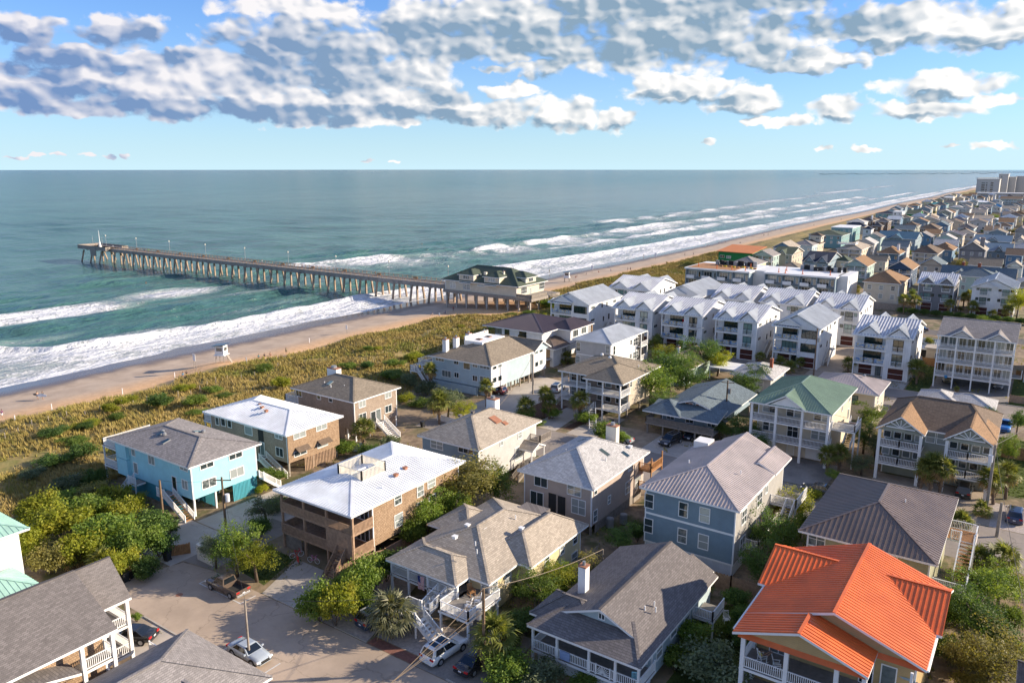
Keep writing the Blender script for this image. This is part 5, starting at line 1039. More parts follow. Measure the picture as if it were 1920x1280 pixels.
# --- small seafoam cottage behind trees
h = House('cottage', 'small seafoam cottage with brown gable roof half hidden by trees', -67, -58, 150, 166)
h.wall(-67.4, -60.2, 150.8, 166, 3, 6.4, 'seaf'); h.gable(-68.2, -59.4, 150, 166.8, 6.45, 2.1, 'olivr', 'y', None, 'seaf', .7); h.w('-y', 150.8, -62.6, 5.0, 1.8, 1.4, 'v'); h.chimney(-65.4, 160, 7, 9.2, .6, .6, 'white')
# --- low white cottage with brick chimney
h = House('cottage', 'single storey pale cottage with grey hip roof, red chimney and flat white carport', -51, -43.2, 155.4, 166)
h.wall(-51.0, -43.4, 155.5, 166.2, 3, 6.25, 'ltgrey'); h.hip(-51.7, -42.7, 154.8, 166.8, 6.3, 1.6, 'ltgr'); h.chimney(-45.2, 161.5, 7.0, 9.0, .6, .6, 'brickr'); h.w('-y', 155.5, -48.6, 4.9, .9, 1.9, '', 'white', 'glassd', 'door'); h.w('-y', 155.5, -45.5, 4.9, 1.1, 1.3, 'h')
h.box('carport_roof', -58.2, -52.2, 160, 166.5, 5.6, 5.8, 'white')
for p in ((-58, 160.2), (-58, 166.2), (-52.5, 160.2)): h.post(*p, 3, 5.6, .12)
# --- green roof house
h = House('beach_house', 'cream house with green metal hip roof, front gable and three bays of white porches', -36, -24.3, 119.8, 137)
h.wall(-35.9, -24.5, 122.6, 136.8, 3.0, 11.75, 'creams'); h.hip(-36.5, -23.8, 119.3, 137.6, 11.8, 2.6, 'greenm', .4, 'y', 6.4); h.gable(-34.0, -27.6, 119.1, 126, 11.82, 1.9, 'greenm', 'y', .4, 'white', .4, None, (0,))
for z in (6.0, 9.0):
    h.deck(-36.3, -24.2, 119.7, 122.6, z)
    for a, b in ((-36.1, -32.4), (-32.1, -28.4), (-28.1, -24.3)): h.rail((a, 119.85), (b, 119.85), z, 1.0, 'white', .2)
    h.rail((-24.3, 119.9), (-24.3, 122.5), z, 1.0, 'white', .2)
for x in (-36.1, -32.25, -28.25, -24.4): h.post(x, 119.9, 3.0, 11.6, .36)
for x, z in ((-34.6, 10.4), (-33.5, 10.4), (-30.8, 10.3), (-29.6, 10.3), (-26.6, 10.4), (-25.4, 10.4), (-34.4, 7.3), (-26.8, 7.3), (-25.6, 7.3), (-33.4, 7.3)): h.w('-y', 122.6, x, z, 1.0, 1.6, 'h')
h.w('-y', 122.6, -30.2, 7.2, 1.6, 2.1, 'vh', 'white', 'glassd', 'door')
for x in (-34.2, -26.4): h.w('-y', 122.6, x, 4.3, 3.0, 2.3, 'h', 'white', 'white', 'garage_door')
h.w('-y', 122.6, -30.3, 4.2, 1.0, 2.1, '', 'white', 'cream', 'door'); h.wp('+x', -24.5, 'R8', [(785, 633, 1.0, .8, 'v'), (738, 690, .8, .9, 'v'), (775, 725, .9, 1.6, '')])
h.deck(-24.2, -20.8, 121.5, 126, 9.0); h.rail((-24.2, 121.6), (-20.9, 121.6), 9.0); h.rail((-20.9, 121.6), (-20.9, 126), 9.0); h.stairs((-22.0, 122.2), (-22.0, 127), 6.0, 8.9, 1.1, 'white', 'woodn'); h.post(-20.9, 121.7, 3, 9, .2); h.post(-20.9, 125.9, 3, 9, .2)
# --- small house with pinkish metal roof
h = House('cottage', 'small cream house with brownish pink metal hip roof behind the green roofed house', -33.4, -22.4, 147.5, 158)
h.wall(-33.2, -22.5, 147.6, 157.4, 3, 8.45, 'creams'); h.hip(-34.0, -21.7, 146.8, 158.2, 8.5, 1.9, 'pink', .45); h.w('-y', 147.6, -26.0, 6.8, 1.2, 1.6, 'h', 'black', 'glassg'); h.w('+x', -22.5, 150.5, 6.6, 1.0, 1.4, 'h'); h.w('+x', -22.5, 155.0, 4.6, 1.0, 1.2, 'h'); h.vent(-25.6, 153, 10.2, 2, 'greym')
# --- twin gable house
h = House('beach_house', 'sage house with brown roof and twin white porch gables with truss fans', -17.2, -3.2, 120.4, 137.5)
h.wall(-17.0, -3.4, 123.6, 137.0, 3, 10.85, 'sage'); h.hip(-17.7, -2.7, 122.8, 138.0, 10.9, 2.9, 'brown', None, 'x', 4.0)
for gx0, gx1 in ((-17.75, -11.3), (-9.0, -2.65)):
    h.gable(gx0, gx1, 119.8, 129.5, 10.92, 2.2, 'lbrown', 'y', None, 'sage', .35, None, (0,)); m_ = (gx0+gx1)/2
    mb = MB()
    for k in range(5): a = math.pi*(k+1)/6; mb.beam((m_, 119.95, 11.4), (m_+1.5*math.cos(a), 119.95, 11.4+1.15*math.sin(a)), .09, .09)
    mb.beam((m_-1.9, 119.95, 11.35), (m_+1.9, 119.95, 11.35), .1, .14); h.part('truss', mb, 'white', None, 'stuff')
    for z in (5.6, 8.3):
        h.deck(gx0+.3, gx1-.3, 120.2, 123.6, z); h.rail((gx0+.5, 120.3), (m_, 120.3), z, 1, 'white', .2); h.rail((m_, 120.3), (gx1-.5, 120.3), z, 1, 'white', .2)
        for i in range(4): h.w('-y', 123.6, gx0+1.1+i*1.4, z+1.3, .9, 1.9, 'h', 'white', 'glassd' if i in (1, 2) else 'glass')
    for x in (gx0+.5, gx1-.5): h.post(x, 120.35, 3, 10.7, .4)
h.w('-y', 123.6, -10.9, 9.7, 1.1, 1.6, 'h'); h.w('-y', 123.6, -9.5, 9.7, 1.1, 1.6, 'h'); h.w('-y', 123.6, -10.9, 4.3, 1.0, 2.1, 'm', 'white', 'glassd'); h.w('-y', 123.6, -9.4, 4.3, 1.0, 2.1, 'm', 'white', 'glassd')
# --- four storey condominium with balconies
h = House('apartment_house', 'four storey white balconied house with grey gabled roof and two arched windows', -16.6, -3.4, 181.6, 196, cat='apartment house')
h.wall(-16.6, -3.4, 183.4, 196, 5.2, 14.15, 'ltgrey'); h.gable(-17.1, -2.9, 181.0, 198, 14.2, 2.6, 'grey', 'x', None, 'ltgrey', .4)
for x in (-12.6, -6.2): h.gable(x-2.3, x+2.3, 180.9, 188, 14.22, 1.5, 'grey', 'y', None, 'ltgrey', .3, None, (0,))
for i, z in enumerate((5.6, 8.5, 11.4)):
    h.deck(-16.9, -3.1, 181.4, 183.4, z)
    for k in range(4): h.rail((-16.7+k*3.4, 181.5), (-13.5+k*3.4, 181.5), z, 1.0, 'white', .2)
    for k in range(4):
        for d in (.75, 2.3): h.w('-y', 183.4, -16.6+k*3.4+d, z+1.3, 1.2, 1.9, 'v', 'white', 'glass' if (k+i) % 2 else 'glassd')
for x in (-12.6, -6.2):
    mb = MB(); mb.v = [(x+.85*math.cos(math.pi*k/10), 183.3, 13.5+.75*math.sin(math.pi*k/10)) for k in range(11)]; mb.f = [tuple(range(11))]; mb.m = [0]; h.part('arched_window', mb, 'glassd')
for x in (-16.8, -13.4, -10.0, -6.6, -3.2): h.post(x, 181.6, 3, 14.0, .24)
mb = MB(); mb.tube([(-14.6, 181.32, 5.45), (-14.6, 181.36, 5.45)], .32, 14); h.part('round_sign', mb, 'brite'); h.deck(-3.4, -1.4, 186, 189, 6.0, .2, 'white'); h.rail((-1.5, 186), (-1.5, 189), 6.0)
# --- low grey hip roof
h = House('cottage', 'low single storey house with pale grey hip roof in front of the balconied house', -16.8, -5.5, 154, 165)
h.wall(-16.6, -6.0, 157.6, 165.2, 3, 5.9, 'beige'); h.hip(-17.3, -9.5, 156.8, 166, 5.95, 1.5, 'ltgr'); h.hip(-13.5, -4.3, 158.0, 165.9, 5.94, 1.45, 'ltgr', None, 'x'); h.post(-4.8, 158.4, 3, 5.8, .2); h.w('-y', 157.6, -8.0, 4.6, 1.4, 1.3, 'v')
# --- blue house at the right edge
h = House('beach_house', 'deep blue house beyond the trees beside the orange roofed house', 2.6, 12, 52, 68)
h.wall(2.6, 12, 52, 68, 3, 9.5, 'blue'); h.band(2.6, 12, 52, 68, 6.2); h.hip(2.0, 12.6, 51.4, 68.6, 9.5, 2.6, 'charc')
for y in (55, 60, 65): h.w('-x', 2.6, y, 7.8, 1.1, 1.5, 'h')
# --- white block at the right edge
h = House('apartment_house', 'plain white stucco block with small square windows at the end of the street', 0.6, 14, 196, 214, cat='apartment house')
h.wall(-1.2, 14, 196, 214, 3, 17, 'whites', False); h.box('roof_parapet', -1.4, 14.2, 195.8, 214.2, 17, 17.4, 'white')
for z in (5, 8, 11, 14.5): h.w('-y', 196, .9, z, .8, 1.1, ''); h.w('-y', 196, 5, z, .8, 1.1, '')
# ------------------------------------------------------------------ white townhouses
pm_, pt_, pb_ = newmat('patterned_panel'); v = ocoord(pt_); n_ = noise(pt_, vmth(pt_, 'MULTIPLY', v, (1.2, 1.2, 2.2)).outputs[0], 1.6, 3, .6).outputs['Fac']
c_ = mixc(pt_, sstep(pt_, n_, .40, .50), (.05, .16, .42), (.42, .50, .52)); c_ = mixc(pt_, sstep(pt_, n_, .54, .62), c_, (.55, .36, .10)); pt_.links.new(c_, pb_.inputs['Base Color']); pb_.inputs['Roughness'].default_value = .3
MT['panel'] = pm_
def cross_gables(h, spans, y0, y1, ze, mat, wall, back=True):
    for a, b, r in spans:
        h.gable(a, b, y0-.62, (y0+y1)/2+.2, ze+.03, r, mat, 'y', .42, wall, .35, None, (0,))
        if back: h.gable(a, b, (y0+y1)/2-.2, y1+.6, ze+.03, r, mat, 'y', .42, wall, .35, None, (1,))
def townhouse(x0, x1, y0, y1, label, kind='A', wall='board', front=True, e=12.6, group='white townhouses in rows'):
    h = House('townhouse', label, x0, x1, y0, y1, group=group); xm = x0+(x1-x0)*.56; w = x1-x0
    d = 1.9 if front else 0.0
    if kind == 'A':
        h.wall(x0, x1, y0+d, y1, 3.0, e, wall)
        if d: h.wall(xm, x1, y0, y0+d, 3.0, e, wall)
        h.gable(x0-.5, x1+.5, y0-.6, y1+.6, e, 2.7, 'galv_shade', 'x', .62, wall, .5, seammat='whitem', seamh=.08, sw=.09)  # same galvanised metal as the cross gables, its shaded tone put into the colour
        cross_gables(h, [(x0+.2, x0+w*.48, 2.1), (x0+w*.54, x1+.1, 2.2)], y0, y1, e, 'galv', wall)
    else:
        h.wall(x0, x1, y0+d, y1, 3.0, e, wall)
        if d: h.wall(xm, x1, y0, y0+d, 3.0, e, wall)
        h.gable(x0-.5, x1+.5, y0-.6, y1+.6, e, 2.9, 'galv', 'y', .42, wall, .5); h.gable(x0+.4, x0+w*.6, y0-1.0, y0+6, e+.35, 1.6, 'galv', 'y', .42, wall, .3, None, (0,))
    if front:
        A, B = (x0-.5, y0-.9, e-.2), (xm+.2, y0-.9, e-.2); h.roof([[A, B, (xm+.2, y0+2.0, e+.55), (x0-.5, y0+2.0, e+.55)]], [A, B, (xm+.2, y0+2.0, e+.55), (x0-.5, y0+2.0, e+.55)], 'galv_shade', .62, name='porch_roof', seammat='whitem', sw=.09)
        for z in (6.2, 9.4):
            h.deck(x0, xm, y0-.1, y0+d, z, .4, 'white', 'deckg'); n = 3; L_ = (xm-x0-.2)/n
            for k in range(n): h.rail((x0+.1+k*L_, y0), (x0+.1+(k+1)*L_, y0), z, 1.1, 'white', panel='panel')
            h.w('-y', y0+d, (x0+xm)/2+.3, z+1.3, (xm-x0)*.56, 2.3, 'vvv', 'black', 'glassg', 'sliding_door')
            if kind == 'A':
                c = (xm+x1)/2; h.w('-y', y0, c, z+1.3, 1.9, 2.4, 'vh', 'black', 'glassg', 'french_window'); h.deck(c-1.3, c+1.3, y0-.55, y0, z, .2, 'white', 'deckg')
                h.rail((c-1.25, y0-.5), (c, y0-.5), z, 1.0, 'white', .14, .03); h.rail((c, y0-.5), (c+1.25, y0-.5), z, 1.0, 'white', .14, .03)
            else: h.w('-y', y0, (xm+x1)/2, z+1.6, (x1-xm)*.72, 1.8, 'vvv', 'black', 'glassg')
        for x in (x0+.1,): h.post(x, y0+.05, 3, e-.2, .24)
        h.w('-y', y0+d, x0+(xm-x0)*.36, 4.4, 2.7, 2.4, 'h', 'white', 'garage', 'garage_door'); h.w('-y', y0, (xm+x1)/2, 4.4, 3.0, 2.4, 'h', 'white', 'garage', 'garage_door'); h.w('-y', y0+d, xm-1.3, 4.3, 1.0, 2.2, 'v', 'black', 'glassd', 'door')
    else:
        for f in (.27, .78):
            c = x0+w*f
            for z in (10.8, 7.6):
                h.w('-y', y0, c, z, 1.8, 2.2, 'vh', 'black', 'glassg', 'french_window'); h.w('-y', y0, c-1.6, z+.6, .7, .8, '', 'black', 'glassg'); h.w('-y', y0, c+1.6, z+.6, .7, .8, '', 'black', 'glassg'); h.deck(c-1.2, c+1.2, y0-.45, y0, z-1.2, .2, 'white', 'deckg'); h.rail((c-1.2, y0-.4), (c+1.2, y0-.4), z-1.2, 1.0, 'white', .14, .03)
            h.w('-y', y0, c, 4.4, 3.0, 2.4, 'h', 'white', 'garage', 'garage_door')
    for f, z, ww, hh in ((.12, e-1.0, 1.6, .4), (.4, e-1.2, .5, 1.0), (.55, e-1.2, .5, 1.0), (.8, e-1.0, 1.4, .4), (.12, 8.2, 1.6, .4), (.45, 7.6, .5, 1.2), (.62, 7.8, .6, 1.4)): h.w('+x', x1, y0+(y1-y0)*f, z, ww, hh, '', 'black', 'glassd')
    h.stairs((x1+.75, y0+5.0), (x1+.75, y0+9.5), 3.02, 6.1, 1.0, 'white', 'deckg'); h.deck(x1+.02, x1+1.3, y0+9.5, y0+11.5, 6.1, .2, 'white')
    return h
townhouse(-111.2, -99.2, 179.5, 198, 'white townhouse with front gable roof beside the dune and the pier house sand', 'B')
townhouse(-92.6, -81.8, 181.6, 200, 'white twin gabled townhouse half hidden behind the light grey house with galvanised roof')
townhouse(-79.2, -68.4, 181.6, 200, 'white townhouse with red cushions on its upper balcony and a round gable vent')
townhouse(-65.0, -54.8, 181.6, 200, 'white twin gabled townhouse behind the single storey cottage with the white carport')
townhouse(-50.8, -40.6, 181.6, 200, 'white townhouse with wide four pane windows beside the paved alley', 'B')
townhouse(-33.0, -21.8, 181.6, 200, 'white twin gabled townhouse with patterned balconies between alley and lawn')
townhouse(-109.8, -96.5, 212, 231, 'white townhouse of the second row closest to the dune', 'A', 'board', False)
townhouse(-91.0, -79.6, 210, 230, 'white townhouse of the second row with one broad pale gable roof', 'B', 'board', False)
townhouse(-77.0, -66.0, 211.5, 230, 'white townhouse of the second row beside the broad gabled one', 'A', 'board', False)
townhouse(-63.4, -51.6, 211.5, 230, 'white townhouse of the second row in front of the hotel wing', 'A', 'board', False)
townhouse(-49.2, -38.0, 211.5, 230, 'white townhouse of the second row at the head of the alley with brown garage door', 'A', 'board', False)
townhouse(-33.6, -23.4, 281.6, 298, 'grey clad twin gabled townhouse with white window surrounds behind the hedge', 'A', 'greyd', False, 11.9, None)
townhouse(-18.4, -6.8, 281.6, 300, 'white townhouse with low split gable roof beside the grey clad one', 'B', 'board', False, 11.9, None)
h = House('garage', 'long low garage with striped metal roof behind the twin gabled townhouse', -33, -17, 205, 214); h.wall(-32.5, -17.5, 205.6, 213.5, 3, 6, 'whites'); h.gable(-33.2, -17, 204.8, 214.2, 6.1, 1.6, 'galv', 'x', .42, 'whites', .5); h.w('-y', 205.6, -21, 4.6, 3, 2.0, 'v', 'white', 'dark', 'garage_door')
h = House('cottage', 'small tan stucco cottage with flat pale roof behind the palm', -20, -12, 203, 212); h.wall(-21, -13.5, 203, 211, 3, 6.6, 'beige', False); h.box('flat_roof', -21.4, -13, 202.6, 211.4, 6.6, 6.9, 'conc'); h.w('-y', 203, -18.5, 5, 1.2, 1.4, 'v')
# cushions
mb = MB(); mb.box(-74.2, 183.0, 9.45, -73.3, 183.8, 10.9); mb.box(-73.1, 183.0, 9.45, -72.3, 183.8, 10.9); tag(mb.build('beach_chair', m_plain('red_canvas', (.55, .02, .02), .8)), 'bright red folding chairs on the upper balcony of a white townhouse', 'chair', None)
# ------------------------------------------------------------------ hotel with balconies
def hotel_block(h, x0, x1, y0, y1, n, top=12.6):
    h.wall(x0, x1, y0+1.6, y1, 3, top, 'bluegrey', False); h.box('flat_roof', x0-.5, x1+.5, y0-.4, y1+.4, top, top+.55, 'white'); L_ = (x1-x0)/n
    for i in range(n+1): h.box('fin_wall', x0+i*L_-.15, x0+i*L_+.15, y0, y0+1.6, 3, top, 'bluegrey')
    for i in range(n):
        for k, z in enumerate((3.3, 6.4, 9.5)):
            h.deck(x0+i*L_+.15, x0+(i+1)*L_-.15, y0, y0+1.6, z, .2, 'bluegrey', 'deckg')
            h.box('balcony_panel', x0+i*L_+.3, x0+i*L_+L_*.56, y0-.12, y0, z-.2, z+1.0, 'white')
            h.w('-y', y0+1.6, x0+i*L_+L_*.36, z+1.3, L_*.5, 2.0, 'vv', 'white', 'glass', 'sliding_door')
            h.w('-y', y0+1.6, x0+i*L_+L_*.82, z+1.2, .9, 1.9, '', 'white', 'glassd', 'door')
h = House('hotel', 'white flat roofed hotel wing with balcony panels nearest the sea, roof under repair', -108, -84, 266, 291, cat='hotel'); hotel_block(h, -108, -85, 267.5, 289, 4); h.box('stair_block', -85, -80.5, 273, 289, 3, 13.1, 'whites'); h.box('roof_membrane', -107.8, -90, 268, 284, 13.16, 13.2, 'woodn')
h = House('hotel', 'white flat roofed hotel wing with balcony panels and air handling units on the roof', -80, -54, 268, 291, cat='hotel'); hotel_block(h, -80, -57, 270, 289, 4); h.box('end_block', -57, -53.8, 274, 290, 3, 13.15, 'whites'); h.w('+x', -53.8, 277, 11, .8, 1.4, ''); h.w('+x', -53.8, 280, 8, .8, 1.4, '')
r_ = random.Random(3)
def ac_unit(x, y, z, i, lab, grp):
    t = thing('air_handler', lab, 'air conditioner', (x, y, z), r_.uniform(-.2, .2), grp); mb = MB(); s_ = r_.uniform(.45, .7); mb.box(-s_, -s_, .15, s_, s_, 1.4+.5*r_.random()); mb.build('casing', MT['dark'] if i % 3 else MT['greym'], t)
    mb = MB(); mb.box(-s_*1.1, -s_*1.1, 0, s_*1.1, s_*1.1, .15); mb.build('base', MT['woodg'], t)
for i in range(13): ac_unit(-101+i*1.15, 281+r_.uniform(-1, 1.5), 13.2, i, 'dark air handling unit in the row on the hotel wing nearest the sea', 'air handlers on the sea side hotel roof')
for i in range(12): ac_unit(-71.5+i*1.3, 284+r_.uniform(-1.5, 1.5), 13.15, i, 'dark air handling unit on the landward hotel wing roof', 'air handlers on the landward hotel roof')
MT['safety'] = m_plain('safety_orange', (.65, .14, .02), .6); MT['yellowp'] = m_plain('yellow_paint', (.6, .42, .03), .6)
for i, (x, y) in enumerate(((-105, 272), (-97, 269), (-91.5, 269), (-87, 270), (-76, 272), (-73.5, 271), (-68, 272), (-59.5, 274), (-75, 278), (-88, 279))):
    mb = MB(); mb.tube([(x, y, 13.15), (x, y, 14.7)], [.16, .1], 7); mb.box(x-.3, y-.3, 13.15, x+.3, y+.3, 13.25); tag(mb.build('roof_anchor_post', MT['safety']), 'orange safety post standing on the hotel roof', 'post', 'orange safety posts on the hotel roof')
for i in range(9): mb = MB(); x = -98+i*1.6; y = 276+r_.uniform(-1, 1); mb.box(x-.6, y-.3, 13.2, x+.5, y+.3, 13.5+.3*r_.random()); tag(mb.build('material_pile', MT['yellowp' if i % 2 else 'woodn']), 'pile of yellow and tan building material on the hotel roof', 'building material', 'building material on the hotel roof')
# green sheathed building
h = House('building', 'bright green sheathed building under construction with orange shed roof by the dune', -124, -108.5, 344, 366, cat='building'); h.wall(-124, -108.8, 345, 364, 3, 11.3, 'greenc', False); A, B, C, D = (-124.6, 344.2, 11.6), (-108.2, 344.2, 11.4), (-108.2, 365, 12.8), (-124.6, 365, 13.0); MT['orply'] = m_plain('orange_sheathing', (.52, .19, .07), .8, .12, .5); h.roof([[A, B, C, D]], [A, B, C, D], 'orply', fascia='orply')
for x, z, w_, hh in ((-122.2, 9.2, 2, 1.0), (-119.2, 9, 2, 1.0), (-110.4, 7.2, 1.6, 3.0)): h.w('-y', 345, x, z, w_, hh, 'v')
h.w('+x', -108.8, 352, 9, 2, 1.2, 'v'); h.w('+x', -108.8, 360, 9, 1.4, 2.2, 'v')
# ------------------------------------------------------------------ pier house
h = House('pier_house', 'cream pier house with dark green hip roof and dormers standing on posts over the beach', -170, -139.5, 205, 221.5, 2.4, 'pier house')
h.wall(-170, -140.2, 205.2, 221.5, 7.5, 10.95, 'creams'); h.hip(-171.2, -138.9, 204.4, 222.4, 11.0, 4.6, 'green'); h.deck(-170.6, -134.0, 204.6, 222, 7.5, 1.0, 'woodg', 'deckg')
for a, b in (((-140, 204.8), (-134.2, 204.8)), ((-134.2, 204.8), (-134.2, 214))): h.rail(a, b, 7.5, 1.1, 'woodg', .18, .14)
for i in range(9):
    for j in range(4): x = -169.5+i*4.3; y = 205.4+j*5.3; h.post(x, y, float(zground(x, y))-.3, 6.6, .5, 'conc', 'piling')
for (dx, w_) in ((-160.6, 7.0), (-150.0, 7.0)):
    h.wall(dx-w_/2+.4, dx+w_/2-.4, 205.0, 212, 10.9, 13.3, 'creams', True, 'dormer_wall'); h.hip(dx-w_/2, dx+w_/2, 204.4, 213.5, 13.3, 1.6, 'green', None, 'y', name='dormer_roof'); h.w('-y', 205.0, dx, 12.3, 2.6, 1.1, 'vv'); A, B = (dx-2.4, 203.9, 10.6), (dx+2.4, 203.9, 10.6); h.roof([[A, B, (dx+2.4, 205, 11.1), (dx-2.4, 205, 11.1)]], [A, B, (dx+2.4, 205, 11.1), (dx-2.4, 205, 11.1)], 'green', name='hood')
h.wall(-146, -139.8, 210, 216, 10.9, 13.3, 'creams', True, 'dormer_wall'); h.hip(-147.5, -139.1, 209.4, 216.6, 13.3, 1.6, 'green', None, 'x', name='dormer_roof'); h.w('+x', -139.8, 213, 12.3, 2.4, 1.1, 'vv')
h.wp('-y', 205.2, 'PH', [(362, 400, 2.2, 1.9, 'v'), (552, 422, 2.8, 2.0, 'vvv'), (755, 408, 3.0, .5, 'vvvv')]); h.wp('+x', -140.2, 'PH', [(1347, 475, 3.2, 2.0, 'vvvh'), (1595, 412, 3.2, 1.9, 'vvvh'), (1440, 480, .9, 2.0, '')]); h.chimney(-148, 209, 12.5, 14.8, .6, .6, 'cream'); h.box('roof_unit', -156, -155, 208.6, 209.4, 12.6, 14.1, 'cream')
h.stairs((-130.5, 224), (-134.2, 216), 3.4, 7.4, 2.4, 'woodg', 'woodg')
# ------------------------------------------------------------------ fishing pier
pr = thing('fishing_pier', 'long concrete fishing pier with lamp posts running out over the surf', 'pier', (-298, 216, 0))
PO = (-298, 216, 0); MT['pconc'] = m_plain('pier_concrete', (.34, .29, .245), .85, .35, .5); MT['pile'] = m_plain('pile_concrete', (.36, .27, .20), .85, .45, .6)
mb = MB(); mb.box(-426, 213, 6.9, -170.7, 219, 7.5); mb.build('deck', MT['deckg'], pr, PO)
for y in (212.7, 219.0): mb = MB(); mb.box(-426, y, 6.0, -170.7, y+.3, 7.6); mb.build('girder', MT['pconc'], pr, PO)
for y in (212.75, 219.1):
    mb = MB(); mb.box(-400, y, 8.5, -170.7, y+.16, 8.62); mb.box(-400, y+.04, 8.0, -170.7, y+.1, 8.2)
    for k in range(95): x = -399.5+k*2.4; mb.box(x, y, 7.5, x+.14, y+.14, 8.5)
    mb.build('railing', MT['wood'], pr, PO)
mb = MB(); mb.box(-429, 210.2, 6.5, -401, 222.5, 7.5); mb.build('pier_head', MT['pconc'], pr, PO)
for a, b in (((-429, 210.3), (-401, 210.3)), ((-429, 222.4), (-401, 222.4)), ((-429, 210.3), (-429, 222.4)), ((-401, 210.3), (-401, 213)), ((-401, 219), (-401, 222.4))):
    mb = MB(); mb.beam((*a, 8.0), (*b, 8.0), .12, 1.0); mb.build('railing', MT['woodg'], pr, PO)
for i in range(29):
    x = -424+i*8.9
    if x > -172: continue
    mb = MB(); mb.box(x-.5, 212.6, 5.7, x+.5, 219.4, 6.6); mb.build('pile_cap', MT['pconc'], pr, PO)
    wide = 3.6 if x < -400 else 0
    for yb, yt in ((211.6-wide, 213.1-wide*.6), (216.0, 216.0), (220.4+wide, 218.9+wide*.6)):
        zb = float(zground(x, 216))-2; mb = MB(); mb.beam((x, yb, max(zb, -4)), (x, yt, 6.0), .62, .62); mb.build('pile', MT['pile'], pr, PO)
for i in range(9):
    x = -416+i*29.5; mb = MB(); mb.tube([(x, 219.0, 7.5), (x, 219.0, 13.0)], [.1, .07], 6); lp = mb.build('lamp_post', MT['greym'], pr, PO); mb = MB(); mb.tube([(x, 219, 12.9), (x, 219, 13.1), (x, 219, 13.5), (x, 219, 13.7)], [.1, .3, .26, .05], 8); mb.build('lamp_head', MT['cream'], lp, PO)
for i in range(11): x = -385+i*19; mb = MB(); mb.box(x-1, 217.6, 7.9, x+1, 218.1, 8.0); mb.box(x-1, 218.05, 8.0, x+1, 218.15, 8.4); mb.box(x-.9, 217.7, 7.5, x-.8, 218.1, 7.9); mb.box(x+.8, 217.7, 7.5, x+.9, 218.1, 7.9); mb.build('bench', MT['woodn'], pr, PO)
mb = MB(); mb.tube([(-413, 214, 7.5), (-413, 214, 16.5)], [.3, .06], 8); mb.tube([(-413, 214, 7.5), (-413, 214, 10.4)], [.8, .35], 8); mb.build('beacon_mast', MT['white'], pr, PO)
mb = MB(); mb.box(-416, 210.0, 3.4, -410.5, 210.3, 7.6); mb.build('landing', MT['pconc'], pr, PO)
for (x, y) in ((-418, 213), (-408.5, 213)): mb = MB(); mb.tube([(x, y, 7.5), (x, y, 13)], .09, 6); mb.build('lamp_post', MT['greym'], pr, PO)
# distant pier
P1, P2 = at(1832, 337.5, 2), at(1916, 336.5, 2); dp = thing('distant_pier', 'faint distant pier on thin legs behind the white towers', 'pier', P1); mb = MB(); a = Vector((0, 0, 8)); b = P2-P1+Vector((0, 0, 8)); mb.beam(a, b, 8, 1.6); mb.build('deck', MT['woodg'], dp)
for i in range(26): q = (P2-P1)*(i/25); mb = MB(); mb.beam((q.x, q.y, -3), (q.x, q.y, 8), 1.6, 1.6); mb.build('pile', MT['woodg'], dp)
# ------------------------------------------------------------------ far towers
def tower(label, x0, x1, y0, y1, top, cols):
    h = House('apartment_tower', label, x0, x1, y0, y1, cat='tower'); h.wall(x0, x1, y0, y1, 3, top, 'ltgrey', False); h.box('roof_parapet', x0-.5, x1+.5, y0-.5, y1+.5, top, top+1.2, 'ltgrey'); n = int((top-4)/3.4)
    for c, w_ in cols:
        for k in range(n): h.w('-y', y0, x0+(x1-x0)*c, 5.2+k*3.4, w_, 1.9, '', 'ltgrey', 'glassd')
q0, q1 = at(1828, 367, 3), at(1868, 367, 3); S_ = 1500
def tx(px, Y): return ony(px, 360, Y)[0]
tower('pale tower with columns of dark balconies, closest of the far group to the beach', tx(1829, 1500), tx(1872, 1500), 1500, 1530, 31, ((.30, 5), (.45, 2.2), (.68, 4)))
tower('taller blank walled pale tower between the others', tx(1869, 1560), tx(1887, 1560), 1560, 1590, 39, ((.3, 2.0),))
tower('pinkish pale tower block beside the taller blank tower', tx(1886, 1580), tx(1902, 1580), 1580, 1615, 34, ())
tower('pale tower block farthest from the beach', tx(1902, 1600), tx(1922, 1600), 1600, 1640, 35, ())
h = House('building', 'long low white building at the foot of the far towers', tx(1832, 1420), tx(1925, 1420), 1420, 1440, cat='building'); h.wall(tx(1834, 1420), tx(1925, 1420), 1420, 1440, 3, 11, 'ltgrey', False); h.box('flat_roof', tx(1832, 1420), tx(1926, 1420), 1418, 1442, 11, 12.5, 'whites')
for i in range(9): h.w('-y', 1420, tx(1838+i*9, 1420), 6, 4, 3, '', 'white', 'glassd')
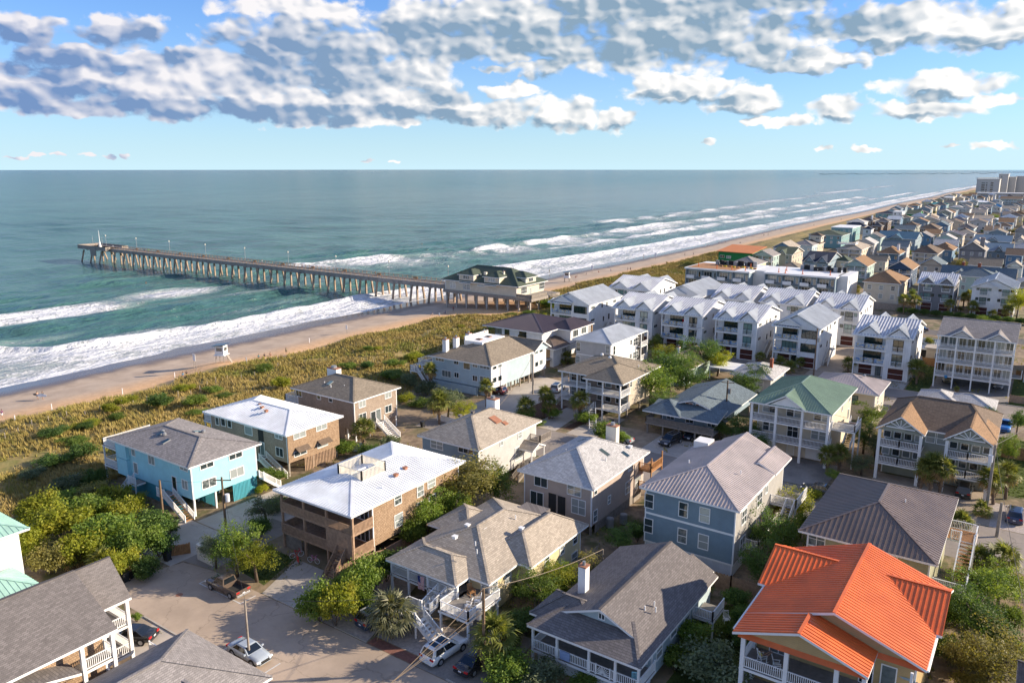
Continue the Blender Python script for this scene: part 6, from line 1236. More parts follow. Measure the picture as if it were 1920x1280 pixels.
# ------------------------------------------------------------------ houses of the far town
def auto_win(h, x0, x1, y0, y1, z0, z1, sp=3.0, g='glass'):
    ns = max(1, int(round((z1-z0)/2.9))); st = (z1-z0)/ns
    for k in range(ns):
        z = z0+st*(k+.52); n = max(1, int((x1-x0)/sp))
        for i in range(n): h.w('-y', y0, x0+(x1-x0)*(i+.5)/n, z, 1.1, 1.4, 'h', 'white', g)
        n = max(1, int((y1-y0)/4.2))
        for i in range(n): h.w('+x', x1, y0+(y1-y0)*(i+.5)/n, z, 1.0, 1.3, 'h', 'white', g)
def far_house(label, x0, x1, y0, y1, e, rise, typ, roof, wall, style='w', extra=None, group=None):
    h = House('house', label, x0, x1, y0, y1, group=group); o = .6; d = 2.2 if style == 'p' else 0; zb = 3.0
    seam = .55 if roof in ('whitem', 'galv', 'steel', 'tealm', 'brite', 'greenm', 'pink') else None
    h.wall(x0+o, x1-o, y0+o+d, y1-o, zb, e-.04, wall)
    if typ == 'hip': h.hip(x0, x1, y0, y1, e, rise, roof, seam)
    elif typ == 'gy': h.gable(x0, x1, y0, y1, e, rise, roof, 'y', seam, extra or wall, .6)
    elif typ == 'gx': h.gable(x0, x1, y0, y1, e, rise, roof, 'x', seam, wall, .6)
    else: h.box('flat_roof', x0+.3, x1-.3, y0+.3, y1-.3, e-.04, e+.5, 'white')
    auto_win(h, x0+o, x1-o, y0+o+d, y1-o, 5.0 if e > 8 else 3.2, e-.3, 2.7 if style == 'p' else 3.1, 'glassd' if style == 'p' else 'glass')
    if style == 'p':
        lev = (5.4, 8.1) if e > 9 else (4.2,)
        for z in lev:
            h.deck(x0+.5, x1-.5, y0+.5, y0+o+d, z); h.rail((x0+.6, y0+.6), (x1-.6, y0+.6), z, 1.0, 'white', .3, .06)
        n = max(2, int((x1-x0)/4)+1)
        for i in range(n): h.post(x0+.7+(x1-x0-1.4)*i/(n-1), y0+.7, 3, e-.2, .26)
    if style == 'g' or style == 'gg':
        W_ = (x1-x0); sp = [(.08, .46), (.54, .92)] if style == 'gg' else [(.33, .67)]
        for a, b in sp: h.gable(x0+W_*a, x0+W_*b, y0-.4, (y0+y1)/2, e+.03, rise*.75, roof, 'y', seam, wall, .4, None, (0,))
    return h
FT = [
 ('S2',(745,315),(1290,332),(1435,298),10.5,2.2,'hip','green','teal','w','pale teal house with dark green grey hip roof beside the dune'),
 ('S2',(630,462),(910,472),(1040,440),7.6,2.6,'hip','brown','beige','w','beige house with brown hip roof and roof cupola at the dune edge'),
 ('S2',(200,512),(540,520),(660,488),9.3,2.8,'gy','tanr','whites','w','white house with blue front gable and tan roof beside the dune'),
 ('S2',(190,608),(560,612),(640,560),9.8,2.6,'gx','green','beige','g','taupe house with dark green gables behind the hotel'),
 ('S2',(655,718),(1090,738),(1215,600),8.6,3.4,'gx','navyr','bluegrey','gg','grey blue house with navy roof and two arched front gables'),
 ('S2',(1178,528),(1575,548),(1700,478),10,2.4,'hip','tanr','creams','p','cream house with long white porches and a white roof terrace'),
 ('S2',(1000,238),(1520,205),(1585,192),11.5,0,'flat','dgrey','teal','w','flat roofed teal block with white parapet near the beach'),
 ('S2',(1270,768),(1650,803),(1860,738),10,2.9,'gy','lbrown','seaf','p','house with brown gable roof, aqua gable and two porch levels'),
 ('S2',(1210,690),(1290,738),(1415,690),8,2.0,'hip','green','creams','w','small cream house with green hip roof between two gabled houses'),
 ('S2',(1290,183),(1620,197),(1672,184),9,2.4,'hip','navyr','beige','w','beige house with navy hip roof behind the flat teal block'),
 ('S2',(1585,228),(1690,243),(1745,226),11,1.6,'hip','navyr','whites','w','white and yellow modern house with navy roof beside the flat teal block'),
 ('S3',(650,978),(1050,1012),(1255,945),10,3.0,'gy','lbrown','navy','p','house with brown gable roof, navy gable and white porches'),
 ('S6',(510,255),(1190,300),(1325,190),11,3.2,'hip','lbrown','creams','w','cream stucco house with brown hip roof behind a grey fence'),
 ('S3',(520,748),(850,780),(950,730),9,2.8,'hip','lbrown','blue','p','blue house with orange brown hip roof and white chimney'),
 ('S3',(1028,748),(1440,768),(1530,708),10,3.0,'hip','brown','creams','p','cream house with brown hip roof and two long white porches'),
 ('S3',(1465,702),(1580,717),(1635,690),9,1.6,'hip','lbrown','blue','w','narrow blue house with brown roof behind the cream porch house'),
 ('S3',(425,835),(600,918),(730,865),8,2.2,'gx','olivr','creams','w','cream house with olive gable roof between the two porch gabled houses'),
 ('S3',(480,530),(1120,548),(1320,500),9.2,3.4,'gx','bluer','bluegrey','g','wide grey house with bright blue shingle roof and white cross gable'),
 ('S3',(600,648),(975,668),(1040,640),8,2.6,'gx','steel','ltgrey','w','pale house with navy metal gable roof below the blue roofed house'),
 ('S3',(1140,384),(1440,394),(1500,365),10,2.8,'hip','brown','brown','w','tall brown house with dark brown hip roof and wide windows'),
 ('S3',(1455,474),(1810,498),(1860,465),10,2.2,'gy','pink','beige','p','beige house with outside white stair and mauve gable roof'),
 ('S3',(290,267),(455,277),(485,262),10.5,2.0,'hip','charc','brown','w','tan house with charcoal hip roof and chimney close to the beach'),
 ('S3',(430,347),(590,355),(622,343),8.5,2.4,'hip','charc','brown','w','square tan house with charcoal pyramid roof'),
 ('S3',(490,278),(690,288),(745,270),10.5,2.2,'hip','dgrey','brown','w','dark roofed tan house with a deep side wall beside the pyramid roofed one'),
 ('S3',(745,140),(900,146),(945,133),13,0,'flat','dgrey','whites','w','tall white flat roofed house with glass stair tower'),
 ('S3',(480,162),(790,168),(835,156),10,2.0,'hip','navyr','teal','w','aqua house with navy hip roof at the edge of the beach'),
 ('S3',(940,167),(1160,172),(1190,150),9,3.2,'gx','green','greenc','w','dark green house with tall green shed roof'),
 ('S3',(1040,262),(1250,302),(1315,275),9,2.6,'gy','lbrown','bluegrey','w','grey gabled house with light brown roof'),
 ('S3',(930,328),(1110,362),(1180,338),8,2.4,'gy','tanr','whites','w','white gabled house with tan roof beside a glass roofed one'),
 ('S3',(1240,217),(1385,232),(1435,205),9,2.4,'gy','tanr','bluegrey','w','grey gabled house with pale tan roof and lit flank'),
 ('S3',(1410,118),(1700,128),(1732,110),10,2.2,'hip','charc','blue','w','blue house with rows of white windows and charcoal hip roof'),
 ('S4',(740,498),(945,512),(1060,470),10,3.0,'gy','navyr','whites','p','white gabled house with navy roof and a round attic window'),
 ('S4',(735,368),(1315,380),(1332,365),9,2.2,'hip','whitem','seaf','w','long pale aqua building with white metal hip roof'),
 ('S4',(180,408),(540,422),(580,410),9,2.0,'hip','tealm','teal','w','teal house with turquoise metal roof'),
 ('S4',(480,292),(640,302),(770,282),12,0,'flat','dgrey','beige','w','beige flat roofed block with yellow lit side near the beach'),
 ('S4',(1320,463),(1500,473),(1540,440),9,2.4,'gy','brite','whites','p','white cottage with vivid blue metal gable roof'),
 ('S4',(1530,543),(1760,563),(1880,520),9,2.4,'hip','dgrey','sage','w','sage house with dark grey hip roof among trees'),
 ('S4',(1520,603),(1920,613),(2000,590),9,2.6,'gx','dgrey','bluegrey','g','long grey blue house with dark roof and one front gable'),
 ('S4',(1490,312),(1890,324),(1925,300),12,3.0,'gx','brown','ltblue','p','large pale blue lodge with brown roof and balcony rows'),
 ('S4',(1235,693),(1500,703),(1528,640),6.5,0,'flat','dgrey','teal','w','low flat roofed teal building among trees'),
 ('S4',(1185,884),(1510,898),(1560,800),7.2,2.6,'gx','brown','whites','w','white cottage with dark brown roof and an open white frame on top'),
 ('S4',(720,834),(1030,854),(1180,815),9,2.4,'hip','dgrey','ltblue','w','pale blue house with dark grey hip roof'),
 ('S4',(420,724),(600,764),(660,738),9,2.4,'gy','dgrey','beige','w','beige gabled house with dark grey roof and orange lit side'),
 ('S5',(605,224),(1040,244),(1085,203),11,4.0,'gy','tanr','greyd','w','tall brown shingled gable house with two small square windows and stone chimney'),
 ('S5',(1010,244),(1430,252),(1480,200),9.5,3.0,'gx','steel','bluegrey','g','house with navy standing seam roof and white dormer'),
 ('S5',(1310,304),(1600,312),(1700,280),9,2.6,'gx','brown','blue','w','steel blue house with brown roof landward of the dormered one'),
 ('S5',(320,625),(1480,690),(1555,640),8,3.8,'gx','bluegr','creams','gg','large rambling house with blue grey shingle roofs and red chimneys'),
 ('S5',(1330,470),(1600,500),(1660,470),8,2.2,'gy','tanr','whites','w','white gabled cottage with tan roof behind the rambling house'),
 ('S4',(1750,904),(1990,914),(2050,880),9,3.0,'gy','dgrey','taupe','w','taupe gabled house with dark roof above the tan gabled cottage'),
 ('S4',(1740,1082),(1950,1092),(2000,1050),7.5,2.6,'gy','tanr','whites','w','white cottage with pale tan gable above a green hedge'),
 ('S4',(1000,1064),(1700,1094),(1742,1040),8.5,2.8,'gx','steel','bluegrey','g','wide grey house with blue metal roof and long white edged gable'),
]
FOOT = []
for row in FT:
    reg, l, f, r, e, rise, typ, roof, wall, style, lab = row
    a, b, c = at(*Zc(reg, *l), e), at(*Zc(reg, *f), e), at(*Zc(reg, *r), e)
    x0, x1 = a.x, b.x; y0 = (a.y+b.y)/2; y1 = max(c.y, y0+9); y1 = min(y1, y0+26)
    if x1-x0 < 6: x1 = x0+6
    ex = 'navy' if 'navy gable' in lab else 'blue' if 'blue front gable' in lab else None
    hh = far_house(lab, x0, x1, y0, y1, e, rise, typ, roof, wall, style, ex); FOOT.append((x0, x1, y0, y1))
    if 'cupola' in lab: xc, yc = (x0+x1)/2+2, (y0+y1)/2; hh.wall(xc-3, xc+3, yc-3, yc+3, e+1, e+4.4, 'creams'); hh.hip(xc-3.6, xc+3.6, yc-3.6, yc+3.6, e+4.4, 1.8, 'brown', name='cupola_roof'); hh.w('-y', yc-3, xc+1, e+3, 1.6, 1.2, 'v'); hh.w('+x', xc+3, yc, e+3, 3, 1.2, 'vv')
    if 'white roof terrace' in lab: xc, yc = x0+4, y0+6; hh.deck(xc-4, xc+4, yc-3, yc+4, e+2.2, .3); hh.rail((xc-4, yc-3), (xc+4, yc-3), e+2.2); hh.rail((xc+4, yc-3), (xc+4, yc+4), e+2.2)
    if 'stone chimney' in lab: hh.chimney(x1-2.4, y0+6, e+1, e+5.4, 1.8, 1.4, 'greyd')
    elif 'red chimneys' in lab: hh.chimney((x0+x1)/2, (y0+y1)/2, e+2, e+5, 1, 1, 'brickr'); hh.chimney(x0+7, (y0+y1)/2+1, e+2, e+5, 1, 1, 'brickr')
    elif 'chimney' in lab: hh.chimney(x1-2.2, (y0+y1)/2, e+.8, e+4, 1, 1, 'white')
    if 'round attic' in lab: mb = MB(); mb.tube([((x0+x1)/2, y0+.5, e+1.3), ((x0+x1)/2, y0+.58, e+1.3)], .5, 12); hh.part('round_window', mb, 'glassd')
    if 'open white frame' in lab:
        mb = MB(); X, Y = x1-1, y0+4
        for dx in (-4, 0):
            for dy in (-2, 2): mb.box(X+dx-.15, Y+dy-.15, e, X+dx+.15, Y+dy+.15, e+4.4)
        for dy in (-2, 2): mb.beam((X-4, Y+dy, e+4.2), (X-2, Y+dy, e+5.6), .3, .3); mb.beam((X-2, Y+dy, e+5.6), (X, Y+dy, e+4.2), .3, .3)
        hh.part('roof_frame', mb, 'white', None, 'stuff')
# look-alike roofs filling the rest of the town towards the horizon
rf = random.Random(12); nfill = 0
WN = dict(whites='white', creams='cream', beige='beige', ltblue='pale blue', bluegrey='grey blue', seaf='seafoam', ltgrey='pale grey', yellow='yellow', blue='blue', sage='sage'); RN = dict(brown='brown', dgrey='dark grey', tanr='tan', charc='charcoal', lbrown='light brown', grey='grey', ltgr='pale grey', olivr='olive', bluegr='blue grey', galv='metal')
def FILL_LAB(w, r, t): return 'small %s house with %s %s roof packed among the far town' % (WN[w], RN[r], {'hip': 'hip', 'gy': 'front gable', 'gx': 'side gable'}[t])
def clash(x0, x1, y0, y1): return any(not (x1 < a-2 or x0 > b+2 or y1 < c-2 or y0 > d+2) for a, b, c, d in FOOT)
ROWS = [(-112, 8, 318, 420, 16, 24), (-125, 8, 420, 800, 17, 26), (-135, 5, 800, 1400, 22, 34)]
for (xa, xb, ya, yb, sx_, sy_) in ROWS:
    y = ya
    while y < yb:
        x = xa+rf.uniform(0, 4)
        while x < xb-8:
            w_, d_ = rf.uniform(9.5, 13.5), rf.uniform(11, 16); c = (x, x+w_, y+rf.uniform(0, 5), 0); c = (c[0], c[1], c[2], c[2]+d_)
            if not clash(*c):
                FOOT.append(c); typ = rf.choice(['hip', 'hip', 'gy', 'gx', 'gy']); roof = rf.choice(['brown', 'dgrey', 'tanr', 'charc', 'lbrown', 'grey', 'ltgr', 'olivr', 'bluegr', 'galv']); wall = rf.choice(['whites', 'creams', 'beige', 'ltblue', 'bluegrey', 'seaf', 'ltgrey', 'yellow', 'blue', 'sage'])
                far_house(FILL_LAB(wall, roof, typ), *c, rf.choice([8.2, 9.5, 10.5]), rf.uniform(2, 3), typ, roof, wall, rf.choice(['w', 'p', 'w']), None, 'small houses of the far town'); nfill += 1
            x += sx_+rf.uniform(-1, 3)
        y += sy_
print('fill houses', nfill)
# ------------------------------------------------------------------ vegetation
MT['bark'] = m_plain('bark', (.13, .095, .07), .9, .4, 3.0); MT['palmbark'] = m_plain('palm_bark', (.20, .145, .105), .95, .45, 6.0, .2, .8)
LEAF = {'gd': m_leaf('leaf_dark', (.045, .092, .022), (.088, .150, .034), (.16, .215, .055)), 'gy': m_leaf('leaf_yellow_green', (.13, .18, .022), (.28, .30, .035), (.46, .41, .06), .45),
 'go': m_leaf('leaf_olive', (.12, .12, .038), (.23, .21, .065), (.37, .32, .11), .4), 'gg': m_leaf('leaf_grey_green', (.085, .115, .065), (.155, .19, .105), (.25, .275, .16), .35),
 'gm': m_leaf('leaf_mid', (.075, .135, .025), (.16, .23, .042), (.29, .33, .07), .42)}
def leaf_mesh(name, mat, seed, nclump=70, per=34, leaf=.085, squash=1.0, shell=.55, spread=.20, low=-.55, cone=0.0):
    # uneven crown: lobes of different size, clumps scattered over and inside them, many small leaves in each clump
    r = np.random.RandomState(seed); nl = 9
    LO = np.concatenate([np.stack([r.uniform(-.55, .55, nl), r.uniform(-.55, .55, nl), r.uniform(-.2, .55, nl), r.uniform(.26, .58, nl)], 1), [[0, 0, .05, .6]]])
    lo = LO[r.randint(len(LO), size=nclump)]; d = r.normal(size=(nclump, 3)); d /= np.linalg.norm(d, axis=1)[:, None]; d[:, 2] = np.maximum(d[:, 2], low)
    c = lo[:, :3]+d*(lo[:, 3]*(shell+(1-shell)*r.rand(nclump)**.6))[:, None]
    if cone: f = (1-cone*np.maximum(0, (c[:, 2]+.4)/1.5))[:, None]; c[:, :2] *= f
    c[:, 2] *= squash; br = r.rand(nclump); k = np.repeat(np.arange(nclump), (per*r.uniform(.5, 1.4, nclump)).astype(int)); n = len(k)
    sz = r.uniform(.6, 1.25, nclump)[k]
    p = c[k]+r.normal(size=(n, 3))*(spread*.62*sz)[:, None]*np.array([1, 1, .7]); nr = d[k]*.7+r.normal(size=(n, 3))*.75+np.array([0, 0, .35]); nr /= np.linalg.norm(nr, axis=1)[:, None]
    a = np.cross(nr, r.normal(size=(n, 3))); a /= np.linalg.norm(a, axis=1)[:, None]; b = np.cross(nr, a); s = (leaf*r.uniform(.5, 1.4, n))[:, None]
    V = np.stack([p-a*s*.5, p+b*s*.33, p+a*s*.62, p-b*s*.33], 1).reshape(-1, 3); LV = np.repeat(np.clip(.55*br[k]+.45*r.rand(n), 0, 1), 4)
    me = bpy.data.meshes.new(name); me.from_pydata(V.tolist(), [], np.arange(4*n).reshape(-1, 4).tolist()); at_ = me.attributes.new('lv', 'FLOAT', 'POINT'); at_.data.foreach_set('value', LV.astype(np.float32)); me.materials.append(mat); return me
def trunk_mesh(seed, h0=-1.25):
    r = random.Random(seed); mb = MB(); bx, by = r.uniform(-.1, .1), r.uniform(-.1, .1); mb.tube([(0, 0, h0), (bx*.5, by*.5, h0*.5), (bx, by, -.1)], [.085, .07, .055], 7)
    for k in range(6):
        a = r.uniform(0, 6.28); e = (bx+.62*math.cos(a), by+.62*math.sin(a), r.uniform(.1, .7)); m = (bx+.3*math.cos(a+.3), by+.3*math.sin(a+.3), r.uniform(-.1, .2)); mb.tube([(bx, by, -.15-.1*k/6), m, e], [.042, .028, .012], 5)
    me = bpy.data.meshes.new('trunk'); me.from_pydata(mb.v, [], mb.f); me.materials.append(MT['bark']); me.polygons.foreach_set('use_smooth', [True]*len(mb.f)); return me
CROWN = {}
for k in LEAF: CROWN[k] = [leaf_mesh('crown', LEAF[k], 100+i*7+hash_, 120, 62, .062) for i, hash_ in ((0, 1), (1, 2), (2, 3))]
SHRUB = {}
for k in LEAF: SHRUB[k] = [leaf_mesh('foliage', LEAF[k], 300+i*5, 110, 64, .085, .8, .5, .20, -.25) for i in range(2)]
WISP = leaf_mesh('crown', LEAF['go'], 511, 70, 26, .06, 1.1, .6, .2); CEDAR = {k: leaf_mesh('crown', LEAF[k], 521, 130, 56, .062, 1.25, .5, .18, -.8, .6) for k in ('gd', 'gm')}
TRUNK = [trunk_mesh(i) for i in range(4)]
rv = random.Random(9)
def zg0(x, y): return float(zground(x, y))-.05
def tree(p, r, h, kind, label, group=None, form='t', cat='tree', clear=.22):
    # p ground point, r crown radius, h total height
    ch = h*(1-clear)/2; t = thing({'t': 'tree', 's': 'shrub', 'c': 'cedar_tree', 'w': 'bare_tree'}[form], label, cat, (p[0], p[1], p[2]), rv.uniform(0, 6.28), group)
    if form == 's':
        o = link('foliage', rv.choice(SHRUB[kind]), t, (0, 0, h*.42)); o.scale = (r*1.05, r*1.05, h*.62)
        mb = MB()
        for k in range(4): a = k*1.6+rv.random(); mb.tube([(0, 0, 0), (r*.25*math.cos(a), r*.25*math.sin(a), h*.25), (r*.5*math.cos(a), r*.5*math.sin(a), h*.55)], [.05, .04, .015], 5)
        mb.build('stem', MT['bark'], t)
    else:
        zc = h-ch*1.02; me = WISP if form == 'w' else CEDAR[kind] if form == 'c' else rv.choice(CROWN[kind])
        o = link('crown', me, t, (0, 0, zc)); o.scale = (r, r, ch)
        o2 = link('trunk', rv.choice(TRUNK), t, (0, 0, zc)); o2.scale = (r*.9, r*.9, max(ch, zc/1.25)) if zc/1.25 > ch else (r*.9, r*.9, ch); o2.scale[2] = zc/1.25 if zc/1.25 > .3 else .3
    return t
def tree_px(bx, by, w, hpx, kind, label, group=None, form='t', cat='tree', clear=.15):
    p = at(bx, by, 3.0); k = mpp(p); return tree((p.x, p.y, 2.95 if p.x > -106 else float(zground(p.x, p.y))-.05), max(.5, w*k/2), max(.8, hpx*k*1.03), kind, label, group, form, cat, clear)
# thicket between the street and the turquoise house
G1 = 'wild shrubs of the thicket by the dune'; LB1 = 'yellow green wild shrub in the thicket between the mint roofed and turquoise houses'
for (x, y, w, hh, k) in ((70, 985, 95, 70, 'gy'), (115, 1010, 120, 85, 'gy'), (165, 985, 100, 75, 'gm'), (215, 960, 90, 60, 'gy'), (240, 985, 100, 65, 'gy'), (200, 1030, 120, 85, 'gm'), (150, 1060, 110, 80, 'gy'), (285, 1010, 90, 62, 'gd'), (300, 1045, 75, 60, 'gd'), (255, 1050, 100, 85, 'gm'), (220, 1085, 80, 70, 'gy'), (95, 1075, 90, 70, 'go'), (60, 1040, 80, 70, 'gy'), (185, 945, 90, 50, 'go'), (130, 955, 80, 45, 'gm'), (250, 950, 50, 30, 'gy'), (318, 1000, 40, 30, 'gd'), (280, 1080, 60, 45, 'gd')):
    tree_px(x, y, w, hh, k, LB1, G1, 's', 'shrub')
G2 = 'shrubs scattered on the dune'; LB2 = 'low green shrub growing among the tawny dune grass'
for (x, y, w, hh, k) in ((100, 835, 60, 22, 'gd'), (160, 820, 36, 20, 'gd'), (140, 845, 60, 18, 'gm'), (210, 790, 34, 22, 'gy'), (232, 770, 36, 18, 'gy'), (252, 757, 26, 16, 'gy'), (305, 780, 60, 34, 'gd'), (225, 800, 40, 16, 'gm'), (370, 775, 50, 28, 'gm'), (345, 740, 44, 18, 'gy'), (400, 742, 40, 16, 'gm'), (100, 880, 70, 30, 'gd'), (160, 870, 60, 40, 'gd'), (60, 905, 50, 26, 'gg'), (120, 925, 70, 40, 'gg'), (180, 915, 60, 40, 'gd'), (530, 735, 40, 30, 'gy'), (500, 705, 40, 16, 'gm'), (690, 670, 22, 14, 'gm'), (710, 668, 20, 10, 'gy'), (655, 700, 40, 14, 'gm'), (690, 700, 30, 18, 'gd'), (740, 690, 46, 16, 'gm'), (775, 680, 40, 18, 'gy'), (740, 715, 60, 22, 'gm'), (770, 725, 40, 30, 'gg'), (800, 740, 46, 30, 'gg'), (1030, 580, 50, 20, 'gm'), (1050, 570, 30, 14, 'gy'), (990, 600, 30, 12, 'gm'), (760, 755, 40, 20, 'gy'), (790, 762, 50, 16, 'gm'), (830, 770, 40, 16, 'gy')):
    tree_px(x, y, w, hh, k, LB2, G2, 's', 'shrub')
for i in range(30):
    x, y = rv.uniform(-136, -111), 48+rv.random()**1.3*170
    if fbm(np.array([x/12.]), np.array([y/12.]), 8)[0] > .45: tree((x, y, zg0(x, y)), rv.uniform(.9, 2.2), rv.uniform(.7, 1.5), rv.choice(['gm', 'gy']), LB2, G2, 's', 'shrub')
T = tree_px
T(445, 1080, 95, 105, 'gm', 'tree with reddish flowers beside the parked brown pickup'); T(482, 1090, 85, 85, 'gy', 'yellow leaved young tree overhanging the pickup bed'); T(405, 1065, 60, 70, 'gg', 'grey green tree beside the utility pole and pale wall')
T(500, 985, 70, 60, 'gg', 'grey green tree beside the timber porches'); T(488, 1010, 50, 50, 'gd', 'dark shrub at the corner of the timber porches', None, 's', 'shrub'); T(520, 960, 50, 36, 'gm', 'small green bush behind the timber porches', None, 's', 'shrub')
G3 = 'tall hedge between the driveway and the gravel'; LB3 = 'dense bright green shrub of the tall hedge beside the gravel drive'
for (x, y, w, hh, k) in ((600, 1165, 85, 85, 'gm'), (630, 1172, 95, 100, 'gy'), (665, 1140, 95, 95, 'gm'), (700, 1110, 90, 90, 'gm'), (725, 1090, 75, 75, 'gd'), (690, 1150, 60, 60, 'gm')): T(x, y, w, hh, k, LB3, G3, 's', 'shrub')
T(885, 962, 150, 112, 'go', 'big olive tree with bare twigs between cedar and grey houses'); T(925, 955, 80, 90, 'gm', 'green tree crowding the wall of the tan house'); T(800, 1005, 95, 90, 'gm', 'leafy tree against the sunny cedar wall'); T(770, 1025, 70, 70, 'gm', 'bush at the foot of the cedar wall', None, 's', 'shrub'); T(845, 990, 80, 80, 'gm', 'tree squeezed between the cedar wall and the yellow house roof'); T(870, 900, 60, 50, 'gy', 'pale green tree top behind the white metal roof')
T(1010, 1150, 100, 85, 'gm', 'green tree in front of the yellow house wall'); T(1055, 1135, 90, 80, 'gy', 'yellow green tree beside the white chimney of the low house'); T(1105, 1105, 75, 85, 'go', 'thin twiggy tree at the end of the yellow house', None, 'w'); T(985, 1190, 80, 60, 'gd', 'dark bush under the yellow house deck corner', None, 's', 'shrub'); T(1045, 1105, 60, 60, 'gm', 'young tree by the yellow house windows')
T(1160, 1040, 72, 62, 'gd', 'round dark green tree in front of the slate blue house'); T(1195, 1015, 40, 50, 'gd', 'dark shrub at the slate blue house corner', None, 's', 'shrub')
T(1475, 985, 95, 75, 'gy', 'golden leaved tree between slate blue and bronze roofed houses'); T(1440, 1060, 90, 110, 'gd', 'dark tree beside the slate blue house stairs'); T(1425, 1110, 90, 100, 'gd', 'dark tree in the shade by the orange roof'); T(1375, 1140, 60, 50, 'gd', 'dark shrub under the wooden fence', None, 's', 'shrub'); T(1500, 1010, 60, 60, 'gm', 'tree touching the bronze roof corner'); T(1395, 1175, 60, 50, 'gd', 'shaded shrub at the orange roofed house corner', None, 's', 'shrub'); T(1480, 1040, 60, 80, 'gm', 'slim tree behind the orange roof'); T(1530, 935, 30, 20, 'gy', 'small yellow bush at the kerb of the middle street', None, 's', 'shrub')
for (x, y, w, hh, k, l_) in ((960, 1285, 110, 70, 'gm', 'leafy shrub below the utility pole'), (1020, 1288, 100, 60, 'gg', 'grey green shrub in front of the sunburst porch'), (1090, 1290, 70, 40, 'gm', 'small shrub at the porch lattice'), (1265, 1255, 70, 60, 'gm', 'green hedge shrub along the pale blue wall'), (1290, 1215, 80, 70, 'gm', 'hedge shrub beside the small lawn'), (1340, 1285, 150, 100, 'gg', 'large grey green bush on the shady lawn'), (1320, 1180, 30, 40, 'gd', 'small dark bush by the surfboards')): T(x, y, w, hh, k, l_, None, 's', 'shrub')
T(1830, 1150, 120, 100, 'gm', 'broad dark tree between the orange roof and the deep blue house'); T(1870, 1140, 90, 90, 'gm', 'green tree by the palms at the road'); T(1810, 1200, 110, 110, 'gd', 'shaded tree beside the orange roof corner'); T(1855, 1215, 110, 90, 'gd', 'dark tree below the air conditioners'); T(1850, 1290, 150, 120, 'go', 'sunlit olive tree beside the deep blue house'); T(1800, 1265, 90, 70, 'go', 'small olive tree under the orange eaves'); T(1885, 1120, 60, 60, 'gy', 'yellow green bush near the road')
for (x, y, w, hh, k) in ((1775, 1240, 70, 60, 'gd'), (1895, 1180, 60, 50, 'gm'), (1900, 1250, 70, 60, 'gm'), (1835, 1245, 80, 60, 'gd'), (1790, 1170, 60, 50, 'gm'), (1880, 1225, 60, 50, 'gd'), (1815, 1290, 70, 40, 'go'), (1395, 1215, 60, 50, 'gd'), (1365, 1190, 40, 30, 'gm'), (1230, 1150, 30, 30, 'gd'), (1130, 1120, 50, 40, 'gm'), (1180, 1080, 50, 40, 'gd'), (960, 1110, 50, 40, 'gm'), (960, 1215, 50, 40, 'gm')): T(x, y, w, hh, k, 'low green undergrowth shrub in the yards around the orange and dark roofed houses', 'undergrowth shrubs in the yards', 's', 'shrub')
# mid ground trees
for (x, y, w, hh, k, l_) in ((1255, 735, 90, 80, 'gd', 'tree between the porch house and the low decked house'), (1220, 765, 95, 85, 'gm', 'spreading tree on the flank of the brown roofed porch house'), (1240, 790, 60, 55, 'gd', 'dark tree at the corner of the weathered deck'), (1280, 720, 80, 60, 'gm', 'sunny tree in front of the seafoam cottage'), (1310, 700, 90, 68, 'gd', 'bushy tree between seafoam cottage and carport'), (1345, 705, 50, 50, 'gy', 'yellow green tree beside the flat carport'), (1245, 690, 46, 46, 'gy', 'bright tree between the light grey house and the seafoam cottage'), (1285, 745, 80, 60, 'gd', 'tree behind the ridge of the low decked house'), (1395, 755, 66, 60, 'gd', 'dark tree between the low cottage and the green roof'), (1425, 730, 50, 50, 'gd', 'dark tree behind the seaward eave of the green roof'), (1395, 835, 66, 60, 'gd', 'dark tree under the green roofed porch'), (1425, 860, 40, 50, 'gd', 'dark tree at the foot of the green roofed house'), (1350, 825, 60, 40, 'gm', 'bush behind the tan metal roof'), (1330, 815, 40, 34, 'gy', 'small tree beside the leaning pole'), (1630, 810, 70, 55, 'gm', 'tree between the green and brown roofed houses'), (1618, 850, 60, 60, 'gd', 'dark tree beside the twin gabled house'), (1640, 860, 50, 50, 'gg', 'flowering bush by the twin gabled house'), (1615, 890, 50, 40, 'gg', 'grey green bush behind the bronze roof'), (1565, 905, 40, 28, 'gm', 'bush on the kerb lawn by the bronze roof'), (840, 785, 60, 60, 'gg', 'grey green tree behind the palm on the sandy lot'), (870, 790, 50, 40, 'gy', 'tawny shrub at the edge of the sandy lot'), (1890, 870, 40, 60, 'gm', 'bush beside the golden board fence'), (1850, 800, 40, 40, 'gd', 'small tree in the back yard of the twin gabled house'), (1905, 820, 40, 60, 'gd', 'dark tree by the yard fence'), (1905, 600, 40, 60, 'gy', 'bright tree behind the plain white stucco block'), (1845, 610, 30, 20, 'gm', 'hedge bush at the end of the hedge row')): T(x, y, w, hh, k, l_)
G4 = 'clipped bushes by the porch house'
for (x, y, w, hh) in ((985, 790, 46, 26), (1035, 785, 40, 26), (1005, 800, 40, 18), (1098, 795, 46, 30), (1140, 825, 60, 40), (1165, 830, 34, 28)): T(x, y, w, hh, 'gm', 'round clipped green bush in the beds by the brown roofed porch house', G4, 's', 'bush')
G5 = 'shrubs beside the cedar houses'
for (x, y, w, hh, k) in ((505, 905, 60, 36, 'gm'), (490, 925, 30, 20, 'gy'), (640, 850, 60, 34, 'gm'), (690, 855, 46, 30, 'gd'), (735, 845, 40, 36, 'gg'), (615, 840, 36, 30, 'gd')): T(x, y, w, hh, k, 'low shrub planted at the foot of the cedar houses', G5, 's', 'shrub')
T(257, 1165, 20, 22, 'gm', 'round clipped bush beside the paver driveway', None, 's', 'bush')
G6 = 'trees between the far houses'
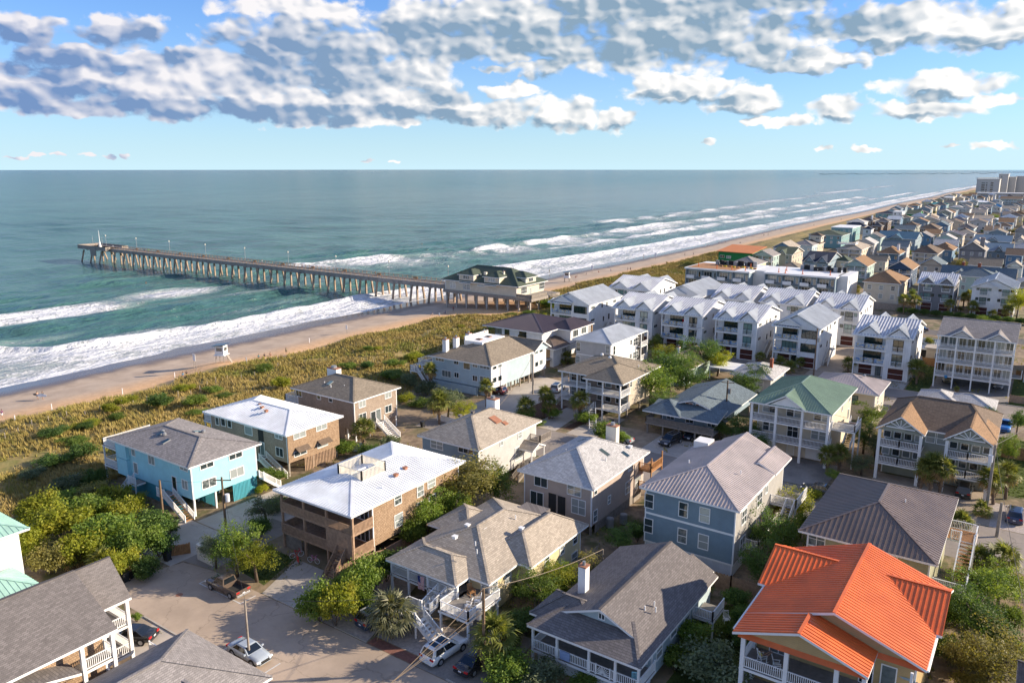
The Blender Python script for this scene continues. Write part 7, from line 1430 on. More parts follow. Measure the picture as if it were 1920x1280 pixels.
for (reg, x, y, w, hh) in (('S4', 960, 720, 190, 90), ('S4', 1090, 750, 160, 100), ('S4', 1150, 660, 140, 90), ('S4', 1600, 720, 100, 70), ('S4', 1830, 790, 160, 110), ('S4', 1830, 1190, 110, 70), ('S4', 700, 455, 130, 50), ('S4', 290, 590, 110, 60), ('S4', 300, 1130, 110, 60), ('S4', 1700, 960, 150, 110), ('S4', 1160, 930, 80, 60), ('S4', 1680, 200, 160, 60), ('S4', 620, 850, 90, 50), ('S2', 1180, 500, 80, 60), ('S2', 1500, 1160, 90, 90), ('S2', 640, 760, 40, 60), ('S3', 980, 830, 90, 110), ('S3', 1650, 830, 130, 110), ('S3', 1270, 1040, 110, 90), ('S3', 600, 1040, 90, 60), ('S3', 740, 400, 100, 50), ('S3', 1350, 620, 120, 60), ('S3', 1700, 990, 60, 40), ('S5', 840, 380, 100, 50), ('S5', 1050, 460, 130, 40), ('S5', 160, 530, 90, 60), ('S5', 640, 1160, 120, 90), ('S5', 1540, 1110, 130, 180), ('S5', 1560, 880, 80, 200), ('S6', 1370, 560, 130, 190), ('S6', 440, 500, 100, 150), ('S5', 480, 290, 90, 60), ('S5', 1130, 400, 130, 60)):
    T(*Zc(reg, x, y), w*REG[reg][2], hh*REG[reg][2], rv.choice(['gd', 'gm', 'gd', 'go']), 'dark leafy tree growing between the roofs of the far town', G6)
for i in range(46):
    a = rv.uniform(330, 1350); b = rv.uniform(-95, 6)
    if not clash(b-2, b+2, a-2, a+2): tree((b, a, 3), rv.uniform(2.5, 5), rv.uniform(4, 7.5), rv.choice(['gd', 'gm', 'go']), 'dark leafy tree growing between the roofs of the far town', G6)
# ------------------------------------------------------------------ palms
PL = m_leaf('palm_leaf', (.085, .115, .028), (.17, .19, .045), (.30, .28, .085), .35); PD = m_leaf('palm_leaf_dry', (.16, .10, .04), (.26, .17, .07), (.34, .25, .12), .25)
PB = m_leaf('palm_leaf_blue', (.090, .100, .055), (.17, .175, .095), (.27, .25, .15), .3)
def frond_mesh(mat, seed, droop=.35, dead=False):
    r = random.Random(seed); V = []; F = []; LV = []
    def q(a, b, c, d, l): i = len(V); V.extend([a, b, c, d]); F.append((i, i+1, i+2, i+3)); LV.extend([l]*4)
    hub = Vector((.62, 0, .06)); q((0, -.025, 0), (.62, -.018, .06), (.62, .018, .06), (0, .025, 0), .3)
    n = 15
    for k in range(n):
        a = math.radians(-118+236*k/(n-1)+r.uniform(-4, 4)); L_ = .62*(1-.22*abs(k-(n-1)/2)/(n/2))*r.uniform(.88, 1.12); d = Vector((math.cos(a), math.sin(a), .10+r.uniform(-.08, .1))); s = Vector((-math.sin(a), math.cos(a), 0))*.042
        m = hub+d*L_*.55; e = hub+d*L_*.98+Vector((0, 0, -droop*L_*r.uniform(.5, 1.3))); lv = r.random(); q(hub, m-s, m+s*.2, hub, lv) if False else None
        i = len(V); V.extend([tuple(hub-s*.25), tuple(m-s), tuple(e), tuple(m+s), tuple(hub+s*.25)]); F.append((i, i+1, i+3, i+4)); F.append((i+1, i+2, i+3)); LV.extend([lv]*5)
    me = bpy.data.meshes.new('frond'); me.from_pydata([tuple(v) for v in V], [], F); A = me.attributes.new('lv', 'FLOAT', 'POINT'); A.data.foreach_set('value', np.array(LV, np.float32)); me.materials.append(mat); return me
FR = {'g': [frond_mesh(PL, i) for i in range(3)], 'd': [frond_mesh(PD, 10+i, .7) for i in range(2)], 'b': [frond_mesh(PB, 20+i, .5) for i in range(2)]}
def frond_list(n, rr, kind='g'):
    out = []
    for k in range(n):
        f = (k+.5)/n; el = math.radians(82-f*128+rr.uniform(-9, 9)); az = k*2.399+rr.uniform(-.25, .25); m = rr.choice(FR['d']) if f > .87 and kind == 'g' else rr.choice(FR[kind]); s = rr.uniform(.85, 1.12)
        M = Matrix.Rotation(az, 4, 'Z') @ Matrix.Rotation(-el, 4, 'Y') @ Matrix.Rotation(rr.uniform(-.5, .5), 4, 'X'); out.append((m, M, s))
    return out
PCROWN = {}
def palm_crown(i, kind='g'):
    if (i, kind) in PCROWN: return PCROWN[(i, kind)]
    V = []; F = []; LV = []; MI = []; mats = []
    for m, M, s in frond_list(30, random.Random(40+i), kind):
        b = len(V); mt = m.materials[0]
        if mt not in mats: mats.append(mt)
        for v_ in m.vertices: V.append(tuple(M @ (v_.co*s)))
        for p in m.polygons: F.append(tuple(b+x for x in p.vertices)); MI.append(mats.index(mt))
        LV.extend([d.value for d in m.attributes['lv'].data])
    me = bpy.data.meshes.new('crown'); me.from_pydata(V, [], F); A = me.attributes.new('lv', 'FLOAT', 'POINT'); A.data.foreach_set('value', np.array(LV, np.float32))
    for mt in mats: me.materials.append(mt)
    me.polygons.foreach_set('material_index', MI); PCROWN[(i, kind)] = me; return me
def palm(p, h, r, label, group=None, near=False, kind='g', lean=(0, 0)):
    t = thing('palm_tree', label, 'palm', p, rv.uniform(0, 6.28), group); top = (lean[0], lean[1], h); mb = MB(); mb.smooth = True; k = 7
    mb.tube([(lean[0]*(i/k)**1.6, lean[1]*(i/k)**1.6, h*i/k-.05) for i in range(k+1)], [.24 if i % 2 else .205 for i in range(k+1)], 9); tr = mb.build('trunk', MT['palmbark'], t)
    if near:
        mb = MB(); rr = random.Random(int(p[0]*31))
        for i in range(26): a = i*2.4; z = h*.35+h*.6*(i/26); x, y = .2*math.cos(a), .2*math.sin(a); mb.beam((x, y, z), (x*2.0, y*2.0, z+.32), .12, .05)
        mb.build('boots', MT['palmbark'], tr, kind='stuff')
        for m, M, s in frond_list(36, rr, kind):
            o = link('frond', m, t); o.matrix_local = Matrix.Translation(Vector(top)) @ M @ Matrix.Scale(s*r, 4)
    else:
        o = link('crown', palm_crown(rv.randrange(4), kind), t, top); o.scale = (r, r, r)
    return t
def palm_px(bx, by, cx_, cy_, wpx, label, group=None, near=False, kind='g'):
    p = at(bx, by, 3.0); k = mpp(p); h = max(.7, (by-cy_)*k*1.0); lean = ((cx_-bx)*k*RT[0], (cx_-bx)*k*RT[1]); zz = 2.95 if p.x > -106 else float(zground(p.x, p.y)); return palm((p.x, p.y, zz), h, wpx*k/2/1.12, label, group, near, kind, lean)
palm_px(735, 1195, 735, 1148, 98, 'pale fan palm with wide drooping crown on the gravel beside the street', None, True, 'b'); palm_px(930, 1250, 938, 1192, 100, 'fan palm with golden lower fronds between the pole and the low house', None, True)
palm_px(682, 845, 680, 802, 48, 'fan palm beside the white steps of the grey cedar house', None, True); palm_px(824, 795, 824, 752, 50, 'tall fan palm on the sandy lot', None, True); palm_px(912, 762, 911, 724, 36, 'fan palm in front of the pale blue house wall', None, True); palm_px(806, 735, 808, 692, 34, 'dark fan palm beside the stairs of the pale blue house', None, True)
palm_px(985, 785, 985, 762, 44, 'short fan palm in the mulch bed by the chimney', None, True); palm_px(1018, 782, 1022, 738, 36, 'slender fan palm in the mulch bed', None, True); palm_px(1030, 785, 1030, 752, 32, 'second palm of the mulch bed beside the white kerb wall', None, True); palm_px(1087, 790, 1085, 748, 44, 'fan palm in front of the brown roofed porch house', None, True); palm_px(1060, 680, 1060, 672, 36, 'low palm by the timber clad wing', None, False)
palm_px(1550, 888, 1550, 852, 46, 'fan palm at the corner post of the green roofed house', None, True); palm_px(1572, 885, 1572, 848, 40, 'fan palm under the outside stair of the green roofed house', None, True); palm_px(1722, 930, 1715, 876, 50, 'fan palm in front of the seaward porch of the twin gabled house', None, True); palm_px(1742, 935, 1742, 868, 54, 'tallest of three fan palms before the twin gabled house', None, True); palm_px(1760, 936, 1768, 872, 50, 'fan palm before the landward porch of the twin gabled house', None, True)
palm_px(1862, 945, 1850, 900, 56, 'fan palm at the base of the leaning pole', None, True); palm_px(1885, 935, 1882, 885, 56, 'golden fan palm beside the wooden fence', None, True); palm_px(1800, 990, 1800, 978, 50, 'low palmetto beside the brown outside stair', None, True); palm_px(1830, 1075, 1828, 1045, 60, 'shaggy palm by the kerb of the middle street', None, True); palm_px(1875, 1080, 1875, 1045, 70, 'broad palm at the street corner', None, True); palm_px(1840, 965, 1840, 955, 40, 'short palm shoots under the pole', None, False)
palm_px(1322, 1115, 1322, 1098, 34, 'small dark palm in the shady yard by the fence', None, True); palm_px(140, 1062, 140, 1040, 60, 'palmetto clump at the edge of the thicket', None, True); palm_px(195, 1075, 195, 1052, 62, 'second palmetto clump beside the charcoal roof', None, True)
GP = 'palms by the white townhouses'
for (bx, by, cx_, cy_, w) in ((1228, 662, 1228, 648, 36), (1232, 655, 1232, 638, 26), (1278, 655, 1278, 645, 26), (1333, 668, 1333, 652, 24), (1250, 650, 1250, 642, 14), (1352, 655, 1352, 648, 14), (1385, 665, 1385, 658, 16), (1424, 680, 1424, 668, 22), (1500, 690, 1500, 678, 22), (1590, 698, 1590, 680, 30), (1552, 655, 1552, 650, 14), (1480, 700, 1478, 688, 30), (1462, 690, 1462, 680, 30), (1570, 642, 1570, 640, 12)): palm_px(bx, by, cx_, cy_, w, 'small palm planted along the fronts of the white townhouses', GP)
palm_px(1718, 720, 1716, 690, 40, 'bushy palm at the corner of the twin gabled townhouse and lawn', None, True); palm_px(1738, 672, 1737, 645, 30, 'tall palm between the tan cottage and the balconied house', None, True); palm_px(1793, 735, 1793, 728, 12, 'tiny palm before the parking bays of the balconied house')
GQ = 'palms along the hedge'
for (bx, by, cx_, cy_, w) in ((1694, 588, 1692, 562, 26), (1712, 588, 1710, 564, 28), (1778, 592, 1776, 570, 24), (1820, 592, 1818, 575, 26), (1888, 600, 1886, 582, 26), (1860, 598, 1860, 590, 22), (1806, 575, 1806, 558, 22), (1815, 572, 1815, 552, 20)): palm_px(bx, by, cx_, cy_, w, 'palm along the dark hedge in front of the grey and white townhouses', GQ)
for (reg, x, y, w) in (('S3', 990, 740, 80), ('S5', 1180, 370, 90), ('S5', 1080, 390, 90)): px, py = Zc(reg, x, y); palm_px(px, py+8, px, py, w*REG[reg][2], 'shaggy palm between houses of the far town', 'palms of the far town')
# hedge
hm = leaf_mesh('hedge_leaves', LEAF['gd'], 900, 160, 30, .10, .6, .5, .3)
for i in range(12): t = thing('hedge', 'dark clipped hedge along the street before the grey and white townhouses', 'hedge', (-36+i*3.2, 272.0, 3), 0, 'hedge along the far street'); o = link('foliage', hm, t, (0, 0, .9)); o.scale = (2.2, 1.4, 1.6); mb = MB(); mb.tube([(0, 0, 0), (0, 0, .8)], .06, 5); mb.build('stem', MT['bark'], t)
# ------------------------------------------------------------------ dune grass
def m_grass():
    m, t, b = newmat('dune_grass'); a = t.nodes.new('ShaderNodeAttribute'); a.attribute_name = 'lv'; g = t.nodes.new('ShaderNodeNewGeometry'); n = noise(t, g.outputs['Position'], .10, 4, .6).outputs['Fac']
    f = mth(t, 'ADD', mth(t, 'MULTIPLY', a.outputs['Fac'], .45), mth(t, 'MULTIPLY', sstep(t, n, .35, .65), .55)); c = mixc(t, sstep(t, f, 0, .5), L(176, 154, 102), L(156, 140, 80)); c = mixc(t, sstep(t, f, .5, 1), c, L(122, 134, 62)); t.links.new(c, b.inputs['Base Color']); b.inputs['Roughness'].default_value = .8; b.inputs['Specular IOR Level'].default_value = .15; return m
rs = np.random.RandomState(4)
def grass_patch(name, label, n, xr, yr, hr, mat, keep, zf, kind='stuff', nb=5):
    x = rs.uniform(*xr, n); y = yr[0]+(yr[1]-yr[0])*rs.rand(n)**1.5; k = keep(x, y); x, y = x[k], y[k]; z = zf(x, y); n = len(x); V = np.zeros((n*nb*3, 3)); LVv = np.zeros(n*nb*3)
    hh = rs.uniform(*hr, n)*(0.7+.6*fbm(x/7, y/7, 3)); lv = rs.rand(n)
    for b in range(nb):
        a = rs.uniform(0, 6.28, n); le = rs.uniform(.15, .55, n)*hh; w = .045+.0004*y; dx, dy = np.cos(a), np.sin(a); i = (np.arange(n)*nb+b)*3; ox, oy = dx*.08, dy*.08
        V[i] = np.stack([x+ox-dy*w, y+oy+dx*w, z-.05], 1); V[i+1] = np.stack([x+ox+dy*w, y+oy-dx*w, z-.05], 1); V[i+2] = np.stack([x+ox+dx*le-.12*hh, y+oy+dy*le-.1*hh, z+hh*rs.uniform(.75, 1.1, n)], 1)
        for j in range(3): LVv[i+j] = np.clip(lv*.6+rs.rand(n)*.4, 0, 1)
    F = np.arange(n*nb*3, dtype=np.int32); me = bpy.data.meshes.new(name); me.vertices.add(len(V)); me.vertices.foreach_set('co', V.ravel()); me.loops.add(len(F)); me.loops.foreach_set('vertex_index', F); me.polygons.add(n*nb); me.polygons.foreach_set('loop_start', np.arange(0, len(F), 3, dtype=np.int32)); me.polygons.foreach_set('loop_total', np.full(n*nb, 3, np.int32)); me.update(calc_edges=True)
    A = me.attributes.new('lv', 'FLOAT', 'POINT'); A.data.foreach_set('value', LVv.astype(np.float32)); me.materials.append(mat); o = link(name, me, None, None, kind); tag(o, label, 'grass'); return o
MG = m_grass()
def keep_dune(x, y):
    e = x+9*(fbm(x/6, y/6, 77)-.5); pier = (np.abs(y-206) < 24) & (x < -133) & (zground(x, y) < 3.3); d = fbm(x/9.0, y/9.0, 15); return (e > -153.5) & (e < -107.5) & ~pier & (d > .22+.15*rs.rand(len(x))) & ~((x > -110) & (y > 50) & (y < 100))
grass_patch('dune_grass', 'tawny green sea oats and grass covering the dune', 62000, (-156, -105), (28, 420), (.45, .95), MG, keep_dune, zground)
MGL = m_leaf('lawn_blades', (.030, .055, .012), (.055, .085, .018), (.10, .12, .03), .3)
def keep_lawn(x, y): return ((x > -23.5) & (x < -17.8) & (y > 55) & (y < 74)) | ((x > -73.5) & (x < -67.2) & (y > 49) & (y < 54.5)) | ((x > -21.2) & (x < -17.2) & (y > 175) & (y < 200)) | ((x > -3) & (x < 8.5) & (y > 124) & (y < 152))
grass_patch('lawn_grass', 'short green grass of the small lawns between the houses', 60000, (-75, 9), (48, 200), (.10, .2), MGL, keep_lawn, lambda x, y: 3.01+0*x, 'stuff', 3)
def keep_weed(x, y):
    ok = fbm(x/3.0, y/3.0, 41) > .56
    return ok & ~((y > 37) & (y < 47.5)) & ~((y > 98.8) & (y < 111.3)) & ~((y > 167) & (y < 175)) & ~((x > -88) & (x < -74) & (y > 44) & (y < 70)) & ~((x > -66) & (x < -36) & (y > 47) & (y < 58)) & ~((x > -90) & (x < -60) & (y > 111) & (y < 140)) & ~((x > -42) & (x < -35) & (y > 170)) & ~((x > -37) & (y > 110) & (y < 123))
grass_patch('yard_weeds', 'patchy weeds and rough grass in the sandy yards between the houses', 30000, (-112, 9), (24, 240), (.15, .4), LEAF['go'], keep_weed, lambda x, y: np.where(x > -105, 3.0, zground(x, y)), 'stuff', 4)
# ------------------------------------------------------------------ vehicles
MT['tyre'] = m_plain('tyre', (.018, .018, .018), .8, .2); MT['rim'] = m_plain('rim', (.45, .46, .48), .3, .1, 1, .5, 0, .6); MT['carglass'] = m_plain('car_glass', (.012, .016, .02), .05, .1, 1, .8); MT['red'] = m_plain('tail_lamp', (.45, .015, .015), .2); MT['lamp'] = m_plain('head_lamp', (.75, .76, .78), .15); MT['plate'] = m_plain('number_plate', (.7, .7, .72), .5)
def m_car(name, c): 
    m = m_plain(name, c, .22, .05, .6, .5); b = m.node_tree.nodes['Principled BSDF']; b.inputs['Coat Weight'].default_value = .8; b.inputs['Coat Roughness'].default_value = .06; return m
def loft(mb, rings, m=0):
    n = len(rings[0]); b = len(mb.v)
    for r in rings: mb.v.extend(r)
    for i in range(len(rings)-1):
        for j in range(n-1): mb.f.append((b+i*n+j, b+(i+1)*n+j, b+(i+1)*n+j+1, b+i*n+j+1)); mb.m.append(m)
    mb.f.append(tuple(b+j for j in range(n))); mb.f.append(tuple(b+(len(rings)-1)*n+j for j in range(n-1, -1, -1))); mb.m += [m, m]
def car(label, loc, rz, col, kind='suv', group=None):
    # local: front towards +y
    t = thing({'suv': 'suv', 'sedan': 'sedan', 'pickup': 'pickup_truck'}[kind], label, {'suv': 'car', 'sedan': 'car', 'pickup': 'pickup'}[kind], loc, rz, group); paint = m_car('car_paint', col)
    Ln, Wd, Hr, bl = {'suv': (4.9, 1.95, 1.74, 1.04), 'sedan': (4.7, 1.84, 1.43, .93), 'pickup': (5.5, 1.93, 1.80, 1.10)}[kind]; w = Wd/2
    def ring(y, hw, zt, zb=.30): return [(-hw*.90, y, zb), (-hw, y, zb+.16), (-hw*1.0, y, zt*.72), (-hw*.94, y, zt-.03), (-hw*.5, y, zt+.02), (hw*.5, y, zt+.02), (hw*.94, y, zt-.03), (hw, y, zt*.72), (hw, y, zb+.16), (hw*.90, y, zb)]
    S = {'suv': [(-.5, .80, .80), (-.487, .92, .98), (-.46, .97, 1.06), (-.3, 1, 1.06), (0, 1, 1.04), (.2, 1, 1.0), (.24, .99, 1.0), (.38, .96, .94), (.455, .90, .84), (.49, .80, .66), (.5, .70, .56)],
         'sedan': [(-.5, .80, .66), (-.485, .9, .88), (-.44, .95, .97), (-.3, 1, .96), (0, 1, .93), (.17, 1, .92), (.38, .95, .82), (.455, .88, .72), (.49, .78, .58), (.5, .68, .5)],
         'pickup': [(-.5, .95, .95), (-.49, .98, 1.06), (-.3, .99, 1.08), (-.1, 1, 1.08), (.1, 1, 1.07), (.22, .99, 1.06), (.4, .97, 1.0), (.46, .93, .92), (.49, .84, .75), (.5, .76, .6)]}[kind]
    mb = MB(); mb.smooth = True
    if kind == 'pickup': S2 = [s for s in S if s[0] >= -.1]; loft(mb, [ring(a*Ln, w*b, c) for a, b, c in S2]); 
    else: loft(mb, [ring(a*Ln, w*b, c) for a, b, c in S])
    body = mb.build('body', paint, t); body.data.polygons.foreach_set('use_smooth', [len(p.vertices) == 4 for p in body.data.polygons])
    if kind == 'pickup':
        y0, y1 = -.5*Ln, -.1*Ln; mb = MB(); mb.box(-w*.97, y0, .42, w*.97, y1, .62); mb.box(-w*.98, y0, .62, -w*.88, y1, 1.08); mb.box(w*.88, y0, .62, w*.98, y1, 1.08); mb.box(-w*.88, y0, .62, w*.88, y0+.08, 1.06); mb.build('cargo_bed', paint, t)
        mb = MB(); mb.box(-w*.87, y0+.09, .625, w*.87, y1-.02, .66); mb.build('bed_liner', MT['dark'], t)
    C = {'suv': (-.485, -.41, .06, .245), 'sedan': (-.36, -.20, .05, .20), 'pickup': (-.10, -.065, .115, .235)}[kind]; hb, ht = w*.93, w*.74; yb, yr, yf, yw = [c*Ln for c in C]; zb = bl-.03
    def cr(y, hw, z): return [(-hb, y if z == zb else y, zb)]
    mb = MB(); v8 = [(-hb, yb, zb), (hb, yb, zb), (hb, yw, zb), (-hb, yw, zb), (-ht, yr, Hr-.05), (ht, yr, Hr-.05), (ht, yf, Hr-.05), (-ht, yf, Hr-.05), (-ht*.86, yr+.12, Hr), (ht*.86, yr+.12, Hr), (ht*.86, yf-.12, Hr), (-ht*.86, yf-.12, Hr)]
    mb.v = v8; mb.f = [(0, 1, 5, 4), (1, 2, 6, 5), (2, 3, 7, 6), (3, 0, 4, 7), (4, 5, 9, 8), (5, 6, 10, 9), (6, 7, 11, 10), (7, 4, 8, 11), (8, 9, 10, 11)]; mb.m = [0]*9; mb.build('cabin', paint, t)
    V = [Vector(q) for q in v8]
    def pane(a, b, c, d, u0, u1, v0, v1, nm):
        # bilinear patch on a cabin face, set 12 mm proud
        A, B, C_, D = V[a], V[b], V[c], V[d]; n = (B-A).cross(D-A).normalized()
        P = lambda u, v_: (A+(B-A)*u)*(1-v_)+(D+(C_-D)*u)*v_+n*.012
        m_ = MB(); m_.poly([P(u0, v0), P(u1, v0), P(u1, v1), P(u0, v1)]); m_.build(nm, MT['carglass'], t)
    pane(0, 1, 5, 4, .08, .92, .12, .92, 'rear_window'); pane(2, 3, 7, 6, .07, .93, .08, .94, 'windscreen')
    for (a, b, c, d) in ((1, 2, 6, 5), (3, 0, 4, 7)):
        fl = a == 3
        pane(a, b, c, d, .10, .47, .14, .88, 'side_window'); pane(a, b, c, d, .50, .88, .14, .88, 'side_window')
    if kind == 'suv':
        mb = MB(); mb.poly([(-ht*.7, yr+.35, Hr+.012), (ht*.7, yr+.35, Hr+.012), (ht*.7, yr+1.0, Hr+.012), (-ht*.7, yr+1.0, Hr+.012)]); mb.build('roof_window', MT['carglass'], t); mb = MB(); mb.poly([(-ht*.72, yr+1.15, Hr+.012), (ht*.72, yr+1.15, Hr+.012), (ht*.72, yf-.2, Hr+.012), (-ht*.72, yf-.2, Hr+.012)]); mb.build('roof_window', MT['carglass'], t)
        for s in (-1, 1): mb = MB(); mb.beam((s*ht*.9, yr+.1, Hr+.04), (s*ht*.9, yf-.1, Hr+.04), .04, .05); mb.build('roof_rail', MT['rim'], t)
    for sx in (-1, 1):
        for yy in (-.30, .305):
            x = sx*(w-.10); mb = MB(); mb.tube([(x-.11, yy*Ln, .345), (x+.11, yy*Ln, .345)], .345, 16); wh = mb.build('wheel', MT['tyre'], t); mb = MB(); mb.tube([(x+sx*.10, yy*Ln, .345), (x+sx*.125, yy*Ln, .345)], .225, 14); mb.build('rim', MT['rim'], wh)
            mb = MB(); mb.tube([(sx*(w-.04), yy*Ln, .36), (sx*(w+.006), yy*Ln, .36)], .41, 16); mb.build('wheel_arch', MT['dark'], t)
        zt = .80 if kind == 'sedan' else .92; x = sx*w*.72
        mb = MB(); mb.box(x-.2, -Ln*.5-.015, zt-.1, x+.2, -Ln*.5+.12, zt+.08); mb.build('tail_lamp', MT['red'], t); mb = MB(); mb.box(x-.22, Ln*.5-.22, zt-.24, x+.22, Ln*.5-.06, zt-.1); mb.build('headlight', MT['lamp'], t)
        mb = MB(); mb.box(sx*w-.02 if sx > 0 else sx*w-.2, yw-.35, bl, sx*w+.2 if sx > 0 else sx*w+.02, yw-.22, bl+.14); mb.build('wing_mirror', paint, t)
    mb = MB(); mb.box(-w*.86, -Ln*.5-.05, .38, w*.86, -Ln*.5+.1, .56); mb.build('rear_bumper', MT['rim'] if kind == 'pickup' else paint, t); mb = MB(); mb.box(-.16, -Ln*.5-.06, .62, .16, -Ln*.5-.02, .74); mb.build('number_plate', MT['plate'], t); mb = MB(); mb.box(-w*.5, Ln*.5-.10, .45, w*.5, Ln*.5+.01, .62); mb.build('grille', MT['dark'], t)
    return t
PI = math.pi
car('white suv with glass roof parked under the yellow house deck', (-42.5, 50.2, 3.02), -.10, (.72, .72, .70)); car('black sedan parked behind the fan palm and utility pole', (-39.0, 50.6, 3.02), -.05, (.018, .018, .022), 'sedan'); car('dark blue hatchback half hidden by the pale fan palm', (-51.6, 50.8, 3.02), -.12, (.03, .05, .09), 'suv')
car('brown pickup truck with open bed parked in the painted bay', (-69.3, 45.5, 3.025), PI/2+.02, (.115, .085, .066), 'pickup'); car('silver blue sedan parked at the street edge by the hipped roof', (-57.4, 39.4, 3.025), -PI/2, (.36, .41, .46), 'sedan'); car('black sedan on the paver driveway below the cedar house porch', (-69.2, 34.6, 3.02), PI/2+.5, (.02, .022, .024), 'sedan')
car('black suv parked on the slab before the weathered deck', (-48.3, 116.6, 3.02), PI-.22, (.012, .012, .014)); car('dark sedan in the shadow under the weathered deck', (-46.4, 121.4, 3.02), PI-.2, (.03, .04, .06), 'sedan'); car('grey sedan beside the clipped bush behind the tan house chimney', (-55.8, 112.6, 3.02), PI/2, (.30, .32, .33), 'sedan'); car('dark grey sedan parked along the kerb of the middle street', (-22.8, 109.6, 3.02), PI/2, (.05, .055, .065), 'sedan')
car('dark suv with red tail lamps under the twin gabled house', (-5.7, 121.0, 3.02), 0, (.03, .035, .035)); car('navy suv parked on the pale gravel by the road', (.6, 115.6, 3.02), 0, (.02, .035, .09)); car('bright blue pickup parked behind the twin gabled house', (-2.6, 157.4, 3.02), PI, (.02, .16, .48), 'pickup'); car('black sedan passing the hedge on the far street', (-27.6, 244.0, 3.02), PI/2, (.02, .02, .025), 'sedan')
car('pale gold suv parked in the seaward bay under the balconied house', (-14.6, 188.0, 3.02), PI, (.45, .38, .26)); car('silver sedan parked in the landward bay under the balconied house', (-5.2, 188.2, 3.02), PI, (.5, .5, .5), 'sedan'); car('dark red hatchback under the pale blue house', (-90.0, 124.2, 3.02), PI/2, (.12, .02, .02)); car('silver suv in the car park beside the white kerb wall', (-80.6, 133.2, 3.02), .2, (.4, .42, .44)); car('white sedan on the far street behind the grey fence', (-46.0, 242.5, 3.02), -PI/2, (.6, .6, .6), 'sedan')
# ------------------------------------------------------------------ poles and wires
MT['pole'] = m_plain('pole_wood', (.21, .14, .085), .9, .4, 2.0); MT['wire'] = m_plain('cable', (.05, .045, .04), .6); MT['wirey'] = m_plain('sheathed_cable', (.20, .15, .10), .6)
TOPS = {}
def upole(key, x, y, h, label, arm=True, tr=None, arx=0.0, lean=(0, 0), mat='pole', r=.15):
    t = thing('utility_pole', label, 'utility pole', (x, y, 3.0), arx); mb = MB(); mb.tube([(0, 0, -.1), (lean[0]*.5, lean[1]*.5, h*.5), (*lean, h)], [r*1.1, r, r*.8], 9); p = mb.build('pole', MT[mat], t); TOPS[key] = Vector((x, y, 3+h))
    if arm:
        mb = MB(); mb.beam((-1.1, .1, h-.45), (1.1, .1, h-.45), .1, .12); a = mb.build('crossarm', MT['pole'], t)
        for q in (-1.0, 0, 1.0): mb = MB(); mb.tube([(q, .1, h-.4), (q, .1, h-.2)], .05, 6); mb.build('insulator', MT['greym'], a)
    if tr: mb = MB(); mb.tube([(tr[0], tr[1], tr[2]), (tr[0], tr[1], tr[2]+.95)], .28, 10); mb.build('transformer', MT['greym'] if tr[3] == 0 else MT['plate'], t)
    return t
upole('A', -38.0, 50.4, 8.3, 'brown utility pole with grey transformer beside the fan palm and black sedan', False, (-.35, -.25, 5.3, 0)); upole('B', -79.5, 52.7, 8.4, 'utility pole with crossarm and white transformer in front of the turquoise house', True, (.45, .1, 5.2, 1), .6); upole('C', -56.9, 39.0, 6.4, 'slim pole with small lamp standing by the silver blue sedan', False, None, 0, (0, 0), 'woodg', .11); upole('D', -90.5, 51.0, 6.0, 'short old pole wrapped in dry vines beside the thicket', False, None, 0, (.1, 0), 'pole', .16)
e_ = at(*Zc('R7', 1345, 605)); upole('E', e_.x, e_.y, 8.6, 'leaning utility pole rising behind the pinkish metal roof', True, (.4, 0, 6.2, 0), .3); e_ = at(*Zc('LB', 1275, 845)); upole('F', e_.x, e_.y, 8.4, 'grey utility pole in the car park by the pale blue house', False, None, 0, (0, 0), 'woodg'); e_ = at(*Zc('W3', 630, 880)); upole('G', e_.x, e_.y, 11.0, 'utility pole with transformer rising in front of the white townhouses', False, (.5, 0, 8.0, 0)); e_ = at(*Zc('S8', 1215, 1265)); upole('H', e_.x, e_.y, 9.4, 'tall grey utility pole beside the twin gabled house', False, (-.3, -.2, 7.0, 1), 0, (0, 0), 'woodg', .19); e_ = at(*Zc('RS', 393, 445)); upole('I', e_.x, e_.y, 4.6, 'cut off pole stump by the kerb and palms', False, None, 0, (0, 0), 'woodg', .19); e_ = at(*Zc('S5', 790, 880)); upole('J', e_.x, e_.y, 9, 'pole between the grey and white townhouses of the hedge row', False, None, 0, (0, 0), 'woodg')
mb = MB(); 
t = thing('street_lamp', 'curved grey street lamp in front of a white townhouse', 'street lamp', (-67.6, 175.0, 3)); mb.tube([(0, 0, 0), (0, 0, 7.0), (.15, 0, 7.6), (.8, 0, 7.9), (1.6, 0, 7.95)], [.09, .07, .06, .05, .05], 7); mb.build('pole', MT['greym'], t); mb = MB(); mb.box(1.5, -.12, 7.88, 2.2, .12, 8.02); mb.build('lamp_head', MT['rim'], t)
def wire(a, b, sag, label, mat='wire', r=.02):
    A = TOPS[a] if isinstance(a, str) else Vector(a); B = TOPS[b] if isinstance(b, str) else Vector(b); c = (A+B)/2; n = 18; mb = MB(); mb.tube([tuple(A+(B-A)*(i/n)-c+Vector((0, 0, -sag*4*(i/n)*(1-i/n)))) for i in range(n+1)], r, 5); tag(mb.build('power_line', MT[mat], None, (0, 0, 0), c), label, 'cable')
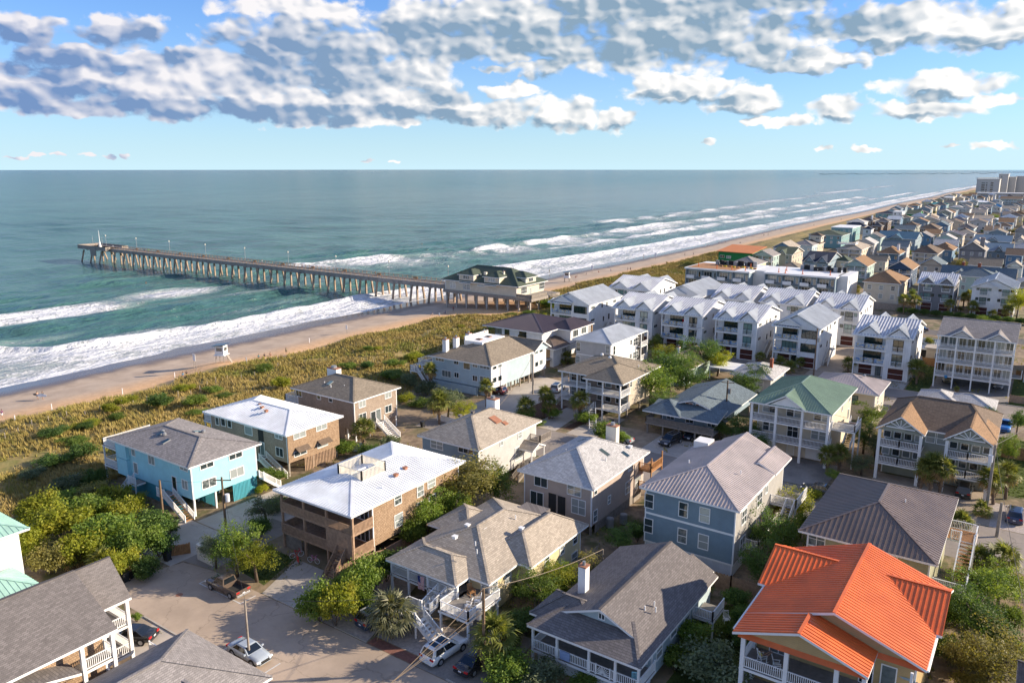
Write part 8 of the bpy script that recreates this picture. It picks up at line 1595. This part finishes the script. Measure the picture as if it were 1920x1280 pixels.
e_ = at(1129, 1094); upole('K', e_.x, e_.y, 4.2, 'thin pale pole beside the twiggy tree at the end of the yellow house', False, None, 0, (0, 0), 'woodg', .08); wire('A', 'K', .5, 'thick pale cable from the transformer pole over the low dark roofed house', 'wirey', .03); wire('A', (-36.0, 24, 10.2), .8, 'thick pale cable from the transformer pole out over the street', 'wirey', .028); wire((-38, 50.4, 9.6), (-39.2, 24, 9.0), .9, 'thin wire from the transformer pole out over the street', 'wirey', .022); wire((-38, 50.4, 9.0), (-40.6, 24, 8.4), .9, 'lowest wire from the transformer pole over the street', 'wirey', .022); wire((-38, 50.4, 9.9), (-60.3, 55.8, 6.0), .9, 'thin wire from the transformer pole to the timber porches', 'wirey', .018); wire('B', 'C', .8, 'wire from the crossarm pole across the street', 'wire', .016); wire('C', 'A', .6, 'wire along the street to the transformer pole', 'wire', .016); wire('B', 'D', .5, 'wire between the crossarm pole and the vine wrapped pole', 'wire', .016); wire('E', 'H', 1.4, 'wire above the middle street towards the twin gabled house', 'wire', .022); wire('E', (-66, 108, 10.5), 1.2, 'wire above the middle street towards the porch house', 'wire', .018); wire('F', (-68.3, 93.6, 11.0), 1.0, 'slack wire from the car park pole to the white chimney', 'wirey', .03); wire('G', (-44, 160, 7.2), .6, 'wire from the townhouse pole to the low cottage', 'wire', .02); wire('H', (4, 150, 12), 1.0, 'wire from the tall grey pole along the road', 'wire', .025); wire('H', (4, 60, 11), 1.2, 'wire from the tall grey pole towards the bronze roof', 'wire', .025)
# ------------------------------------------------------------------ bins, fences, signs
MT['bin'] = m_plain('bin_plastic', (.02, .022, .024), .5); MT['binb'] = m_plain('bin_brown', (.20, .10, .05), .5); MT['fence'] = m_plain('fence_wood', (.36, .20, .09), .85, .35, 2.5); MT['bluesign'] = m_plain('blue_sign', (.03, .16, .42), .5); MT['redsign'] = m_plain('red_sign', (.55, .04, .03), .5)
def wbin(x, y, label, lid='bin', rz=0.0, s=1.0):
    t = thing('wheelie_bin', label, 'bin', (x, y, 3.02), rz); mb = MB(); n = len(mb.v); mb.v = [(-.24*s, -.26*s, .08), (.24*s, -.26*s, .08), (.24*s, .26*s, .08), (-.24*s, .26*s, .08), (-.31*s, -.36*s, 1.0*s), (.31*s, -.36*s, 1.0*s), (.31*s, .36*s, 1.0*s), (-.31*s, .36*s, 1.0*s)]; mb.f = [(0, 3, 2, 1), (4, 5, 6, 7), (0, 1, 5, 4), (1, 2, 6, 5), (2, 3, 7, 6), (3, 0, 4, 7)]; mb.m = [0]*6; mb.build('body', MT['bin'], t)
    mb = MB(); mb.box(-.33*s, -.4*s, 1.0*s, .33*s, .4*s, 1.08*s); mb.build('lid', MT[lid], t)
    for q in (-.25, .25): mb = MB(); mb.tube([(q*s-.04, .3*s, .1), (q*s+.04, .3*s, .1)], .1, 8); mb.build('wheel', MT['tyre'], t)
wbin(-80.9, 45.6, 'black wheelie bin before the short wooden fence and pale wall', 'bin', .3, 1.1); p = at(248, 1083); wbin(p.x, p.y, 'brown lidded bin beside the notice boards', 'binb', .2, 1.1); wbin(p.x+.2, p.y-.9, 'black bin beside the brown lidded one', 'bin', .1, 1.1); wbin(-60.8, 119.3, 'dark green bin under the porch house corner', 'bin'); wbin(-88.2, 99.4, 'dark bin at the end of the middle street by the cedar house', 'bin')
def fence(pts, h, label, mat='fence', gap=.17, z=3.0, group=None):
    P = [Vector((a, b, z)) for a, b in pts]; t = thing('wooden_fence', label, 'fence', P[0], 0, group); k = 0; pk = None
    for A, B in zip(P[:-1], P[1:]):
        d = B-A; n = max(1, int(d.length/gap)); u = d.normalized(); mb = MB()
        for i in range(n):
            c = A+d*((i+.5)/n)-P[0]; hh = h*(1+.03*math.sin(i*2.7+k)); e = Vector((abs(u.x)*gap*.44+.012, abs(u.y)*gap*.44+.012, 0)); mb.box(c.x-e.x, c.y-e.y, 0, c.x+e.x, c.y+e.y, hh)
        mb.build('pickets', MT[mat], t, kind='stuff')
        for zz in (.35, h-.35): mb = MB(); nn_ = Vector((-u.y, u.x, 0))*.04; mb.beam(A-P[0]+Vector((0, 0, zz))+nn_, B-P[0]+Vector((0, 0, zz))+nn_, .05, .09); mb.build('rail', MT[mat], t)
        for c in (A-P[0], B-P[0]): mb = MB(); mb.box(c.x-.07, c.y-.07, 0, c.x+.07, c.y+.07, h+.1); mb.build('post', MT[mat], t)
        k += 1
fence([(-84.6, 39.2), (-81.8, 40.8)], 1.5, 'honey coloured wooden fence behind the charcoal roof'); fence([(-81.6, 46.4), (-80.4, 48.2)], 1.3, 'short wooden fence behind the black bin'); fence([(-33.8, 76.5), (-24.0, 76.5)], 1.9, 'brown board fence between the low dark roofed house and the slate blue house', 'wood'); fence([(-24, 76.5), (-19, 76.5)], 1.9, 'brown board fence before the olive house yard', 'wood'); fence([(-39.6, 61.5), (-39.6, 75.5)], 1.6, 'weathered fence between the yellow house and the low house', 'woodg'); fence([(-88.6, 104), (-80.2, 103.6)], 1.1, 'white picket fence at the end of the middle street', 'white'); fence([(-91.5, 82.0), (-88.2, 84.8)], 1.5, 'white board fence beside the grey cedar house', 'white')
fence([(-52.5, 275.5), (-37.0, 275.5)], 2.2, 'grey board fence in front of the cream stucco house', 'woodg'); fence([(-2.6, 198), (6, 198)], 2.0, 'brown fence behind the lawn of the balconied house', 'fence'); fence([(-21.4, 200.5), (-17.4, 200.5), (-17.4, 192)], 1.9, 'reddish board fence beside the balconied house', 'fence'); fence([(-2.2, 141), (7.5, 141), (7.5, 122)], 2.0, 'golden board fence at the yard of the twin gabled house', 'fence'); fence([(-78.8, 137.5), (-75.6, 124.6)], 1.2, 'low white board fence beside the car park', 'white'); fence([(-2.8, 177), (3.2, 177)], 1.5, 'dark fence beside the driveway of the balconied house', 'wood')
mb = MB(); mb.box(-78.3, 47.8, 3, -75.4, 48.1, 4.9); mb.box(-78.5, 47.9, 3, -78.3, 50.6, 4.9); tag(mb.build('garden_wall', MT['cream']), 'short cream wall beside the tree and beach lane', 'wall')
def board(p, w, h, z, label, mat, rz=0.0, posts=2):
    t = thing('sign', label, 'sign', p, rz); mb = MB(); mb.box(-w/2, -.03, z, w/2, .03, z+h); mb.build('sign_board', MT[mat], t)
    for k in range(posts): x = (-w*.4 if k == 0 else w*.4) if posts == 2 else 0; mb = MB(); mb.box(x-.05, .03, -.3, x+.05, .12, z+h); mb.build('post', MT['woodg'], t)
    return t
p = at(266, 1070); b_ = board(p, .9, .9, .9, 'blue notice board with white border beside the bins', 'plate', -.5); mb = MB(); mb.box(-.36, -.04, .98, .36, -.032, 1.7); mb.build('poster', MT['bluesign'], b_); p = at(257, 1072); board(p, .7, .8, 1.0, 'white notice board beside the blue one', 'plate', -.5); board((-67.6, 53.8, 3), .5, .7, .3, 'small red sign on the ground by the timber porches', 'redsign', -.3, 1)
# bicycles under the porch house
def bike(p, rz, label, c):
    t = thing('bicycle', label, 'bicycle', p, rz); m = m_plain('bike_paint', c, .4)
    for x in (-.52, .52):
        mb = MB(); mb.tube([(x+.33*math.cos(a*.3927), 0, .34+.33*math.sin(a*.3927)) for a in range(17)], .025, 5, 0, False); mb.build('wheel', MT['plate'], t)
    for nm, a, b in (('frame', (-.52, 0, .34), (-.1, 0, .3)), ('frame', (-.1, 0, .3), (.4, 0, .75)), ('frame', (-.15, 0, .78), (.4, 0, .78)), ('frame', (-.1, 0, .3), (-.18, 0, .9)), ('fork', (.52, 0, .34), (.38, 0, .95)), ('handlebar', (.36, -.28, .98), (.36, .28, .98)), ('saddle', (-.3, 0, .92), (-.05, 0, .92))): mb = MB(); mb.beam(a, b, .05 if nm != 'saddle' else .14, .05); mb.build(nm, m, t)
bike((-66.3, 55.0, 3.02), .2, 'bicycle with white tyres under the timber porches', (.5, .2, .3)); bike((-69.0, 54.8, 3.02), 1.2, 'small red bicycle in the shadow under the timber porches', (.5, .03, .03))
mb = MB(); mb.smooth = True
def surfboard(p, rot, label, c, L_=2.2, w=.28):
    mb = MB(); mb.smooth = True; n = 12; up_, lo = [], []
    for i in range(n+1): u = i/n; hw = w*math.sin(math.pi*min(1, max(0, u*.94+.03)))**.62; y = (u-.5)*L_; z = .12*(u-.5)**2*2; up_.append((-hw, y, z)); lo.append((hw, y, z))
    for i in range(n):
        mb.poly([up_[i], lo[i], lo[i+1], up_[i+1]]); mb.poly([(a, b, c_-.05) for a, b, c_ in (up_[i+1], lo[i+1], lo[i], up_[i])]); 
        for q in (up_, lo): mb.poly([q[i], q[i+1], (q[i+1][0], q[i+1][1], q[i+1][2]-.05), (q[i][0], q[i][1], q[i][2]-.05)])
    o = mb.build('surfboard', m_plain('board_gel', c, .25, .1), None); o.location = p; o.rotation_euler = rot; tag(o, label, 'surfboard'); return o
surfboard((-22.0, 63.8, 3.15), (0, 0, 1.2), 'teal surfboard lying in the shady yard by the low house', (.05, .3, .36)); surfboard((-21.6, 63.0, 3.12), (0, 0, 1.1), 'white surfboard lying beside the teal one', (.7, .72, .74)); chair((-22.3, 70.5, 3.02), .6, 'white garden chair in the shady yard by the fence', 'white', False)
for (x, y) in ((4.0, 74), (3.4, 71)): mb = MB(); mb.box(x-.45, y-.45, 3.02, x+.45, y+.45, 3.9); mb.tube([(x, y, 3.9), (x, y, 3.94)], .36, 12); tag(mb.build('air_conditioner', MT['plate']), 'square pale air conditioner behind the trees by the deep blue house', 'air conditioner', 'air conditioners by the deep blue house')
# ------------------------------------------------------------------ beach furniture
def zg(x, y): return float(zground(x, y))
def lifeguard(p, rz, label, s=1.0):
    t = thing('lifeguard_tower', label, 'lifeguard tower', p, rz); t.scale = (s, s, s)
    for x in (-.9, .9):
        for y in (-.9, .9): mb = MB(); mb.beam((x*1.15, y*1.15, -.4), (x, y, 1.9), .14, .14); mb.build('leg', MT['woodg'], t)
    mb = MB(); mb.box(-1.35, -1.35, 1.8, 1.35, 1.35, 1.95); mb.build('platform', MT['white'], t); mb = MB(); mb.box(-1.05, -1.05, 1.95, 1.05, 1.05, 4.1); mb.build('cabin', MT['white'], t)
    for (a, b, c, d) in ((-.7, -1.06, .7, -1.05),): mb = MB(); mb.box(a, b-.02, 2.9, c, d, 3.7); mb.build('window', MT['glassd'], t)
    mb = MB(); mb.box(1.05, -.7, 2.9, 1.08, .7, 3.7); mb.build('window', MT['glass'], t); mb = MB(); mb.poly([(-1.7, -1.6, 4.15), (1.5, -1.6, 4.5), (1.5, 1.6, 4.5), (-1.7, 1.6, 4.15)]); mb.poly([(-1.7, -1.6, 4.05), (-1.7, 1.6, 4.05), (1.5, 1.6, 4.4), (1.5, -1.6, 4.4)]); mb.build('roof', MT['steel'], t); mb = MB(); mb.beam((1.3, 0, 1.9), (2.6, 0, -.2), .9, .08); mb.build('ramp', MT['woodg'], t)
lifeguard((-157.8, 107.4, zg(-157.8, 107.4)), .5, 'white lifeguard tower with blue roof on its sand mound'); p = at(1063, 522, 3); lifeguard((p.x, p.y, zg(p.x, p.y)), .4, 'white lifeguard tower beyond the pier house')
p = at(366, 695, 2.6); board((p.x, p.y, zg(p.x, p.y)), 1.4, 1.6, 2.2, 'tall white beach sign on two posts beside the lifeguard tower', 'plate', -.2); p = at(463, 690, 3); board((p.x, p.y, zg(p.x, p.y)), .6, .9, 1.0, 'small white sign at the dune edge', 'plate', -.3, 1); p = at(824, 602, 3); board((p.x, p.y, zg(p.x, p.y)), .6, .9, 1.0, 'small white sign at the dune edge before the pier house', 'plate', -.3, 1); p = at(650, 622, 2.4); board((p.x, p.y, zg(p.x, p.y)), .9, 1.2, 1.3, 'white beach sign between pier and lifeguard tower', 'plate', -.3, 1); p = at(1110, 507, 2); board((p.x, p.y, zg(p.x, p.y)), 1.2, 1.8, 1.5, 'white beach sign beyond the second lifeguard tower', 'plate', -.2, 1); p = at(1229, 483, 2); board((p.x, p.y, zg(p.x, p.y)), 1.4, 2.0, 1.5, 'white beach sign far along the sand', 'plate', -.2, 1)
for i, (px, py) in enumerate(((98, 772), (230, 740), (328, 709), (30, 800), (580, 640))): p = at(px, py, 2.3); mb = MB(); mb.box(-.06, -.06, -.3, .06, .06, 1.3); o = mb.build('marker_stake', MT['plate'], None, (0, 0, 0), (p.x, p.y, zg(p.x, p.y))); tag(o, 'white marker stake on the sand along the dune foot', 'stake', 'marker stakes along the dune foot')
for i in range(26):                                                # sand fence on the dune
    y = 45+i*2.6; x = -140+1.5*math.sin(i*.9); mb = MB(); mb.box(-.05, -.05, -.3, .05, .05, 1.1+.2*math.sin(i*3)); tag(mb.build('sand_fence_stake', MT['woodg'], None, (0, 0, 0), (x, y, zg(x, y))), 'weathered sand fence stake among the dune grass', 'stake', 'sand fence stakes in the dune grass')
# ------------------------------------------------------------------ people
def skin_mesh(verts, edges, radii, root=0):
    me = bpy.data.meshes.new('body'); me.from_pydata(verts, edges, []); o = bpy.data.objects.new('tmp', me); COL.objects.link(o); md = o.modifiers.new('s', 'SKIN'); sv = me.skin_vertices[0].data
    for i, r in enumerate(radii): sv[i].radius = (r, r) if not isinstance(r, tuple) else r
    sv[root].use_root = True; ss = o.modifiers.new('d', 'SUBSURF'); ss.levels = 1; ss.render_levels = 1
    dg = bpy.context.evaluated_depsgraph_get(); me2 = bpy.data.meshes.new_from_object(o.evaluated_get(dg)); bpy.data.objects.remove(o, do_unlink=True); me2.polygons.foreach_set('use_smooth', [True]*len(me2.polygons)); return me2
def pose(kind):
    # joints: pelvis, chest, neck, head base, head top, shoulders/elbows/hands, hips/knees/ankles/toes
    J = dict(pel=(0, 0, .95), wai=(0, 0, 1.1), che=(0, .01, 1.33), nec=(0, .01, 1.50), hea=(0, -.01, 1.62), top=(0, -.01, 1.74))
    for s, n in ((-1, 'l'), (1, 'r')): J['s'+n] = (s*.17, .01, 1.42); J['e'+n] = (s*.24, .03, 1.14); J['w'+n] = (s*.25, -.06, .90); J['f'+n] = (s*.25, -.09, .80); J['h'+n] = (s*.10, 0, .92); J['k'+n] = (s*.11, -.01, .50); J['a'+n] = (s*.11, .03, .09); J['t'+n] = (s*.12, -.13, .04)
    if kind == 'walk':
        J['kl'] = (-.11, -.18, .53); J['al'] = (-.11, -.22, .09); J['tl'] = (-.11, -.38, .05); J['kr'] = (.11, .06, .50); J['ar'] = (.11, .34, .16); J['tr'] = (.11, .24, .04); J['el'] = (-.23, .14, 1.16); J['wl'] = (-.22, .06, .93); J['fl'] = (-.22, .02, .84); J['er'] = (.23, -.10, 1.16); J['wr'] = (.22, -.26, .98); J['fr'] = (.22, -.33, .92)
    if kind == 'sit':
        dz = -.80; J = {k: (a, b, c+dz) for k, (a, b, c) in J.items()}
        for s, n in ((-1, 'l'), (1, 'r')): J['h'+n] = (s*.11, -.02, .13); J['k'+n] = (s*.15, -.42, .42); J['a'+n] = (s*.15, -.62, .08); J['t'+n] = (s*.15, -.76, .04); J['e'+n] = (s*.25, .10, .38); J['w'+n] = (s*.24, -.2, .36); J['f'+n] = (s*.2, -.28, .38)
    if kind == 'recline':
        J = dict(pel=(0, 0, .1), wai=(0, .08, .24), che=(0, .2, .46), nec=(0, .27, .61), hea=(0, .25, .72), top=(0, .24, .84))
        for s, n in ((-1, 'l'), (1, 'r')): J['s'+n] = (s*.17, .21, .54); J['e'+n] = (s*.25, .02, .38); J['w'+n] = (s*.14, -.2, .48); J['f'+n] = (s*.07, -.26, .52); J['h'+n] = (s*.10, -.05, .08); J['k'+n] = (s*.11, -.48, .22); J['a'+n] = (s*.10, -.86, .42); J['t'+n] = (s*.10, -.92, .54)
    order = list(J); V = [J[k] for k in order]; ix = {k: i for i, k in enumerate(order)}
    E_ = [('pel', 'wai'), ('wai', 'che'), ('che', 'nec'), ('nec', 'hea'), ('hea', 'top')]
    for n in 'lr': E_ += [('che', 's'+n), ('s'+n, 'e'+n), ('e'+n, 'w'+n), ('w'+n, 'f'+n), ('pel', 'h'+n), ('h'+n, 'k'+n), ('k'+n, 'a'+n), ('a'+n, 't'+n)]
    R_ = {'pel': .13, 'wai': .125, 'che': .15, 'nec': .06, 'hea': .095, 'top': .075, 's': .065, 'e': .045, 'w': .034, 'f': .032, 'h': .095, 'k': .062, 'a': .042, 't': .04}
    me = skin_mesh(V, [(ix[a], ix[b]) for a, b in E_], [R_[k] if k in R_ else R_[k[0]] for k in order]); return me, J
SKIN = m_plain('skin', (.42, .25, .17), .6, .1); HAIR = m_plain('hair', (.05, .03, .02), .7)
POSES = {k: pose(k) for k in ('stand', 'walk', 'sit', 'recline')}; _pc = {}
def person(p, rz, kind, top, bottom, label, group=None):
    key = (kind, top, bottom); src, J = POSES[kind]
    if key not in _pc:
        me = src.copy(); me.materials.clear()
        for m in (SKIN, SKIN if top is None else m_plain('shirt', top, .8), m_plain('shorts', bottom, .8)): me.materials.append(m)
        pel, nec = Vector(J['pel']), Vector(J['nec'])
        for q in me.polygons:
            c = q.center; u = (c-pel).dot((nec-pel).normalized()); lat = ((c-pel)-(nec-pel).normalized()*u).length; mi = 0
            if .08 < u < (nec-pel).length-.02 and lat < .24: mi = 1
            elif -.30 < u <= .08 and (kind in ('stand', 'walk') or lat < .3): mi = 2
            q.material_index = mi
        _pc[key] = me
    o = link('person', _pc[key]); o.location = p; o.rotation_euler = (0, 0, rz); tag(o, label, 'person', group)
    h = Vector(J['hea']); tp = Vector(J['top']); mb = MB(); mb.smooth = True; d = (tp-h).normalized(); mb.tube([tuple(h+d*.02+Vector((0, .02, 0))), tuple(h+d*.08+Vector((0, .015, 0))), tuple(h+d*.15), tuple(h+d*.20)], [.10, .112, .085, .02], 10); mb.build('hair', HAIR, o)
    return o
def pp(px, py, kind, top, bottom, label, group=None, rz=None, z=None):
    p = at(px, py, 1.4 if z is None else z)
    if z is None:
        for _ in range(3): p = at(px, py, zg(p.x, p.y))
    return person(p, rv.uniform(0, 6.28) if rz is None else rz, kind, top, bottom, label, group)
a = pp(71, 749, 'walk', None, (.03, .03, .04), 'shirtless person in dark shorts walking along the wet sand with a dark board', None, -1.2); b = pp(81, 749, 'walk', (.04, .04, .05), (.03, .03, .04), 'person in dark wetsuit walking along the wet sand carrying a white board', None, -1.2)
surfboard((b.location.x+.35, b.location.y-.3, b.location.z+1.05), (0, 1.45, -1.2), 'white surfboard carried under the arm on the beach', (.74, .75, .76), 2.5, .32); surfboard((a.location.x-.4, a.location.y+.1, a.location.z+1.0), (0, 1.5, -1.2), 'dark surfboard carried by the shirtless walker', (.05, .06, .08), 1.9, .26)
pp(5, 784, 'walk', (.15, .05, .12), (.7, .68, .66), 'person in dark top and white shorts walking near the dune foot', None, 1.8); pp(343, 705, 'sit', (.10, .30, .45), (.03, .03, .05), 'person in blue sitting on the sand before the lifeguard tower', None, 1.0); pp(350, 703, 'sit', (.02, .02, .03), (.02, .02, .03), 'person in black sitting beside the one in blue', None, 1.0)
pp(485, 671, 'sit', (.05, .22, .25), (.03, .03, .05), 'person in teal sitting on the sand in a group of three', None, 1.2); pp(496, 669, 'sit', (.04, .04, .05), (.02, .02, .03), 'person in black sitting in the middle of the group of three', None, 1.1); pp(507, 667, 'sit', None, (.25, .05, .04), 'shirtless person sitting at the end of the group of three', None, 1.0); pp(537, 664, 'stand', (.20, .17, .10), (.12, .10, .07), 'person in khaki standing on the sand near the dune edge', None, 1.4)
pp(850, 584, 'walk', (.30, .06, .04), (.05, .03, .03), 'person in reddish clothes walking before the pier house', None, 1.3); GB = 'people sitting on the beach by the pier'
for (px, py, c) in ((811, 591, (.5, .5, .52)), (835, 588, (.06, .12, .3)), (793, 607, (.35, .12, .08)), (798, 607, (.30, .20, .14))): pp(px, py, 'sit', c, (.04, .04, .06), 'person sitting on the open sand beside the pier house', GB)
GC = 'people on the beach beyond the pier'
for (px, py, k, c) in ((1177, 508, 'stand', (.05, .05, .06)), (1182, 508, 'stand', (.25, .1, .08)), (1079, 521, 'sit', (.4, .1, .08)), (1082, 519, 'sit', (.05, .05, .1)), (1100, 515, 'sit', (.6, .6, .6)), (1122, 511, 'sit', (.4, .08, .06)), (1145, 508, 'sit', (.05, .1, .35)), (1207, 482, 'stand', (.05, .06, .2)), (1326, 463, 'walk', (.2, .2, .25)), (1330, 463, 'walk', (.5, .5, .5)), (1348, 457, 'stand', (.5, .4, .35)), (1360, 456, 'stand', (.06, .05, .06)), (1284, 480, 'walk', (.2, .08, .06)), (1300, 479, 'walk', (.5, .45, .4)), (1388, 456, 'sit', (.05, .05, .08)), (1440, 442, 'stand', (.05, .05, .05)), (1030, 512, 'walk', (.35, .3, .1)), (1432, 443, 'walk', (.05, .05, .05)), (1464, 434, 'stand', (.05, .05, .06)), (1526, 424, 'walk', (.06, .05, .05)), (1577, 413, 'stand', (.05, .05, .05)), (1700, 383, 'stand', (.3, .05, .05)), (1726, 377, 'stand', (.05, .05, .06)), (1735, 375, 'stand', (.05, .05, .06))): pp(px, py, k, c, (.04, .04, .06), 'small figure on the open beach beyond the pier', GC)
for (px, py, l_) in ((158, 533, 'swimmer low in the green water off the pier head'), (274, 531, 'surfer waiting in the green water under the pier'), (791, 458, 'surfer sitting out beyond the breakers behind the pier')):
    p = at(px, py, 0); person((p.x, p.y, -.1), 1.0, 'sit', (.02, .02, .03), (.02, .02, .03), l_)
GPR = 'people leaning on the pier rail'
for (x, y, c) in ((-392, 214.2, (.1, .1, .12)), (-371, 214, (.05, .06, .08)), (-368, 214.3, (.15, .45, .05)), (-402, 215, (.5, .5, .55)), (-421, 216, (.4, .15, .1)), (-330, 217, (.5, .45, .4)), (-283, 216.5, (.4, .4, .42)), (-255, 215, (.1, .1, .15)), (-214, 216, (.4, .2, .1))): person((x, y, 7.52), rv.uniform(0, 6), 'stand', c, (.05, .05, .08), 'small figure standing on the deck of the fishing pier', GPR)
person((-15.62, 59.35, 8.04), 2.4, 'recline', (.60, .50, .12), (.03, .03, .03), 'person in yellow top and dark shorts reading with raised legs in a rocking chair')
